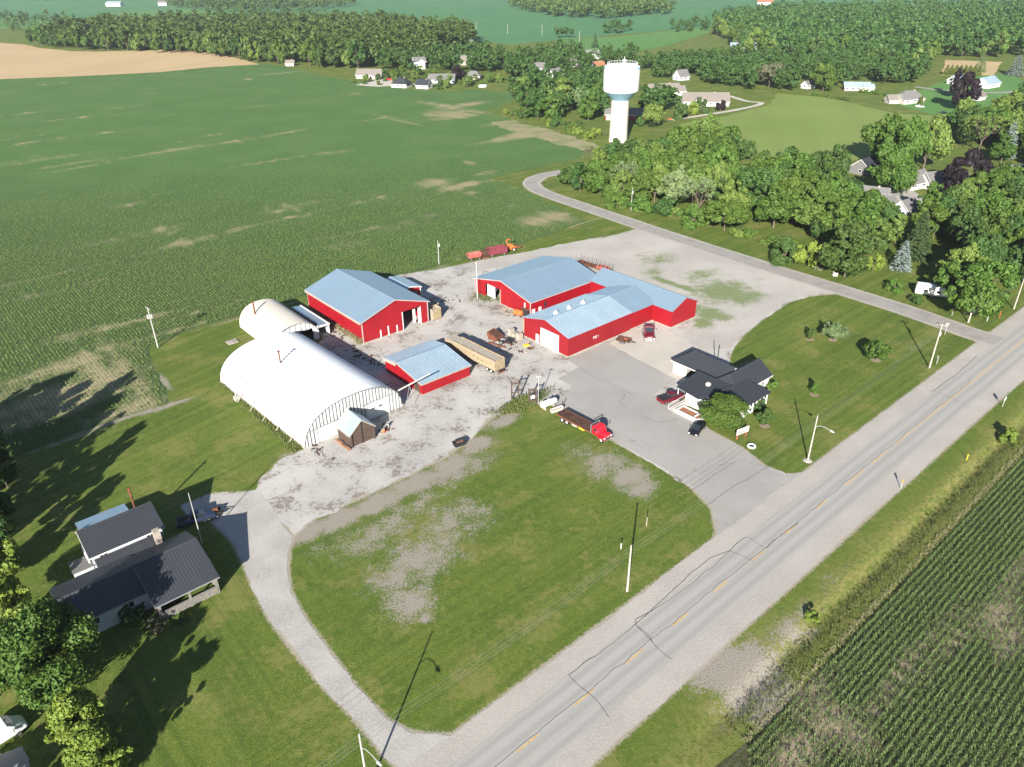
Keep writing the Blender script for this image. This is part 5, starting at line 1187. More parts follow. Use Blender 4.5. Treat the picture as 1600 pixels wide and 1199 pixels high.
s = thing('lamp_mast', 'slim mast with small cross arm beside the gas tank', 'mast', (5.14,127.03), 0)
mb = MB(); mb.tube([(0, 0, 0), (0, 0, 6.4)], .07, 8); mb.build('pole', M['galv'], s)
mb = MB(); mb.tube([(-.5, 0, 6.2), (.5, 0, 6.2)], .05, 6); mb.build('cross_arm', M['galv'], s)
s = thing('loader_bucket', 'black open loader bucket on the concrete at the lawn edge', 'bucket', (-9.62,112.87), brg(57))
mb = MB(); hopper(mb, -1.2, 1.2, -.65, .65, .05, .95, .18); mb.build('shell', M['black'], s)
mb = MB(); mb.box(-.9, .9, -.4, .4, .15, .6); mb.build('contents', M['board_red'], s)

# auger from the hall to the low shed, blower at the hall door
a, b_ = (-29.42,122.92,1.3), (-16.23,130.64,5.2)
s = thing('grain_auger', 'long steel auger tube slanting from the hall door over the low red shed', 'auger', (a[0], a[1], 0), 0)
dv = Vector(b_) - Vector(a)
mb = MB(); mb.tube([(0, 0, a[2]), (dv.x, dv.y, b_[2])], .16, 10); mb.build('tube', M['galv'], s)
for f, w in ((.35, 1.0), (.7, 1.4)):
    mb = MB()
    for sg in (-1, 1): mb.tube([(dv.x * f, dv.y * f, a[2] + dv.z * f), (dv.x * f - sg * w * .6, dv.y * f + sg * w * .6, 0)], .05, 6)
    mb.build('leg', M['steel'], s)
mb = MB(); hopper(mb, -.6, .6, -.5, .5, .4, 1.2, .2); mb.build('intake_hopper', M['steel'], s)
s = thing('silage_blower', 'grey blower with curved spout standing at the hall end wall', 'machine', (-30.18,122.94), RZ)
mb = MB(); mb.box(-.9, .9, -.5, .5, .3, 1.3); mb.tube([(0, -.55, 1.1), (0, .55, 1.1)], .9, 14); mb.build('housing', M['steel'], s)
mb = MB(); mb.tube([(.6, 0, 1.5), (.8, 0, 2.6), (1.5, .1, 3.1), (2.3, .2, 2.7)], .2, 8); mb.build('spout', M['steel'], s)
for y in (-1, 1): wheel(s, -.3, y * .75, .35, .2, 'black', y)
for k, (px, r) in enumerate((((-23.84,118.27), .3), ((-23.95,117.39), .25), ((-23.48,119.15), .28))):
    s = thing('scrap_drum', ['dented drum at the shadow edge right of the dark shed', 'small orange drum right of the dark shed', 'pale drum right of the dark shed'][k], 'drum', px, 0, 'drums beside the dark shed')
    mb = MB(); mb.tube([(0, 0, 0), (0, 0, .8)], r, 12); mb.build('shell', M[('black', 'rust_orange', 'cream')[k]], s)
    mb = MB(); mb.tube([(0, 0, .8), (0, 0, .84)], r * 1.06, 12); mb.build('rim', M['steel'], s)
s = thing('well_cover', 'square concrete well cover in the grass by the beige hall', 'cover', (-64.77,156.51), RZ)
mb = MB(); mb.box(-1.2, 1.2, -1.0, 1.0, 0, .25); mb.build('slab', M['concrete'], s)
mb = MB(); mb.tube([(0, 0, .25), (0, 0, .36)], .4, 12); mb.build('lid', M['steel'], s)

# ---- poles, lamps, wires ----------------------------------------------------------------
def pole(label, at, h, r=.16, mat='polewood', can=0, cross=0, lamp=None, cat='utility pole', name='utility_pole', group=None, base=False):
    p = thing(name, label, cat, at, 0, group)
    mb = MB(); mb.tube([(0, 0, 0), (0, 0, h)], [r, r * .62], 10); mb.build('pole', M[mat], p)
    for k in range(can):
        mb = MB(); a = k * 2.2 + .8; x, y = math.cos(a) * .42, math.sin(a) * .42; mb.tube([(x, y, h * .72), (x, y, h * .72 + .9)], .26, 12); mb.build('transformer', M['galv'], p)
    for k in range(cross):
        z = h - .35 - k * 1.0; mb = MB(); mb.box(-.06, .06, -1.1, 1.1, z - .06, z + .06, M=Matrix.Rotation(RZ + .1, 4, 'Z')); c = mb.build('cross_arm', M['polewood'], p)
        for y in (-1.0, 0.0, 1.0):
            q = Matrix.Rotation(RZ + .1, 4, 'Z') @ Vector((0, y, z + .06)); mb = MB(); mb.tube([q, q + Vector((0, 0, .18))], .05, 8); mb.build('insulator', M['steel'], c)
    if lamp is not None:
        d = lamp; mb = MB(); zl = h * .76
        mb.tube([(0, 0, zl), (d[0] * .8, d[1] * .8, zl + .55), (d[0] * 1.8, d[1] * 1.8, zl + .65), (d[0] * 2.6, d[1] * 2.6, zl + .5)], .05, 8); ar = mb.build('lamp_arm', M['galv'], p)
        mb = MB(); mb.tube([(d[0] * 2.5, d[1] * 2.5, zl + .5), (d[0] * 2.8, d[1] * 2.8, zl + .46), (d[0] * 3.3, d[1] * 3.3, zl + .42)], [.08, .2, .1], 8); mb.build('lamp_head', M['galv'], ar)
    if base:
        mb = MB(); mb.tube([(0, 0, 0), (0, 0, .12)], [.8, .5], 12); mb.build('gravel_mound', M['drive'], p)
    return p
out_ = (-RN[0], -RN[1])
pole('tall white mast at the right end of the farmhouse upper block', (-47.0, 87.0), 9.6, .09, 'galv', name='mast', cat='mast')
pole('pale utility pole with transformers at the corner of the crop field, left of the halls', (-81.06,154.23), 10.0, .18, 'galv', 2, 1)
pole('utility pole with one transformer at the crop edge behind the large barn', (-20.84,206.93), 7.2, .14, 'galv', 1, 0)
pole('slender white light mast in front of the middle barn', (-8.77,180.87), 10.0, .11, 'white')
pole('short grey pole in front of the trees across the side road', (42.57,259.78), 7.8, .14, 'galv', 1)
P5 = pole('utility pole with crossarm and transformer at the road junction', (89.02,140.47), 10.3, .18, 'polewood', 1, 1)
pole('street lamp pole with curved arm at the corner of the office lawn', (51.38,106.97), 9.2, .15, 'polewood', 0, 0, out_, 'street lamp', 'street_lamp', None, True)
pole('pale wooden utility pole standing alone on the lawn beside the county road', (15.66,76.36), 8.3, .17, 'polewood')
p8 = (-15.61,48.08,9.2)
pole('street lamp pole beside the driveway mouth at the bottom edge', (p8[0], p8[1]), 9.2, .15, 'galv', 0, 0, (math.cos(-.75), math.sin(-.75)), 'street lamp', 'street_lamp')
pole('pale pole right of the big roadside tree at the right edge', (124.9,170.76), 8.6, .17, 'polewood')
for k, px in enumerate(((-117.97,1136.76), (-82.58,1108.89), (-41.69,1070.71), (-1.02,1024.82), (40.61,991.16), (77.91,902.49))):
    pole('thin distant pole across the far field, ' + ('first', 'second', 'third', 'fourth', 'fifth', 'sixth')[k] + ' from the left', px, 11, .22, 'galv', 0, 1, group='distant poles across the far field')
pole('white pole standing among the village trees left of the tower', (51.15,761.2), 10, .2, 'galv', 0, 0)
tops = [(p8[0] - 40 * RU[0], p8[1] - 40 * RU[1], 9.2), (p8[0], p8[1], 9.2), (*(15.66,76.36), 8.3), (*(51.38,106.97), 9.2), (*(89.02,140.47), 10.3), (*(124.9,170.76), 8.6)]
for k in range(5):
    for j, dz in enumerate((-.15, -.9, -1.6)):
        a, b_ = Vector(tops[k]), Vector(tops[k + 1]); pts = []
        for i in range(13):
            t_ = i / 12; q = a.lerp(b_, t_); q.z += dz - 3.2 * t_ * (1 - t_); pts.append(q)
        mb = MB(); mb.tube(pts, .016, 4); tag(mb.build('power_line', M['wire']), ('upper', 'middle', 'lower')[j] + ' overhead wire ' + ('running out of the bottom edge from the driveway lamp pole', 'from the driveway lamp pole to the lone lawn pole', 'from the lone lawn pole to the office lawn lamp pole', 'from the office lawn lamp pole to the junction pole', 'from the junction pole to the right edge pole')[k], 'power line', 'overhead wires along the county road')

def post_marker(name, label, cat, at, h, mat, head=None, rz=0.0, group=None):
    p = thing(name, label, cat, at, rz, group)
    mb = MB(); mb.box(-.05, .05, -.05, .05, 0, h); mb.build('post', M['galv' if head else mat], p)
    if head:
        w, hh, hm = head; mb = MB(); mb.box(.051, .075, -w / 2, w / 2, h - hh, h); mb.build('sign_plate', M[hm], p)
    else:
        mb = MB(); mb.box(-.08, .08, -.08, .08, h, h + .15); mb.build('cap', M[mat], p)
    return p
post_marker('marker_post', 'yellow marker post on the gravel edge across from the office lawn', 'marker', (63.78,98.73), 1.9, 'yellow', (.6, .6, 'yellow'), RZ - 1.5)
post_marker('marker_post', 'small yellow marker in the ditch grass by the cornfield', 'marker', (78.87,106.66), 1.0, 'yellow')
post_marker('road_sign', 'white square road sign seen from behind at the right verge', 'sign', (95.22,124.22), 2.2, 'white', (.9, .8, 'white'), RZ - 1.6)
post_marker('marker_post', 'thick wooden stub post right of the lone pole on the lawn', 'post', (20.54,90.09), 1.5, 'board_pale')
post_marker('marker_post', 'short white utility pedestal left of the lone pole on the lawn', 'pedestal', (15.91,84.94), .9, 'white')
post_marker('road_sign', 'small white sign at the foot of the junction utility pole', 'sign', (91.38,142.18), 2.0, 'white', (.6, .7, 'galv'), RZ + 2.6)
post_marker('street_sign', 'street name sign on a thin post at the junction', 'sign', (100.52,156.62), 2.8, 'white', (.9, .5, 'white'), RZ + 1.2)
post_marker('marker_post', 'orange topped marker post left of the big roadside tree', 'marker', (107.49,166.94), 1.9, 'yellow', (.4, .45, 'yellow'), 2.2)
post_marker('marker_post', 'short white post right of the big roadside tree', 'marker', (114.31,163.77), 1.2, 'white')
post_marker('marker_post', 'orange marker post near the pale pole at the right edge', 'marker', (118.25,165.53), 1.6, 'rust_orange')

# ---- planting, sign and ramp in front of the office -----------------------------------------
s = thing('sign_board', 'white business sign board on two red posts beside the office drive', 'sign', (41.8,114.42), brg(60))
for x in (-1.1, 1.1):
    mb = MB(); mb.box(x - .1, x + .1, -.1, .1, 0, 2.3); mb.build('post', M['brick'], s)
mb = MB(); mb.box(-1.5, 1.5, -.16, -.105, 1.0, 2.2); bd = mb.build('board', M['white'], s)
for k, (x0, x1, z, m_) in enumerate(((-1.2, .9, 1.85, 'brick'), (-1.1, 1.0, 1.55, 'black'), (-.9, .7, 1.28, 'black'))):
    x = x0; r = random.Random(k)
    mb = MB()
    while x < x1: w = r.uniform(.06, .16); mb.box(x, x + w, -.175, -.163, z - .08, z + .09); x += w + .05
    o_ = mb.build('lettering', M[m_], bd); o_['kind'] = 'stuff'
s = thing('tyre_planter', 'white ringed tyre planter with dark plants at the drive corner', 'planter', (42.79,111.28), 0)
V = []; F = []; n, m = 20, 8
for i in range(n):
    for j in range(m):
        a, b2 = 2 * math.pi * i / n, 2 * math.pi * j / m; rr = .62 + .2 * math.cos(b2); V.append((rr * math.cos(a), rr * math.sin(a), .25 + .22 * math.sin(b2)))
for i in range(n):
    for j in range(m): F.append((i * m + j, ((i + 1) % n) * m + j, ((i + 1) % n) * m + (j + 1) % m, i * m + (j + 1) % m))
MB().add(V, F).build('tyre', M['white'], s, True)
mb = MB(); mb.tube([(0, 0, .05), (0, 0, .3)], .5, 14); mb.build('soil', M['black'], s)
s = thing('flower_bed', 'raised white walled flower bed between the ramp and the round tree', 'flower bed', (34.08,122.13), brg(140))
mb = MB(); mb.box(-2.6, 2.6, -1.2, -.95, 0, .8); mb.box(-2.6, 2.6, .95, 1.2, 0, .8); mb.box(-2.6, -2.35, -.949, .949, 0, .8); mb.box(2.35, 2.6, -.949, .949, 0, .8); mb.build('wall', M['white'], s)
mb = MB(); mb.box(-2.34, 2.34, -.94, .94, 0, .6); mb.build('soil', M['terracotta'], s)
s = thing('entry_ramp', 'pale sloping entry ramp between the maroon pickup and the flower bed', 'ramp', (32.78,125.49), brg(55))
mb = MB(); mb.hexa([(-2.4, -.8, 0), (2.4, -.8, 0), (2.4, .8, 0), (-2.4, .8, 0)], [(-2.4, -.8, .08), (2.4, -.8, .7), (2.4, .8, .7), (-2.4, .8, .08)]); mb.build('slab', M['pad'], s)
for y in (-.8, .8):
    mb = MB(); mb.tube([(-2.3, y, .9), (2.3, y, 1.6)], .04, 6); mb.tube([(-2.3, y, 0.05), (-2.3, y, .9)], .04, 6); mb.tube([(2.3, y, .6), (2.3, y, 1.6)], .04, 6); mb.build('handrail', M['white'], s)
s = MB(); hopper(s, -.7, .7, -.7, .7, .0, .5, .3); tag(s.build('clay_pot', M['terracotta']), 'terracotta tub at the office porch wall', 'pot'); bpy.data.objects['clay_pot'].location = (*(34.5,128.92), 0)
bpy.data.objects['clay_pot'].location.x += 0.0
s = thing('bench', 'white bench half under the round tree', 'bench', (35.29,120.95), brg(50))
mb = MB(); mb.box(-.8, .8, -.2, .2, .42, .48); mb.build('seat', M['white'], s)
for x in (-.7, .7):
    mb = MB(); mb.box(x - .05, x + .05, -.18, .18, 0, .42); mb.build('leg', M['white'], s)
mb = MB(); mb.box(-.8, .8, .2, .26, .55, .95); mb.build('backrest', M['white'], s)

# ---- trailer under the trees, van at the corner ------------------------------------------------
s = thing('mobile_home', 'white round-topped caravan trailer half under the trees across the side road', 'trailer', (109.3,179.4), brg(115))
mb = MB(); loft(mb, [ring(-4.6, 1.25, .5, 2.7, .35), ring(-4.4, 1.4, .4, 3.0, .45), ring(4.4, 1.4, .4, 3.0, .45), ring(4.6, 1.25, .5, 2.7, .35)]); mb.build('body', M['white_tank'], s)
for x in (-2.8, 0.2, 2.6): window(s, (0, -1.4), (1, 0), (0, -1), x, 1.3, 1.1, .8, mull=0)
door_slab(s, (0, -1.4), (1, 0), (0, -1), -.9, .8, 1.9, 'cream', 'door', .05, .5)
for x in (-.5, .5):
    for y in (-1, 1): wheel(s, x, y * 1.2, .36, .22, 'steel', y)
s = thing('camper_van', 'white camper van parked on the drive in the bottom left corner', 'van', (-58.25,54.07,1.2)[:2], brg(40))
mb = MB(); loft(mb, [ring(-3.0, 1.0, .5, 2.4, .2), ring(-2.9, 1.08, .4, 2.7, .25), ring(1.2, 1.08, .4, 2.7, .25), ring(1.9, 1.05, .4, 1.9, .2), ring(2.8, .95, .45, 1.25, .2), ring(3.0, .85, .5, 1.0, .15)]); mb.build('body', M['white_tank'], s)
mb = MB(); mb.hexa([(1.5, -.9, 1.92), (1.92, -.9, 1.92), (1.92, .9, 1.92), (1.5, .9, 1.92)], [(1.2, -.85, 2.55), (1.34, -.85, 2.55), (1.34, .85, 2.55), (1.2, .85, 2.55)]); mb.build('windscreen', M['glass'], s)
for x in (-1.8, 1.9):
    for y in (-1, 1): wheel(s, x, y * .95, .38, .26, 'chrome', y)
for y in (-1, 1):
    mb = MB(); mb.box(1.55, 1.65, y * 1.3 - .14, y * 1.3 + .14, 1.4, 1.8); mb.tube([(1.6, y * 1.0, 1.6), (1.6, y * 1.3, 1.6)], .03, 6); mb.build('mirror', M['chrome'], s)
s = MB(); r = random.Random(4)
V = [(x * (1 + r.uniform(-.2, .2)), y * (1 + r.uniform(-.2, .2)), z * (1 + r.uniform(-.2, .2))) for x, y, z in ((-.7, -.5, 0), (.7, -.6, 0), (.8, .5, 0), (-.6, .6, 0), (-.5, -.4, .8), (.5, -.4, .9), (.5, .4, .7), (-.4, .4, .9))]
s.add(V, [(0, 3, 2, 1), (4, 5, 6, 7), (0, 1, 5, 4), (1, 2, 6, 5), (2, 3, 7, 6), (3, 0, 4, 7)]); tag(s.build('boulder', M['cream']), 'white boulder on the verge across the side road', 'boulder'); bpy.data.objects['boulder'].location = (*(89.42,194.54), 0)

# ================================================================ water tower and village
M['pale_band'] = paint('pale_blue_band', (0.30, 0.46, 0.55), 0.4, 0, 0.1, 0.8)
tw = thing('water_tower', 'white water tower with blue bands rising behind the trees', 'water tower', (52.8, 375.5))
def lathe(root, name, prof, mat, n=48, smooth=True):
    V = []; F = []; m = len(prof)
    for i in range(n):
        a = 2 * math.pi * i / n
        for r, z in prof: V.append((r * math.cos(a), r * math.sin(a), z))
    for i in range(n):
        for j in range(m - 1): F.append((i * m + j, ((i + 1) % n) * m + j, ((i + 1) % n) * m + j + 1, i * m + j + 1))
    return MB().add(V, F).build(name, M[mat], root, smooth)
lathe(tw, 'column', [(4.5, 0), (4.3, 6), (4.2, 19.4)], 'tower_col')
lathe(tw, 'cone', [(4.22, 19.2), (4.4, 19.6), (7.2, 22.2), (7.9, 23.0)], 'teal_band')
tk = lathe(tw, 'tank', [(7.9, 22.9), (8.2, 23.2), (8.35, 23.8), (8.4, 28.0), (8.38, 32.6), (8.3, 32.9)], 'white_tank')
lathe(tw, 'band', [(8.38, 33.0), (8.40, 33.1), (8.34, 33.6), (8.2, 33.9)], 'pale_band')
lathe(tw, 'roof', [(8.2, 33.85), (7.8, 34.25), (7.0, 34.6), (5.0, 35.0), (0.01, 35.3)], 'white_tank')
mb = MB(); n = 28
for i in range(n):
    a = 2 * math.pi * i / n; b2 = 2 * math.pi * (i + 1) / n
    mb.tube([(7.0 * math.cos(a), 7.0 * math.sin(a), 34.6), (7.0 * math.cos(a), 7.0 * math.sin(a), 35.7)], .05, 4)
    mb.tube([(7.0 * math.cos(a), 7.0 * math.sin(a), 35.7), (7.0 * math.cos(b2), 7.0 * math.sin(b2), 35.7)], .05, 4)
mb.build('railing', M['white_tank'], tw)
mb = MB(); mb.tube([(1, 1, 35.6), (1, 1, 36.8)], .8, 12); mb.tube([(1, 1, 36.8), (1, 1, 38)], .08, 6); mb.build('hatch_mast', M['white_tank'], tw)
mb = MB(); mb.box(-.7, .7, -4.62, -4.3, 0, 2.4); mb.build('door', M['steel'], tw)

def house(label, at, b, L, W, eave, ridge, wall, roof, name='house', cat='house', wing=None, win=True, hip=0.0, garage=False, porch=None):
    h = thing(name, label, cat, at, brg(b))
    if eave < 4: eave -= .45; ridge += .7
    e = shifted(h, 'main_block', -L / 2, -W / 2)
    gable(e, L, W, eave, ridge, wall, roof, 'white', ov=.5, cap=roof, corner=False, hip0=hip, hip1=hip, th=.2)
    if win:
        n = max(2, int(L / 3.4))
        for k in range(n):
            if garage and k == 0: door_slab(e, (0, 0), (1, 0), (0, -1), .6, 2.6, 2.2, 'white', 'garage_door', .06); continue
            window(e, (0, 0), (1, 0), (0, -1), .8 + k * (L - 1.6) / n, 1.0, 1.4, 1.2, mull=1)
            if eave > 4.4: window(e, (0, 0), (1, 0), (0, -1), .8 + k * (L - 1.6) / n, 3.4, 1.3, 1.1, mull=1)
        for sd in ('x0', 'x1'):
            p0, d, n_, no = side_frame(L, W, sd); window(e, p0, d, no, W * .4, 1.0, 1.3, 1.2, mull=0)
    if wing:
        wl, ww, wx, wy, wr = wing
        e2 = shifted(h, 'wing_block', wx, wy, wr)
        gable(e2, wl, ww, eave - .1, (ridge - eave) * min(1, ww / W) + eave - .15, wall, roof, 'white', ov=.4, cap=roof, corner=False, th=.2)
        if win: window(e2, (0, 0), (1, 0), (0, -1), wl * .3, 1.0, 1.4, 1.2); 
    if len(label) % 3 == 0: mb = MB(); mb.box(L * .18, L * .18 + .6, -.3, .3, ridge - .6, ridge + .7); mb.build('chimney', M['concrete'], h)
    return h
# left group at the field edge
house('long tan roofed house at the left end of the village by the crop field', (-107.28,620.56), 100, 19, 9, 3, 5.6, 'cream', 'shingle_tan', wing=(7, 8, 4.5, -7.5, 0))
house('tall white gabled house in the trees behind the black roofed pair', (-75.19,678.65), 70, 10, 9, 5.6, 8.6, 'siding_white', 'shingle_grey', wing=(4.5, 6, 3.5, -6.8, math.pi / 2))
house('white cottage with black hip roof, left of the pair at the field edge', (-76.34,570.07), 112, 12, 9, 3, 5.4, 'siding_white', 'shingle', hip=3.5)
house('white cottage with black roof, right of the pair at the field edge', (-59.63,562.57), 112, 9.5, 7, 3, 5.0, 'siding_white', 'shingle')
house('low grey house with broad roof behind the black roofed pair', (-49.17,591.13), 95, 19, 9.5, 2.9, 5.0, 'siding_grey', 'shingle_grey', garage=True)
house('small pale hip roofed house at the right end of the field edge group', (-26.64,606.94), 100, 11, 8, 3, 4.9, 'cream', 'shingle_grey', hip=3.0)
house('brown roofed house behind the purple tree in the village trees', (-40.45,703.02), 120, 13, 9, 3.4, 6.4, 'cream', 'shingle_tan')
house('narrow white house standing between the dark village trees', (-40.65,843.73), 60, 8, 7, 5.6, 8.0, 'siding_white', 'shingle_grey')
house('grey roofed house among trees left of the tall trees above the field', (24.28,648.95), 80, 12, 8, 3.2, 5.8, 'siding_grey', 'shingle_grey')
house('white house with broken gables in trees left of the water tower', (35.48,609.33), 50, 11, 8, 3.2, 6.0, 'siding_white', 'shingle_grey', wing=(4, 5, 2, -6.5, math.pi / 2))
house('brown roofed bungalow just left of the water tower tank', (54.57,680.77), 75, 12, 8, 3.0, 5.2, 'cream', 'shingle_tan')
house('long blue-grey roofed house behind the water tower tank', (76.27,742.46), 105, 20, 9, 3.2, 6.0, 'siding_white', 'shingle_grey', wing=(6, 6, 5, -6.8, math.pi / 2))
house('red roofed cottage touching the left of the water tower tank', (72.6,657.39), 60, 10, 8, 3, 5.4, 'white', 'terracotta')
house('grey hip roofed house right behind the tower top', (100.45,734.89), 95, 11, 9, 3, 5.2, 'cream', 'shingle_grey', hip=3.0)
house('steep grey house under the conifer behind the water tower', (64.55,794.66), 50, 9, 8, 4.6, 7.6, 'siding_white', 'shingle_grey')
# ranch houses right of the tower
house('pale ranch house with grey roof, left of the two ranch houses by the meadow', (101.31,521.92), 80, 20, 11, 3.1, 6.0, 'siding_white', 'shingle_tan', wing=(8, 8, 5, -7, 0))
house('long white ranch house with tan roof and front gable by the meadow', (119,479.83), 95, 27, 11, 3.1, 6.2, 'siding_white', 'shingle_tan', wing=(5.5, 6.5, -1.5, -7.8, math.pi / 2))
house('red walled grey roofed barn house behind the tower column', (67.12,435.44), 98, 27, 9, 3.4, 5.0, 'red', 'shingle_grey', garage=True)
house('grey house glimpsed in the trees behind the ranch houses', (127.14,591.46), 60, 9, 8, 3.2, 6.2, 'siding_grey', 'shingle_grey')
# right part
house('white garden building with flat grey roof at the far side of the meadow', (203.98,543.53), 60, 7, 6, 2.8, 4.0, 'white', 'shingle_grey', 'garden_shed', 'shed')
house('low white roofed house beyond the meadow hedge', (232.33,532.61), 100, 16, 8, 2.9, 4.2, 'cream', 'roof_pale', wing=(6, 6, 4, -6, 0))
house('grey hip roofed house with red car port beyond the meadow', (243.22,481.42), 75, 15, 10, 3.1, 5.8, 'cream', 'shingle_grey', hip=3.5, wing=(6, 7, -8.5, -6.5, 0))
house('low brown house at the end of the hedge row beyond the meadow', (233.44,479.64), 85, 8, 6, 2.6, 3.9, 'cream', 'shingle_tan')
house('bright white bungalow left of the big purple tree at the lane', (314.27,557.15), 70, 14, 8, 3, 4.8, 'white', 'roof_pale')
house('bright white house behind the big purple tree at the lane', (323.98,540.86), 55, 16, 11, 3.2, 5.6, 'white', 'roof_pale')
house('small white shed at the lane end below the purple tree', (289.53,488.22), 50, 9, 6, 2.7, 4.2, 'white', 'shingle_tan', 'garden_shed', 'shed')
house('long pale barn in the trees at the far pasture', (238.02,807.77), 100, 36, 9, 3.2, 5.0, 'cream', 'roof_pale', 'long_barn', 'barn')
house('white shed right of the long pale barn at the far pasture', (266.86,804.74), 90, 14, 8, 3.4, 5.2, 'white', 'roof_pale', 'long_barn', 'barn')
# cluster under the great tree
house('white cottage with grey gable left of the dark purple tree', (154.14,286.52), 60, 10, 7.5, 3, 5.2, 'siding_white', 'shingle_grey')
house('white house with two grey gables below the dark purple tree', (164.48,286.11), 75, 15, 8, 3, 5.2, 'siding_white', 'shingle_grey', wing=(5, 6, 3, -6.3, math.pi / 2))
house('grey shingled house with white porch below the great tree', (128.26,264.64), 120, 11, 8, 3, 5.2, 'siding_white', 'shingle_grey', wing=(5, 5, 1.5, -6.2, 0))
house('white garage with low gable at the court below the great tree', (128.89,253.55), 55, 7.5, 6, 2.9, 4.4, 'siding_white', 'shingle_grey', 'garage', 'garage')
house('grey blue garden shed on the court below the great tree', (135.15,251.81), 55, 7, 6, 2.7, 4.2, 'siding_grey', 'shingle_grey', 'garden_shed', 'shed')
house('dark roofed house hidden in shade behind the great tree', (145.62,309.07), 50, 11, 9, 2.9, 5.4, 'shingle_grey', 'shingle')
house('pale blue roofed shed at the right edge below the purple tree', (200.45,296.33), 80, 10, 7, 2.8, 4.6, 'siding_grey', 'roof_pale', 'garden_shed', 'shed')
# horizon farms
house('white farm building on the horizon at the upper left', (-890.22,1902.85), 95, 34, 16, 6, 10, 'white', 'roof_pale', 'farm_building', 'barn', win=False)
house('small white farmhouse on the horizon right of the white farm building', (-784.23,1909.83), 80, 18, 12, 6, 10, 'white', 'shingle_grey', win=False)
house('pale house on the horizon above the right wood', (508.77,1658.52), 100, 30, 14, 5, 9, 'white', 'terracotta', win=False)
house('little pale shed at the edge of the left wood', (-190.41,706.88), 90, 7, 5, 2.6, 3.8, 'cream', 'shingle_tan', 'garden_shed', 'shed', win=False)
def village_car(label, at, b, paint_): car('parked_car', label, 'car', at, b, paint_)
village_car('red car by the long tan roofed house at the field edge', (-91.25,608.36), 80, 'redpaint')
village_car('red car beside the first red car near the tan roofed house', (-86.36,604.42), 70, 'redpaint')
village_car('white car in front of the hip roofed house beyond the meadow', (241.72,462.84), 120, 'white_tank')
village_car('dark car on the drive beyond the meadow', (244.64,441.11), 100, 'blackpaint')
village_car('dark car on the court below the great tree', (146.76,282.16), 80, 'blackpaint')
s = thing('garden_pool', 'round pale blue garden pool at the field edge houses', 'pool', (-18.66,565.86))
lathe(s, 'wall', [(3.0, 0), (3.0, 1.2), (2.85, 1.2), (2.85, 1.0)], 'white', 24)
lathe(s, 'water', [(2.84, 1.02), (0.01, 1.02)], 'skyblue', 24)
s = thing('garden_tractor', 'orange garden tractor on the lane by the red walled house', 'tractor', (87.89,428.41), brg(80))
mb = MB(); loft(mb, [ring(-1.2, .5, .5, 1.2), ring(0, .6, .5, 1.3), ring(1.3, .45, .6, 1.1)]); mb.build('body', M['rust_orange'], s)
for x, r_w in ((-.7, .55), (.9, .35)):
    for y in (-1, 1): wheel(s, x, y * .7, r_w, .3, 'steel', y)

# ================================================================ trees
def leaf_mat(name, a, b, c, trans=0.2, hue_var=0.5):
    g = N(name); geo = g.n('NewGeometry'); oi = g.n('ObjectInfo')
    r = geo.outputs['Random Per Island']
    col = g.mix(r, a, b)
    col = g.mix(g.math('MULTIPLY', g.ramp(g.noise(0.45, g.pos(), 3), 0.4, 0.7), hue_var), col, c)
    col = g.mix(g.math('MULTIPLY', oi.outputs['Random'], 0.45), col, tuple(x * 0.62 for x in a))
    r2 = g.math('FRACT', g.math('MULTIPLY', oi.outputs['Random'], 17.31))
    col = g.mix(g.math('MULTIPLY', r2, 0.35), col, (a[1] * 0.95, a[1] * 1.12, a[2] * 1.1))
    d = g.n('BsdfDiffuse', Color=col).outputs[0]; t = g.n('BsdfTranslucent', Color=col).outputs[0]
    gl = g.n('BsdfGlossy', Color=(1, 1, 1), Roughness=0.6).outputs[0]
    m1 = g.n('MixShader', i0=trans); g.set(m1.inputs[1], d); g.set(m1.inputs[2], t)
    m2 = g.n('MixShader', i0=0.012); g.set(m2.inputs[1], m1.outputs[0]); g.set(m2.inputs[2], gl)
    return g.done(m2.outputs[0])
LEAF = {
    'dark': leaf_mat('leaf_dark', (0.036, 0.087, 0.019), (0.059, 0.121, 0.025), (0.043, 0.103, 0.029)),
    'mid': leaf_mat('leaf_mid', (0.053, 0.115, 0.018), (0.088, 0.165, 0.026), (0.070, 0.127, 0.026)),
    'light': leaf_mat('leaf_light', (0.095, 0.168, 0.032), (0.146, 0.219, 0.048), (0.113, 0.168, 0.045)),
    'yellow': leaf_mat('leaf_yellow', (0.122, 0.189, 0.028), (0.188, 0.253, 0.041), (0.140, 0.194, 0.035)),
    'silver': leaf_mat('leaf_silver', (0.108, 0.172, 0.066), (0.179, 0.242, 0.108), (0.128, 0.179, 0.083)),
    'purple': leaf_mat('leaf_purple', (0.016, 0.010, 0.014), (0.030, 0.018, 0.022), (0.022, 0.014, 0.016), 0.15),
    'blue': leaf_mat('needle_blue', (0.145, 0.189, 0.174), (0.232, 0.290, 0.268), (0.174, 0.217, 0.203), 0.1),
    'spruce': leaf_mat('needle_dark', (0.029, 0.065, 0.026), (0.052, 0.099, 0.038), (0.041, 0.080, 0.032), 0.1),
    'brown': leaf_mat('leaf_brown', (0.096, 0.108, 0.057), (0.153, 0.147, 0.077), (0.128, 0.115, 0.063), 0.2),
}

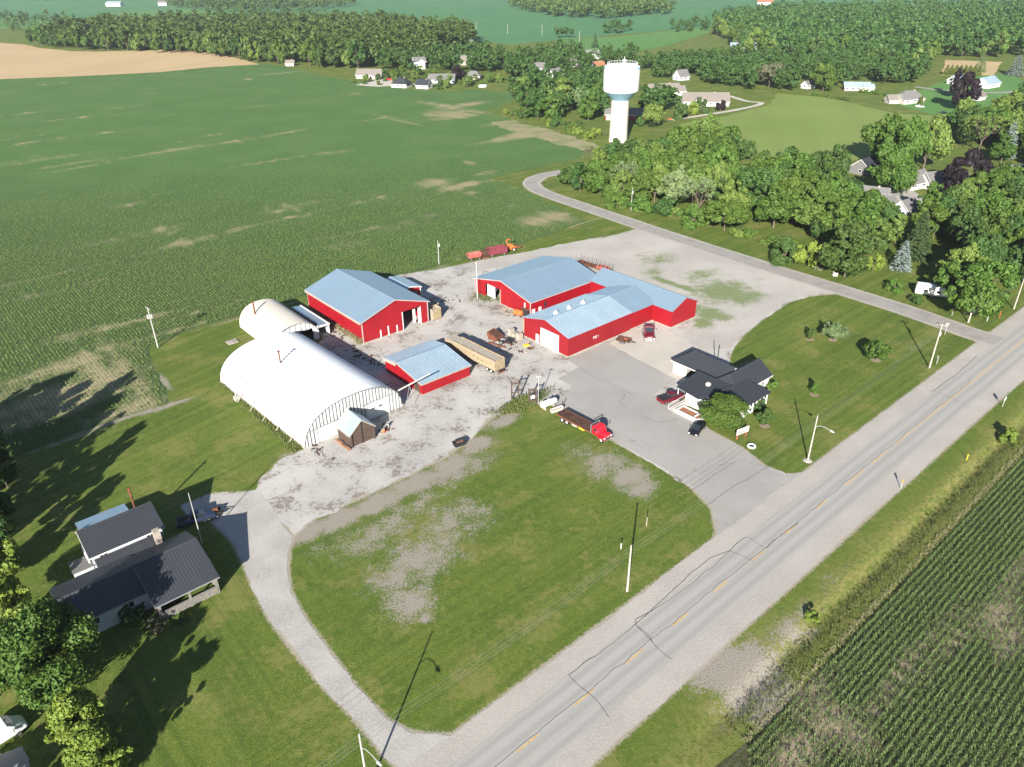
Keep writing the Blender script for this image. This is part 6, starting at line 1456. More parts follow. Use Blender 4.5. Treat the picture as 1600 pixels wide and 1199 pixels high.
def crown_cards(rs, n, size, lobes, squash=1.0, fill=True):
    """leaf cards over a cloud of lobes: lobes (k,4) = x,y,z,r in crown units"""
    w = lobes[:, 3] ** 2; k = rs.choice(len(lobes), n, p=w / w.sum())
    d = rs.normal(size=(n, 3)); d[:, 2] = d[:, 2] + 0.25; d /= np.linalg.norm(d, axis=1)[:, None]
    rr = lobes[k, 3] * (1.0 - 0.35 * rs.rand(n) ** 2) * (1 + 0.10 * rs.normal(size=n))
    c = lobes[k, :3] + d * rr[:, None]
    nr = d + rs.normal(size=(n, 3)) * 0.55; nr /= np.linalg.norm(nr, axis=1)[:, None]
    a = np.cross(nr, rs.normal(size=(n, 3))); a /= np.linalg.norm(a, axis=1)[:, None]; b = np.cross(nr, a)
    s = size * (0.6 + 0.8 * rs.rand(n)); e = 0.55 + 0.3 * rs.rand(n)
    A = a * s[:, None]; B = b * (s * e)[:, None]; nn = nr * (s * 0.18)[:, None]
    # a leaf-shaped four-point card: tip, side, stalk, side
    V = np.stack([c + A, c + B * 0.9 + nn, c - A * 0.8, c - B * 0.9 + nn], 1).reshape(-1, 3)
    return V

def blob(c, r, rs, n=6):
    t = []; F = []
    for i in range(n + 1):
        for j in range(n * 2):
            th = math.pi * i / n; ph = math.pi * j / n; q = r * (1 + rs.uniform(-.12, .12))
            t.append((c[0] + q * math.sin(th) * math.cos(ph), c[1] + q * math.sin(th) * math.sin(ph), c[2] + q * math.cos(th)))
    m = n * 2
    for i in range(n):
        for j in range(m): F.append((i * m + j, i * m + (j + 1) % m, (i + 1) * m + (j + 1) % m, (i + 1) * m + j))
    return t, F

def broad_lobes(rs, k, shape):
    """lobes inside a unit crown: centre (0,0,.6), width 1, height about 1 (tree height = 1 unit, crown radius = 1 in x,y)"""
    L = []
    for i in range(k):
        a = rs.rand() * 2 * math.pi; h = rs.rand()
        if shape == 'round': R_ = math.sqrt(max(0.05, 1 - (2 * h - 1) ** 2)) * 0.72; z = 0.26 + 0.60 * h
        elif shape == 'wide': R_ = (0.95 - 0.65 * h) * 0.85; z = 0.34 + 0.48 * h
        elif shape == 'tall': R_ = (0.85 - 0.55 * abs(h - .35)) * 0.7; z = 0.20 + 0.70 * h
        else: R_ = 0.75 * (1 - 0.5 * h); z = 0.10 + 0.75 * h
        R_ *= 0.40 + 0.72 * math.sqrt(rs.rand()); z += rs.normal() * .03
        L.append((R_ * math.cos(a), R_ * math.sin(a), z, (0.17 + 0.30 * rs.rand() ** 1.5) * (1 - 0.25 * h)))
    for i in range(k // 2):        # ragged sprays beyond the main mass
        a = rs.rand() * 2 * math.pi; h = .15 + .85 * rs.rand(); q = math.sqrt(max(.08, 1 - (2 * h - .8) ** 2)); L.append((q * math.cos(a) * rs.uniform(.75, 1.05), q * math.sin(a) * rs.uniform(.75, 1.05), .28 + .66 * h, .07 + .07 * rs.rand()))
    return np.array(L)

class TreeProto: pass
def make_broad(seed, n, size, shape, k=18, trunk=True, inner=True, asp=0.42):
    """asp = crown radius / height used to keep lobes round"""
    rs = np.random.RandomState(seed); L = broad_lobes(rs, k, shape)
    Lm = L.copy(); Lm[:, :2] *= asp; Lm[:, 3] *= asp          # metric for height 1
    V = crown_cards(rs, n, size, Lm); F = np.arange(len(V)).reshape(-1, 4)
    return V, F, Lm

def trunk_mesh(rs, Lm, r0=0.022, top=0.62):
    mb = MB(); mb.tube([(0, 0, -0.005), (0.004, 0, 0.12), (rs.uniform(-.01, .01), rs.uniform(-.01, .01), top)], [r0, r0 * .75, r0 * .3], 8)
    for i in range(min(7, len(Lm))):
        c = Lm[i]; z0 = 0.14 + 0.22 * rs.rand()
        mb.tube([(0, 0, z0), (c[0] * .5, c[1] * .5, (z0 + c[2]) / 2 + .02), (c[0], c[1], c[2])], [r0 * .5, r0 * .33, r0 * .12], 5)
    return mb

PROTO = {}
def reg(name, seed, n, size, shape, k, asp, r0=0.022, inner=0.62, top=0.62):
    V, F, Lm = make_broad(seed, n, size, shape, k, asp=asp); rs = np.random.RandomState(seed + 99)
    if inner:
        vs, fs, off = [], [], len(V)
        for c in Lm[:: (2 if len(Lm) > 14 else 1)]:
            t, f = blob(c[:3], c[3] * inner, rs, 4); fs += [tuple(i + off + len(vs) for i in q) for q in f]; vs += t
        V = np.concatenate([V, np.array(vs)]); F = np.concatenate([F, np.array(fs)])
    me = np_mesh('crown_' + name, V, F, LEAF['mid']); cm = me.data; bpy.data.objects.remove(me)
    tb = trunk_mesh(rs, Lm, r0, top).build('trunk_' + name, M['bark']); tm = tb.data; bpy.data.objects.remove(tb)
    PROTO[name] = (cm, tm, asp)
reg('hero_a', 1, 26000, 0.018, 'round', 44, 0.50)
reg('hero_b', 2, 16000, 0.020, 'tall', 34, 0.36)
for i in range(4): reg('round%d' % i, 10 + i, 5200, 0.034, 'round', 22, 0.46)
for i in range(3): reg('wide%d' % i, 20 + i, 5200, 0.036, 'wide', 22, 0.52)
for i in range(3): reg('tall%d' % i, 30 + i, 4200, 0.032, 'tall', 20, 0.34)
for i in range(3): reg('far%d' % i, 40 + i, 1300, 0.062, ('round', 'wide', 'tall')[i], 14, 0.42, .018, .75)
for i in range(3): reg('bush%d' % i, 50 + i, 2600, 0.075, 'bush', 14, 0.60, .03)
def reg_conifer(name, seed, tiers=15, per=90, asp=0.26, size=.06):
    rs = np.random.RandomState(seed); C = []; Nn = []
    for t in range(tiers):
        h = t / (tiers - 1); z = .06 + .92 * h; R_ = asp * (1 - h) ** .85 + .012
        for q in range(int(per * (1 - .7 * h))):
            a = rs.rand() * 2 * math.pi; r = R_ * (.35 + .65 * math.sqrt(rs.rand())); C.append((r * math.cos(a), r * math.sin(a), z - r * .35 + rs.normal() * .012)); Nn.append((math.cos(a) * .6, math.sin(a) * .6, .6))
    C = np.array(C); Nn = np.array(Nn) + rs.normal(size=C.shape) * .35; Nn /= np.linalg.norm(Nn, axis=1)[:, None]
    rad = C.copy(); rad[:, 2] = 0; rad /= np.linalg.norm(rad, axis=1)[:, None] + 1e-9; rad[:, 2] = -.35
    A = rad * (size * (.6 + .7 * rs.rand(len(C))))[:, None]; B = np.cross(Nn, rad) * (size * .4)
    V = np.stack([C + A, C + B, C - A * .7, C - B], 1).reshape(-1, 3); F = np.arange(len(V)).reshape(-1, 4)
    me = np_mesh('crown_' + name, V, F, LEAF['spruce']); cm = me.data; bpy.data.objects.remove(me)
    tb = MB().tube([(0, 0, 0), (0, 0, .95)], [.02, .003], 6).build('trunk_' + name, M['bark']); tm = tb.data; bpy.data.objects.remove(tb)
    PROTO[name] = (cm, tm, asp)
reg_conifer('spruce0', 60); reg_conifer('spruce1', 61, 13, 80, .3); reg_conifer('cedar0', 62, 18, 80, .16, .05)
# bare branching crown for the half-dead trees
def reg_dead(name, seed):
    rs = np.random.RandomState(seed); mb = MB(); mb.tube([(0, 0, 0), (0, 0, .3)], [.024, .018], 8); tips = []
    def grow(p, d, L_, r, lev):
        q = p + d * L_; mb.tube([p, (p + q) / 2 + Vector(rs.normal(size=3) * .012), q], [r, r * .8, r * .55], 5)
        if lev == 0: tips.append(q); return
        for _ in range(3):
            nd = (d + Vector(rs.normal(size=3)) * .55 + Vector((0, 0, .15))).normalized(); grow(q, nd, L_ * .68, r * .55, lev - 1)
    for k in range(5):
        a = k * 1.257; grow(Vector((0, 0, .26)), Vector((math.cos(a) * .6, math.sin(a) * .6, .8)).normalized(), .26, .012, 3)
    tb = mb.build('t', M['bark_pale']); tm = tb.data; bpy.data.objects.remove(tb)
    L = np.array([(t.x, t.y, t.z, .045) for t in tips])
    V = crown_cards(rs, 1500, .02, L); F = np.arange(len(V)).reshape(-1, 4)
    me = np_mesh('c', V, F, LEAF['silver']); cm = me.data; bpy.data.objects.remove(me); PROTO[name] = (cm, tm, .45)
reg_dead('dead0', 70); reg_dead('dead1', 71)

TREE_N = [0]
_u = 'first second third fourth fifth sixth seventh eighth ninth tenth eleventh twelfth thirteenth fourteenth fifteenth sixteenth seventeenth eighteenth nineteenth'.split()
ORD = list(_u)
for _t, _o in (('twenty', 'twentieth'), ('thirty', 'thirtieth'), ('forty', 'fortieth'), ('fifty', 'fiftieth'), ('sixty', 'sixtieth'), ('seventy', 'seventieth'), ('eighty', 'eightieth'), ('ninety', 'ninetieth')): ORD += [_o] + [_t + '-' + q for q in _u[:9]]
ORD += ['hundredth'] + ['hundred and ' + q for q in ORD[:99]]
def plant(proto, leaf, x, y, h, r, label, group=None, name='deciduous_tree', cat='tree', trunk='bark', z=0.0, sink=0.0):
    cm, tm, asp = PROTO[proto]; TREE_N[0] += 1
    o = thing(name, label, cat, (x, y, z - sink * h), (x * 12.9898 + y * 78.233) % 6.28, group)
    k = r / (asp * h)
    for nm, me, mt in (('crown', cm, LEAF[leaf]), ('trunk', tm, M[trunk])):
        c = bpy.data.objects.new(nm, me); COL.objects.link(c); c.parent = o; c.scale = (h * k, h * k, h) if nm == 'crown' else (h * max(.8, k * .8), h * max(.8, k * .8), h)
        c.material_slots[0].link = 'OBJECT'; c.material_slots[0].material = mt
    return o

KIND = {'m': ('mid green', 'mid'), 'd': ('dark green', 'dark'), 'l': ('light green', 'light'), 'y': ('yellow-green', 'yellow'), 's': ('silvery green', 'silver'), 'p': ('dark purple', 'purple'), 'b': ('blue-grey', 'blue'), 'k': ('dark', 'spruce'), 'n': ('brownish', 'brown')}
# ---- trees that the photo lets one pick out: (x, y, height, radius, prototype, colour, label)
SOLO = [
 (-54.86,59.94,13,6.2,'hero_a','m','large rounded maple in the bottom left corner over the farmhouse end'),
 (-47.7,53.4,9,3.6,'hero_b','y','yellow-green tree below the large maple, upper of two'),
 (-43.93,49.81,8,3.4,'hero_b','y','yellow-green tree at the bottom edge left of the driveway'),
 (-66.39,70.99,11,3.4,'tall0','y','yellow-green tree at the left edge above the large maple'),
 (-72.76,80.19,11,3.6,'tall1','y','yellow-green tree at the left edge beside the farmhouse lawn'),
 (-84.85,101.65,9,2.8,'round1','d','dark tree at the left edge by the crop field corner'),
 (-77.53,87.29,15,4.0,'tall2','d','dark tall tree at the left edge casting shade on the lawn'),
 (38.96,118.09,6.6,4.6,'hero_a','m','dense round green tree in front of the office house'),
 (47.2,118.31,3.8,1.6,'round2','d','small dark green tree on a mulch ring right of the office'),
 (47.68,123.64,2.6,1.5,'bush0','d','dark shrub against the white sunroom wall'),
 (52.76,131.95,2.0,1.2,'bush1','m','round green shrub at the right corner of the office house'),
 (68.64,154.77,3.0,1.1,'tall1','d','small dark sapling, left one of the pair on the office lawn'),
 (73.73,154.39,4.6,3.0,'wide1','s','sparse silvery young tree, right one of the pair on the office lawn'),
 (79.25,144.04,5.0,3.1,'round3','m','round young tree nearest the junction on the office lawn'),
 (60.66,129.7,3.0,1.0,'tall1','m','thin sapling on a mulch ring near the street lamp'),
 (89.37,112.48,2.6,1.6,'bush2','y','yellow-green bush in the ditch by the cornfield'),
 (39.33,70.93,1.2,1.0,'bush0','y','pale weed clump in the ditch by the cornfield'),
 (-50.94,72.3,2.4,1.8,'bush0','d','dark green shrub at the farmhouse wall between the windows'),
 (-47.39,70.58,1.4,1.4,'bush1','n','brownish shrub at the farmhouse porch corner'),
 (-44.32,71.86,1.0,1.1,'bush2','m','low green shrub along the farmhouse porch'),
 (26.53,294.58,9,7.0,'bush0','d','dense dark bush at the bend of the side road'),
 (35.28,279.45,9,7.4,'bush1','m','dense green bush next to the bend of the side road'),
 (42.73,277.87,14,6,'dead0','s','grey branching half-bare tree behind the short grey pole'),
 (35.17,314.12,12,5,'dead1','n','grey bare-topped tree at the upper left of the roadside wood'),
 (63.96,250.04,15,6.5,'dead1','s','pale bare-branched tree in the middle of the roadside wood'),
 (57.89,262.93,15,7.0,'wide0','s','silvery feathery tree in the middle of the roadside wood'),
 (64.56,262.66,15,6.5,'wide2','l','light feathery tree above the pale bare-branched tree'),
 (86.98,341.01,19,8.5,'wide0','l','tall light crown topping the roadside wood against the meadow'),
 (71.71,320.64,17,8.0,'round1','m','mid green tree in the upper roadside wood'),
 (58.16,310.9,15,7.5,'wide1','d','dark spreading tree in front of the tower base'),
 (49.21,311.66,14,7,'round0','d','dark tree right of the bare-topped tree'),
 (47.27,265.77,12,6.5,'round2','m','green tree left of the silvery feathery tree'),
 (79.88,293.67,16,8,'round3','m','broad green tree under the light topmost crown'),
 (80.89,273.39,14,7,'wide2','m','green tree right of the light feathery tree'),
 (103.08,335.16,9,5.5,'bush1','d','dark bush at the meadow edge'),
 (69.12,235.45,11,8,'wide1','m','low spreading green tree by the side road'),
 (60.15,240.08,7,5,'bush2','m','green undergrowth bush left of the low spreading tree'),
 (53.28,253.55,6,4.5,'bush0','d','dark bush under the silvery feathery tree'),
 (46.08,256.42,5.5,4.2,'bush1','m','bush right of the short grey pole'),
 (38.02,262.61,5,4,'bush2','m','low bush left of the short grey pole'),
 (84.7,255.26,16,8,'round1','d','tall dark tree right of the roadside wood middle'),
 (98.15,270.2,17,8,'round0','m','tall green tree at the meadow corner'),
 (85.79,237.6,15,7,'tall0','m','tall green tree behind the orange clearing'),
 (106.76,274.64,15,7,'round2','m','green tree beside the meadow corner tree'),
 (94.77,231.02,11,5.5,'wide1','l','light green drooping tree above the dark clipped bush'),
 (118.08,276.56,14,6,'tall1','d','dark tree left of the round clipped one'),
 (133.87,309.49,12,4.6,'bush0','d','round clipped dark tree below the meadow'),
 (111.15,254.71,12,5.5,'round3','m','green tree beside the shingled house'),
 (106.02,220.67,11,6,'round1','m','green tree below the white garage'),
 (91.85,193.75,15,9,'round2','d','large dark tree beside the side road verge'),
 (110.89,217.9,9,4.5,'round0','l','light tree right of the large dark roadside tree'),
 (79.02,206.04,7,5.0,'bush2','d','dark clipped round bush by the side road'),
 (84.46,201.47,8,4.0,'bush0','y','yellow-green drooping bush by the side road'),
 (88.58,199.85,6,3.2,'bush1','n','grey-brown bush right of the yellow-green one'),
 (101.35,197.95,5,2.8,'bush0','y','yellow-green low bush below the large dark tree'),
 (109.44,198.8,8.5,3.0,'spruce1','b','small blue spruce in the garden across the side road'),
 (117.57,207.42,14,4.2,'spruce0','k','dark spruce behind the small blue one'),
 (216.25,332.26,15,4.5,'spruce1','b','tall blue spruce at the right edge above the purple tree'),
 (156.4,302.51,24,10,'wide0','m','great spreading tree over the white cottages, middle of its clump'),
 (153.79,314.77,22,9,'round1','m','great tree over the white cottages, left of its clump'),
 (171.61,313.85,22,9,'round3','l','great tree over the white cottages, right of its clump'),
 (140.96,278.51,16,8,'wide2','m','lower bough tree over the grey shingled house'),
 (165.51,271.6,16,8.0,'round2','p','dark purple tree beside the white house gables'),
 (160.44,267.86,11,5,'round0','p','smaller dark purple tree touching the white house'),
 (258.7,449.38,20,8,'round2','p','tall purple tree in front of the bright white house'),
 (280.5,496.99,18,6,'tall0','p','purple tree top left of the bright white house'),
 (-38.12,600.68,10,6,'round2','p','dark purple tree among the field edge houses'),
 (211.62,344.69,18,9,'dead0','l','pale branched tree at the upper right above the purple tree'),
 (213.66,360.05,18,8,'round0','d','dark tree left of the pale branched one'),
 (109.43,163.08,12,6.4,'wide1','m','large roadside tree with pale trunk at the junction'),
 (117.18,171.8,12,6.5,'round1','m','tree right behind the large junction tree'),
 (112.61,178.38,10,4.5,'round3','m','tree left behind the large junction tree'),
 (119.34,187.7,12,6,'wide0','l','light airy tree behind the caravan'),
 (102.54,174.71,2.6,1.8,'bush1','d','dark bush in front of the caravan'),
 (100.86,183.24,3,2.4,'bush2','m','low bush left of the caravan'),
 (15.9,440.21,13,7,'round1','d','big dark rounded tree at the crop corner left of the tower'),
 (75.99,411.76,13,6,'wide1','l','light green tree beside the red walled house'),
 (94.94,432.88,9,4.6,'bush1','d','dark clipped tree left of the yellow-green one at the ranch house'),
 (103.13,444.49,8,4,'bush0','y','yellow-green clipped tree at the ranch house'),
 (110.35,450.99,8.5,4.4,'bush2','d','dark clipped tree before the ranch house gable'),
 (123.62,459.48,6,3.2,'bush0','p','small purple round tree at the ranch house'),
 (69.48,413.31,6,3,'bush1','d','dark shrub before the red walled house'),
 (75.85,412.94,6,2.5,'spruce0','k','small dark conifer right of the red walled house'),
 (88.76,839.49,13,4,'spruce1','k','dark conifer behind the long blue-grey roofed house'),
 (178.37,546.68,18,10,'wide1','n','brownish feathery tree left of the meadow trees'),
 (208.89,528.95,17,8,'round0','m','round green tree at the far meadow corner'),
 (247.52,474.06,5,1.6,'cedar0','y','narrow yellow-green cedar right of the hip roofed house'),
 (361.72,617.4,14,5,'spruce1','s','grey-green pine beside the wheat plot'),
 (375.42,595.23,14,6,'spruce0','b','blue-grey pine at the right edge beside the wheat plot'),
]
for x, y, h, r, pr, cl, lab in SOLO:
    conif = pr.startswith(('spruce', 'cedar')); bush = pr.startswith('bush')
    sink = 0.0
    plant(pr, KIND[cl][1], x, y, h, r, lab, None, 'conifer_tree' if conif else ('shrub' if bush else 'deciduous_tree'), 'tree' if not bush else 'shrub', 'bark_pale' if lab.startswith('large roadside') else 'bark')
# mulch rings under the young trees
for x, y, h, r, pr, cl, lab in SOLO:
    if 'office lawn' in lab or 'mulch' in lab:
        sheet('mulch_ring', rough([(x + 1.05 * math.cos(a), y + .95 * math.sin(a)) for a in np.linspace(0, 2 * math.pi, 17)[:-1]], .3, .2, int(abs(x) * 7)), .014, M['mulch'])
# trees left of the frame and behind the camera's lower edge whose shade falls into the picture
for k, (x, y, h, r, pr) in enumerate(((-89, 104, 17, 5, 'tall0'), (-91, 98, 18, 4.5, 'spruce0'), (-88, 92, 18, 4.5, 'tall2'), (-85, 86, 17, 4, 'spruce1'), (-83, 79, 15, 4.0, 'tall0'), (-78, 66, 12, 4, 'tall1'), (-103, 108, 15, 5.5, 'round0'), (-97, 100, 17, 5, 'tall2'),
                                        (-52, 36, 10, 4.2, 'tall1'), (-46, 32, 10.5, 3.2, 'spruce1'), (-40, 30, 9, 3.2, 'tall0'), (-57, 38, 9, 3.5, 'round1'))):
    plant(pr, 'dark' if 'spruce' not in pr else 'spruce', x, y, h, r, ORD[k] + ' tree beyond the frame whose long shadow falls on the farmhouse lawns', 'trees whose shadows fall on the lawns', 'conifer_tree' if 'spruce' in pr else 'deciduous_tree', 'tree')

# ---- tree cover by area
def fill(poly, spacing, seed, avoid=(), jitter=.45):
    poly = np.array(poly, float); lo, hi = poly.min(0), poly.max(0); rs = np.random.RandomState(seed)
    xs, ys = np.meshgrid(np.arange(lo[0], hi[0], spacing), np.arange(lo[1], hi[1], spacing)); P = np.stack([xs.ravel(), ys.ravel()], 1)
    P += (rs.rand(*P.shape) - .5) * spacing * 2 * jitter; P = P[poly_sd(P, poly) < 0]
    for c, r in avoid: P = P[((P - np.array(c)) ** 2).sum(1) > r * r]
    return P, rs
HOUSES = [(tuple(o.location[:2]), 11.0 if o.get('category') != 'shed' else 7.0) for o in bpy.data.objects if o.parent is None and o.get('category') in ('house', 'shed', 'garage', 'water tower') and o.location.y > 230]
HOUSE0 = list(HOUSES)
# keep the view to the houses open: also clear a short strip on their camera side
HOUSES += [((c[0] - c[0] / c[1] * q_, c[1] - q_), r * .7) for c, r in HOUSES for q_ in ((14, 28, 42) if c[1] > 330 else (9,))]
HOUSES += [((108.86,179.84), 9.0), ((105.41,174.49), 6.0)]
SOLO_P = [((s[0], s[1]), s[3] * .8) for s in SOLO]
SHAPES = ['round0', 'round1', 'round2', 'round3', 'wide0', 'wide1', 'wide2', 'tall0', 'tall1', 'tall2']
AREAS = [
 # polygon, spacing, height range, colours, label tail, group
 ([(26.34,284.17),(37.74,268.04),(51.88,256.33),(66.14,241.21),(73.7,245.89),(78.23,282.13),(72.72,301.66),(93.26,311.32),(102.67,346.69),(67.58,329.52),(57.87,338.53),(39.08,322.6)], 9, (10, 15), 'mdml', 'in the roadside wood beyond the side road', 'trees of the roadside wood'),
 ([(79.81,260.79),(83.28,245.56),(92.48,231.58),(97.94,218.98),(112.97,234.18),(123.66,271.53),(119.02,294.72),(97.5,298.6)], 8.5, (11, 16), 'mdm', 'between the meadow and the garden clearing', 'trees below the meadow'),
 ([(95.39,228.27),(100.32,210.31),(115.87,215.49),(120.76,209.68),(117.92,189.44),(135.63,184.36),(155.27,188.38),(203.82,260.19),(197.18,286.68),(177.73,278.21),(150.88,258.17),(137.15,243.67),(124.54,244.11),(114.69,240.93),(104.26,241.29)], 8.5, (9, 14), 'mmdld', 'in the gardens across the side road', 'trees of the gardens across the side road'),
 ([(203.44,329.37),(227.49,295.2),(320.33,432.52),(301.21,465.91),(266.89,425.8),(231.31,391.88),(230.46,409.21),(207.08,369.54),(213.69,348.01)], 10, (12, 17), 'mdml', 'at the right edge above the purple tree', 'trees at the right edge of the village'),
 ([(-119.55,686.92),(-88.19,721.84),(-36.12,769.68),(2.96,713.56),(44.85,664.01),(46.11,608.49),(29.89,575.16),(9.4,590.11),(-18.08,652.48),(-25.3,636.95),(-49.36,655.09),(-76.42,641.11)], 10, (9, 15), 'mdlmn', 'among the houses at the crop field edge', 'trees among the field edge houses'),
 ([(1.99,523.21),(15.57,557.13),(39.05,574.47),(67.88,585.66),(56.98,458.77),(47.01,410.44),(37.67,419.97),(30.97,449.71),(25.96,426.22),(12.37,440.6)], 10, (10, 16), 'mdmls', 'left of the water tower', 'trees left of the water tower'),
 ([(81.61,479.84),(103.17,490.51),(96.27,445.83),(75.05,427.23)], 9, (8, 12), 'ml', 'between the tower and the ranch houses', 'trees beside the ranch houses'),
 ([(20.24,726.93),(52.62,783.94),(113.03,733.7),(106,618.59),(120.66,568.39),(155.96,547),(166.44,522.98),(211.64,519.84),(242.6,565.76),(279.15,538.1),(250.02,485.86),(308.94,594.95),(334.07,651.98),(275.48,688.78),(211.71,675.97),(182.95,711.84),(128.92,692.59),(85.52,652.09),(51.52,615.44),(33.53,648.18)], 12, (11, 18), 'mdmnld', 'in the village behind the ranch houses', 'trees in the village behind the ranch houses'),
 ([(207.77,1091.23),(274.03,1128.58),(248.99,1021.91),(208.04,1007.59)], 22, (10, 14), 'd', 'along the hedge of the far hay field', 'trees along the far hay field'),
 ([(55.68,971.25),(84.85,985.63),(81.93,950.68),(53.33,929.11)], 20, (9, 12), 'd', 'at the corner of the far hay field', 'trees at the corner of the hay field'),
 ([(117.55,1039.25),(156.07,1054.78),(149.03,1005.57),(112.31,991.4)], 20, (10, 14), 'd', 'in the far hedge gap above the tower', 'trees in the far hedge above the tower'),
]
CAND = []
for ai, (poly, spc, (h0, h1), cols, tail, grp) in enumerate(AREAS):
    P, rs = fill(poly, spc, 100 + ai, HOUSES + SOLO_P)
    for x, y in P:
        cl = cols[rs.randint(len(cols))]; h = rs.uniform(h0, h1)
        CAND.append((h / math.hypot(x, y), x, y, h, h * rs.uniform(.36, .50), cl, rs.randint(1000), tail, grp, x / (y * .872 + 37) < .72))
CAND.sort(key=lambda c: (not c[9], -c[0]))
LAND = [((26.63,293.59), 'the road bend bush'), ((42.81,274.63), 'the grey half-bare tree'), ((64.09,246.23), 'the pale bare-branched tree'), ((57.71,257.67), 'the silvery feathery tree'), ((85.43,328.72), 'the topmost light crown'), ((70.86,238.98), 'the low spreading roadside tree'),
        ((81.28,210.9), 'the clipped dark bush'), ((86.3,204.25), 'the yellow-green drooping bush'), ((112.09,201.91), 'the small blue spruce'), ((120.76,209.68), 'the dark spruce'), ((153.32,288.46), 'the great spreading tree'), ((167.26,269.86), 'the dark purple tree'), ((109.3,179.4), 'the white caravan'), ((112.93,168.33), 'the big junction tree'),
        ((95.13,197.33), 'the large dark roadside tree'), ((128.26,264.64), 'the grey shingled house'), ((137.39,314.9), 'the round clipped tree'), ((104.16,336.39), 'the dark meadow-edge bush'), ((53.45,374.33), 'the water tower'), ((15.97,440.39), 'the crop corner tree'), ((79.22,426.99), 'the light tree by the tower'), ((119,479.83), 'the long ranch house'), ((-107.28,620.56), 'the long tan roofed house'), ((-49.17,591.13), 'the low grey village house'), ((219.21,551.59), 'the round far meadow tree'), ((124.9,170.76), 'the right edge pole'), ((216.95,328.75), 'the tall blue spruce')]
def place_label(x, y, h, cl, hr):
    d = [math.hypot(x - p[0], y - p[1]) for p, _ in LAND]; i = int(np.argmin(d)); p, nm = LAND[i]
    sx = x / y - p[0] / p[1]; ang = sx * y; dy = y - p[1]
    wx = '' if abs(ang) < .4 * abs(dy) else ('left of ' if ang < 0 else 'right of '); wy = '' if abs(dy) < .4 * abs(ang) else ('behind ' if dy > 0 else 'in front of ')
    rel = (wy.strip() + ' and ' + wx) if (wx and wy) else (wx or wy)
    far = 'close ' if d[i] < 12 else ('some way ' if d[i] < 26 or (wx and wy) else 'far ')
    sz = 'small' if hr < .33 else ('middling' if hr < .66 else 'tall')
    return sz + ' ' + KIND[cl][0].replace('mid ', '') + ' tree ' + far.replace('some way ', '') + rel + nm
REST = []; SEEN = {}
for q, (_, x, y, h, r, cl, rv, tail, grp, inside) in enumerate(CAND):
    if q >= 150 or not inside: REST.append((x, y, h)); continue
    pr = ('far%d' % (rv % 3)) if y > 430 else SHAPES[rv % len(SHAPES)]
    lb = place_label(x, y, h, cl, (h - 8) / 10); SEEN[lb] = SEEN.get(lb, 0) + 1
    plant(pr, KIND[cl][1], x, y, h, r, lb if SEEN[lb] == 1 else ORD[SEEN[lb] - 1] + ' ' + lb, grp)
# hedges of small clipped trees
for k, (a, b_, n) in enumerate((((196.38,509.98), (209.69,488.5), 8), ((231.1,521.28), (241.57,506.91), 6), ((329.41,604.32), (350.56,598.91), 8))):
    for i in range(n):
        t_ = i / (n - 1); x = a[0] * (1 - t_) + b_[0] * t_; y = a[1] * (1 - t_) + b_[1] * t_
        plant('bush%d' % (i % 3) if k < 2 else 'cedar0', 'mid' if k < 2 else 'yellow', x, y, 2.6 if k < 2 else 7, 1.5 if k < 2 else 2.4, ORD[i] + ' from the left ' + ('of the clipped hedge shrubs beyond the meadow', 'of the hedge shrubs below the low white roofed house', 'of the narrow hedge cedars below the wheat plot')[k], ('hedge beyond the meadow', 'hedge below the white roofed house', 'hedge of cedars at the wheat plot')[k], 'shrub', 'shrub')
# shrubs along the path left of the tower
P, rs = fill([(-7.66,456.22),(12.21,434.68),(27.94,402.81),(41.69,374.92),(46.48,390.22),(32.38,418.44),(12.65,450.8)], 6.5, 300, SOLO_P)
P = P[np.argsort(P[:, 0] / P[:, 1])]
for k, (x, y) in enumerate(P): h = rs.uniform(2.5, 5); plant('bush%d' % rs.randint(3), ('mid', 'yellow', 'dark')[rs.randint(3)], x, y, h, h * .6, 'shrub between the crop field and the tower, ' + ORD[k] + ' from the left', 'shrubs along the crop field by the tower', 'shrub', 'shrub')
# garden shrubs between the field edge houses
P, rs = fill([(-117.05,592.85),(-98.49,635.05),(-48.78,646.86),(-4.8,598.14),(-9.04,558.91),(-24.78,560.05),(-42.21,552.13),(-64.55,553.72),(-89.73,574.25)], 11, 302, [(c, r * .75) for c, r in HOUSE0])
P = P[np.argsort(P[:, 0] / P[:, 1])]
for k, (x, y) in enumerate(P): h = rs.uniform(3, 8); plant('bush%d' % rs.randint(3) if h < 5 else 'far%d' % rs.randint(3), ('mid', 'light', 'dark', 'mid')[rs.randint(4)], x, y, h, h * .5, 'garden shrub among the field edge houses, ' + ORD[k] + ' from the left', 'garden shrubs among the field edge houses', 'shrub', 'shrub')
# undergrowth along the side road verge
P, rs = fill([(25.88,293.62),(42.68,262.16),(61.94,241.35),(75.61,222.7),(83.16,209.73),(91.72,202.52),(91.86,207.83),(77.39,228.86),(63.02,246.26),(45.01,270.27)], 3.6, 301, [((s[0], s[1]), s[3] * .6) for s in SOLO])
P = P[np.argsort(P[:, 0] / P[:, 1])]
for k, (x, y) in enumerate(P): h = rs.uniform(1.2, 3.2); plant('bush%d' % rs.randint(3), ('mid', 'light', 'dark')[rs.randint(3)], x, y, h, h * .8, 'low undergrowth shrub across the side road, ' + ORD[k] + ' from the left', 'undergrowth along the side road', 'shrub', 'shrub')

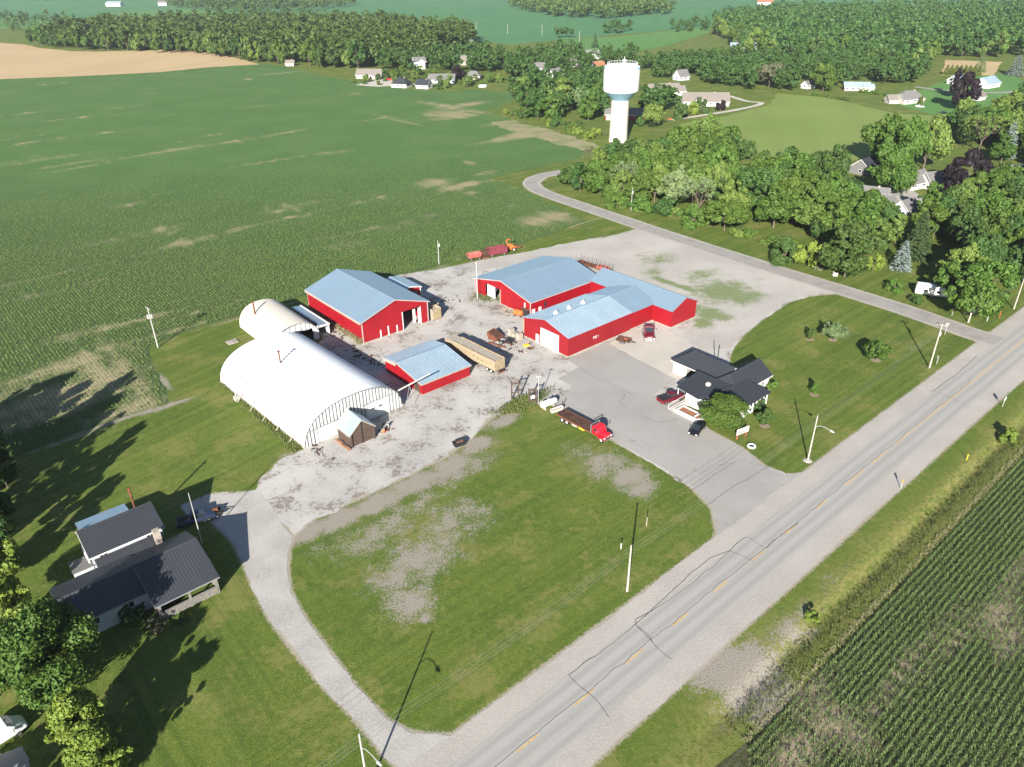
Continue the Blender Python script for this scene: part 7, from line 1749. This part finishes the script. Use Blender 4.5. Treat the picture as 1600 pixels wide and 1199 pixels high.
# ---- the woods: front row as trees, the mass behind as one body of foliage each
def wood(name, label, poly, spacing, seed, h0, h1, cards, size, front=None, front_label=None, front_n=60, given=None):
    if given is None: P, rs = fill(poly, spacing, seed, HOUSE0)
    else: P = np.array([g_[:2] for g_ in given]); rs = np.random.RandomState(seed)
    P = P[np.argsort(P[:, 1])]
    if front:   # nearest trees along the visible edge stand alone
        d = line_d(P, front); idx = np.argsort(d)[:front_n]
        for jj, i in enumerate(sorted(idx, key=lambda i: P[i, 0] / P[i, 1])):
            h = rs.uniform(h0, h1) * .95; cl = 'mddml'[rs.randint(5)]
            plant('far%d' % rs.randint(3), KIND[cl][1], P[i, 0], P[i, 1], h, h * rs.uniform(.3, .4), KIND[cl][0].replace('mid ', '') + ' tree ' + front_label + ', ' + ORD[jj] + ' from the left', front_label)
        P = np.delete(P, idx, 0)
    Vs = []
    protos = []
    for s in range(5):
        q = np.random.RandomState(seed * 7 + s); L = broad_lobes(q, 11, ('round', 'wide', 'tall')[s % 3]); L[:, :2] *= .40; L[:, 3] *= .44
        protos.append(crown_cards(q, cards, size, L))
    for i, (x, y) in enumerate(P):
        h = rs.uniform(h0, h1); a = rs.rand() * 6.28; c, s_ = math.cos(a), math.sin(a); V = protos[rs.randint(5)]
        k = rs.uniform(.85, 1.2); q = np.stack([(V[:, 0] * c - V[:, 1] * s_) * h * k + x, (V[:, 0] * s_ + V[:, 1] * c) * h * k + y, V[:, 2] * h], 1); Vs.append(q)
    V = np.concatenate(Vs); F = np.arange(len(V)).reshape(-1, 4)
    o = np_mesh(name, V, F, LEAF['wood']); tag(o, label, 'wood', None, 'stuff'); return len(P)
LEAF['wood'] = leaf_mat('leaf_wood', (0.036, 0.088, 0.018), (0.068, 0.135, 0.028), (0.054, 0.118, 0.036), 0.15, 0.8)
n0 = wood('village_trees', 'mass of village trees behind the houses and beyond the meadow', None, 0, 17, 11, 17, 330, .063, given=REST)
n1 = wood('woodland', 'dense dark wood behind the wheat field at the upper left', [(-543.5,926.29),(-457.57,867.33),(-316.1,814.7),(-227.21,729.48),(-177.88,691.96),(-124.74,669.83),(-87.62,716.87),(-45.91,805.87),(-38.37,939.88),(-128.12,1071.65),(-203.95,1125.53),(-363.88,1195.77),(-526.77,1146.56),(-574.83,1068)], 10.5, 11, 14, 26, 200, .069, [(-543.5,926.29),(-457.57,867.33),(-316.1,814.7),(-227.21,729.48),(-177.88,691.96),(-124.74,669.83)], 'fronting the wheat field wood', 36)
n2 = wood('woodland', 'wide wood covering the upper right hillside', [(246.03,1002.67),(220.08,723.57),(240.69,682.55),(278.98,698.05),(310.05,602.17),(378.19,708.62),(452.86,711.71),(543.98,713.29),(908.71,1219.27),(733.24,1350.46),(526.11,1352.03),(398.18,1306.19),(289.97,1151)], 15, 12, 14, 26, 185, .072, [(246.03,1002.67),(220.08,723.57),(240.69,682.55),(278.98,698.05),(310.05,602.17),(378.19,708.62),(452.86,711.71)], 'fronting the upper right wood', 24)
n3 = wood('woodland', 'dark strip of wood across the far green field', [(66.24,1345.88),(142.83,1270.11),(269.38,1379.85),(311.16,1599.7),(212.15,1670.01),(108.15,1641.33),(8.65,1825.35),(1.47,1663.21)], 22, 13, 20, 26, 90, .10)
n4 = wood('woodland', 'thin tree line by the horizon farms at the upper left', [(-667.04,1698.61),(-461.47,1528.74),(-342.68,1635.77),(-339.17,1903.52),(-587.69,1959.37),(-789.44,1941.23)], 26, 14, 16, 22, 90, .10)
n5 = wood('woodland', 'low tree line across the far field above the wheat', [(-747.58,1131.31),(-666.43,1142.65),(-739.2,1428.51),(-932.44,1532.74),(-959.36,1464.27)], 30, 15, 8, 16, 70, .11)
n6 = wood('woodland', 'hazy tree lines on the horizon', [(-2600, 2500), (-300, 2100), (900, 2300), (3200, 2600), (3200, 2900), (900, 2550), (-300, 2350), (-2600, 2800)], 60, 16, 20, 28, 60, .14)
print('trees', TREE_N[0], 'woods', n1, n2, n3, n4, n5, n6)

# ================================================================ crops and weeds
M['cornleaf'] = leaf_mat('corn_leaf', (0.085, 0.150, 0.040), (0.150, 0.215, 0.070), (0.11, 0.17, 0.05), 0.3, 0.4)
M['cropleaf'] = leaf_mat('crop_leaf', (0.108, 0.205, 0.046), (0.165, 0.260, 0.066), (0.128, 0.218, 0.056), 0.3, 0.5)
M['weedleaf'] = leaf_mat('weed_leaf', (0.10, 0.15, 0.03), (0.20, 0.21, 0.08), (0.14, 0.16, 0.05), 0.3, 0.6)
M['dryleaf'] = leaf_mat('dry_weed', (0.30, 0.24, 0.13), (0.20, 0.17, 0.08), (0.24, 0.19, 0.11), 0.2, 0.5)

def arch_leaves(P, n, Lr, Hr, wr, seed, base=0.12):
    """n arching strap leaves per plant: two quads each"""
    rs = np.random.RandomState(seed); m = len(P); Vs = []
    a0 = rs.rand(m) * 6.28
    for k in range(n):
        a = a0 + k * (math.pi if n <= 5 else 2.4) + rs.normal(size=m) * .5; L = rs.uniform(*Lr, m); H = rs.uniform(*Hr, m); w = rs.uniform(*wr, m)
        d = np.stack([np.cos(a), np.sin(a), 0 * a], 1); q = np.stack([-np.sin(a), np.cos(a), 0 * a], 1) * w[:, None] / 2
        z0 = base + (H - base) * rs.uniform(.1, .75, m)
        p0 = np.stack([P[:, 0], P[:, 1], z0], 1); p1 = p0 + d * (L * .5)[:, None]; p1[:, 2] = np.minimum(z0 + H * .38, H * 1.05); p2 = p0 + d * L[:, None]; p2[:, 2] = z0 + H * .08
        Vs.append(np.stack([p0 - q * .5, p0 + q * .5, p1 + q, p1 - q], 1)); Vs.append(np.stack([p1 - q, p1 + q, p2 + q * .25, p2 - q * .25], 1))
    V = np.concatenate(Vs).reshape(-1, 3); return V, np.arange(len(V)).reshape(-1, 4)

# corn across the county road
rs = np.random.RandomState(3); pts = []
for k in range(46):
    oo = -17.0 - k * .76; s = np.arange(-6 + k * .25, 112, .20); s = s + rs.uniform(-.06, .06, len(s))
    pts.append(RA + RU * s[:, None] + RN * (oo + rs.normal(size=len(s)) * .04)[:, None])
P = np.concatenate(pts); sc_ = (P - RA) @ RU; oc_ = (P - RA) @ RN
entr = (np.abs(sc_ - 13) < 6) & (oc_ > -17.5 - 1.5 * rs.rand(len(P)))
keep = ~entr & (rs.rand(len(P)) > np.clip(cbare(P) * .8, 0, .85)) & (P[:, 0] < 125)
inview = (P[:, 1] > 34) & (P[:, 0] / np.maximum(P[:, 1] * .872 + 37, 1) < .74)
P = P[keep & inview]
V, F = arch_leaves(P, 5, (.28, .50), (.40, .75), (.05, .085), 5)
o = np_mesh('corn_plants', V, F, M['cornleaf']); tag(o, 'rows of young corn filling the field across the county road', 'corn', None, 'stuff'); nc = len(P)

# crop behind the farm, thinned with distance
rs = np.random.RandomState(9); pts = []
ulo, uhi = -140, 230
for k in range(int((uhi - ulo) / .76)):
    u = ulo + k * .76; v = 90.0; vs_ = []
    while v < 330: vs_.append(v); v += .42 * max(1.0, (v / 165.0) ** 1.6)
    v = np.array(vs_) + rs.uniform(-.12, .12, len(vs_)); pts.append(EU * u + EV[None, :] * v[:, None] + rs.normal(size=(len(v), 2)) * .05)
P = np.concatenate(pts); P = P[(P[:, 1] > 95) & (P[:, 1] < 345)]
P = P[np.abs(P[:, 0]) / (P[:, 1] * .872 + 37) < .74]
P = P[poly_sd(P, CROP) < -.5]
P = P[rs.rand(len(P)) > np.clip(bare(P) * .95, 0, .93)]; P = P[rs.rand(len(P)) < np.clip((345 - P[:, 1]) / 150, 0, 1)]
V, F = arch_leaves(P, 3, (.17, .32), (.32, .6), (.13, .20), 6, .08)
o = np_mesh('crop_plants', V, F, M['cropleaf']); tag(o, 'rows of green crop filling the big field behind the farm', 'crop', None, 'stuff'); ncr = len(P)

def weeds(name, label, P, n, Lr, Hr, wr, mat, seed):
    V, F = arch_leaves(np.asarray(P), n, Lr, Hr, wr, seed, .02); o = np_mesh(name, V, F, mat); tag(o, label, 'weeds', None, 'stuff')
rs = np.random.RandomState(21)
s = rs.uniform(-20, 110, 9000)[:2600]; oo = -14.2 + rs.normal(size=2600) * .8; k = (np.abs(s - 13) > 7); weeds('ditch_weeds', 'tall pale weeds along the ditch beside the corn', (RA + RU * s[:, None] + RN * oo[:, None])[k], 4, (.15, .35), (.15, .38), (.05, .09), M['weedleaf'], 31)
s = rs.uniform(-20, 110, 3500)[:1800]; oo = -15.9 + rs.normal(size=1800) * .25; k = (np.abs(s - 13) > 7); weeds('corn_edge_grass', 'strip of dry brown grass along the corn edge', (RA + RU * s[:, None] + RN * oo[:, None])[k], 4, (.15, .3), (.2, .45), (.04, .07), M['dryleaf'], 32)
o_b = np.array((-34.04,154.78)); y = rs.uniform(0, 25, 700); x = -rs.rand(700) ** 2 * 1.2 - .2
weeds('barn_weeds', 'tall dry weeds along the shaded side of the large barn', o_b + EU * x[:, None] + EV * y[:, None], 4, (.2, .4), (.5, 1.6), (.05, .09), M['dryleaf'], 33)
o_q = np.array((-37.39,112.16)); y = rs.uniform(0, 34, 900); x = -rs.rand(900) * 2.4 - .1
weeds('hall_weeds', 'green weeds growing along the left foot of the white hall', o_q + EU * x[:, None] + EV * y[:, None], 4, (.2, .5), (.2, .7), (.06, .12), M['weedleaf'], 34)
c = np.array((1.85,127.09)); q = rs.normal(size=(900, 2)) * (2.6, .9); weeds('tank_weeds', 'rank green weeds around the timber frames and gas tanks', c + EU * q[:, :1] + EV * q[:, 1:], 4, (.3, .6), (.3, .9), (.08, .14), M['weedleaf'], 35)
c = np.array((-6.45,181.66)); q = rs.normal(size=(500, 2)) * (1.6, 2.2); weeds('mast_weeds', 'patch of weeds at the foot of the white light mast', c + EU * q[:, :1] + EV * q[:, 1:], 4, (.2, .4), (.2, .6), (.06, .1), M['weedleaf'], 36)
# loose scrap too small to pick apart
rq = random.Random(12); mb = MB()
for c, n, su, sv_ in (((-31.86,147.68), 40, 7, 2.0), ((-42.4,161.14), 30, 5, 2.0), ((-1.37,153.34), 30, 3.0, 2.2), ((-24.08,118.28), 14, 1.2, 1.6), ((-34.59,111.5), 16, 2.5, 1.0), ((0.19,172.02), 24, 2.0, 2.0), ((2.98,151.61), 14, 2, 1.5), ((-18.02,179.84), 14, 2.0, 5.0)):
    for k in range(n):
        u, v = rq.gauss(0, 1) * su * .6, rq.gauss(0, 1) * sv_ * .6; q = loc(v, u, np.array(c)); L_, W_, H_ = rq.uniform(.15, 1.3), rq.uniform(.08, .35), rq.uniform(.04, .28)
        mb.box(-L_ / 2, L_ / 2, -W_ / 2, W_ / 2, .03, .03 + H_, rq.randrange(5), Matrix.Translation((q[0], q[1], 0)) @ Matrix.Rotation(rq.uniform(0, 3.14), 4, 'Z'))
tag(mb.build('scrap', [M['rust'], M['board_pale'], M['timber'], M['steel'], M['rust_dark']]), 'loose boards, pipes and scrap scattered about the farm yard', 'scrap', None, 'stuff')
print('plants', nc, ncr)

# ================================================================ air
def haze_box(density):
    g = N('haze_air'); v = g.n('VolumePrincipled', Density=density, Anisotropy=0.25); v.inputs['Color'].default_value = (0.86, 0.92, 1.0, 1)
    g.t.links.new(v.outputs[0], g.out.inputs['Volume'])
    mb = MB(); mb.box(-9400, 9800, -1900, 15000, -3, 90); o = mb.build('haze', g.m); tag(o, 'thin summer haze in the air over the whole plain', 'haze', None, 'stuff')
haze_box(0.00008)
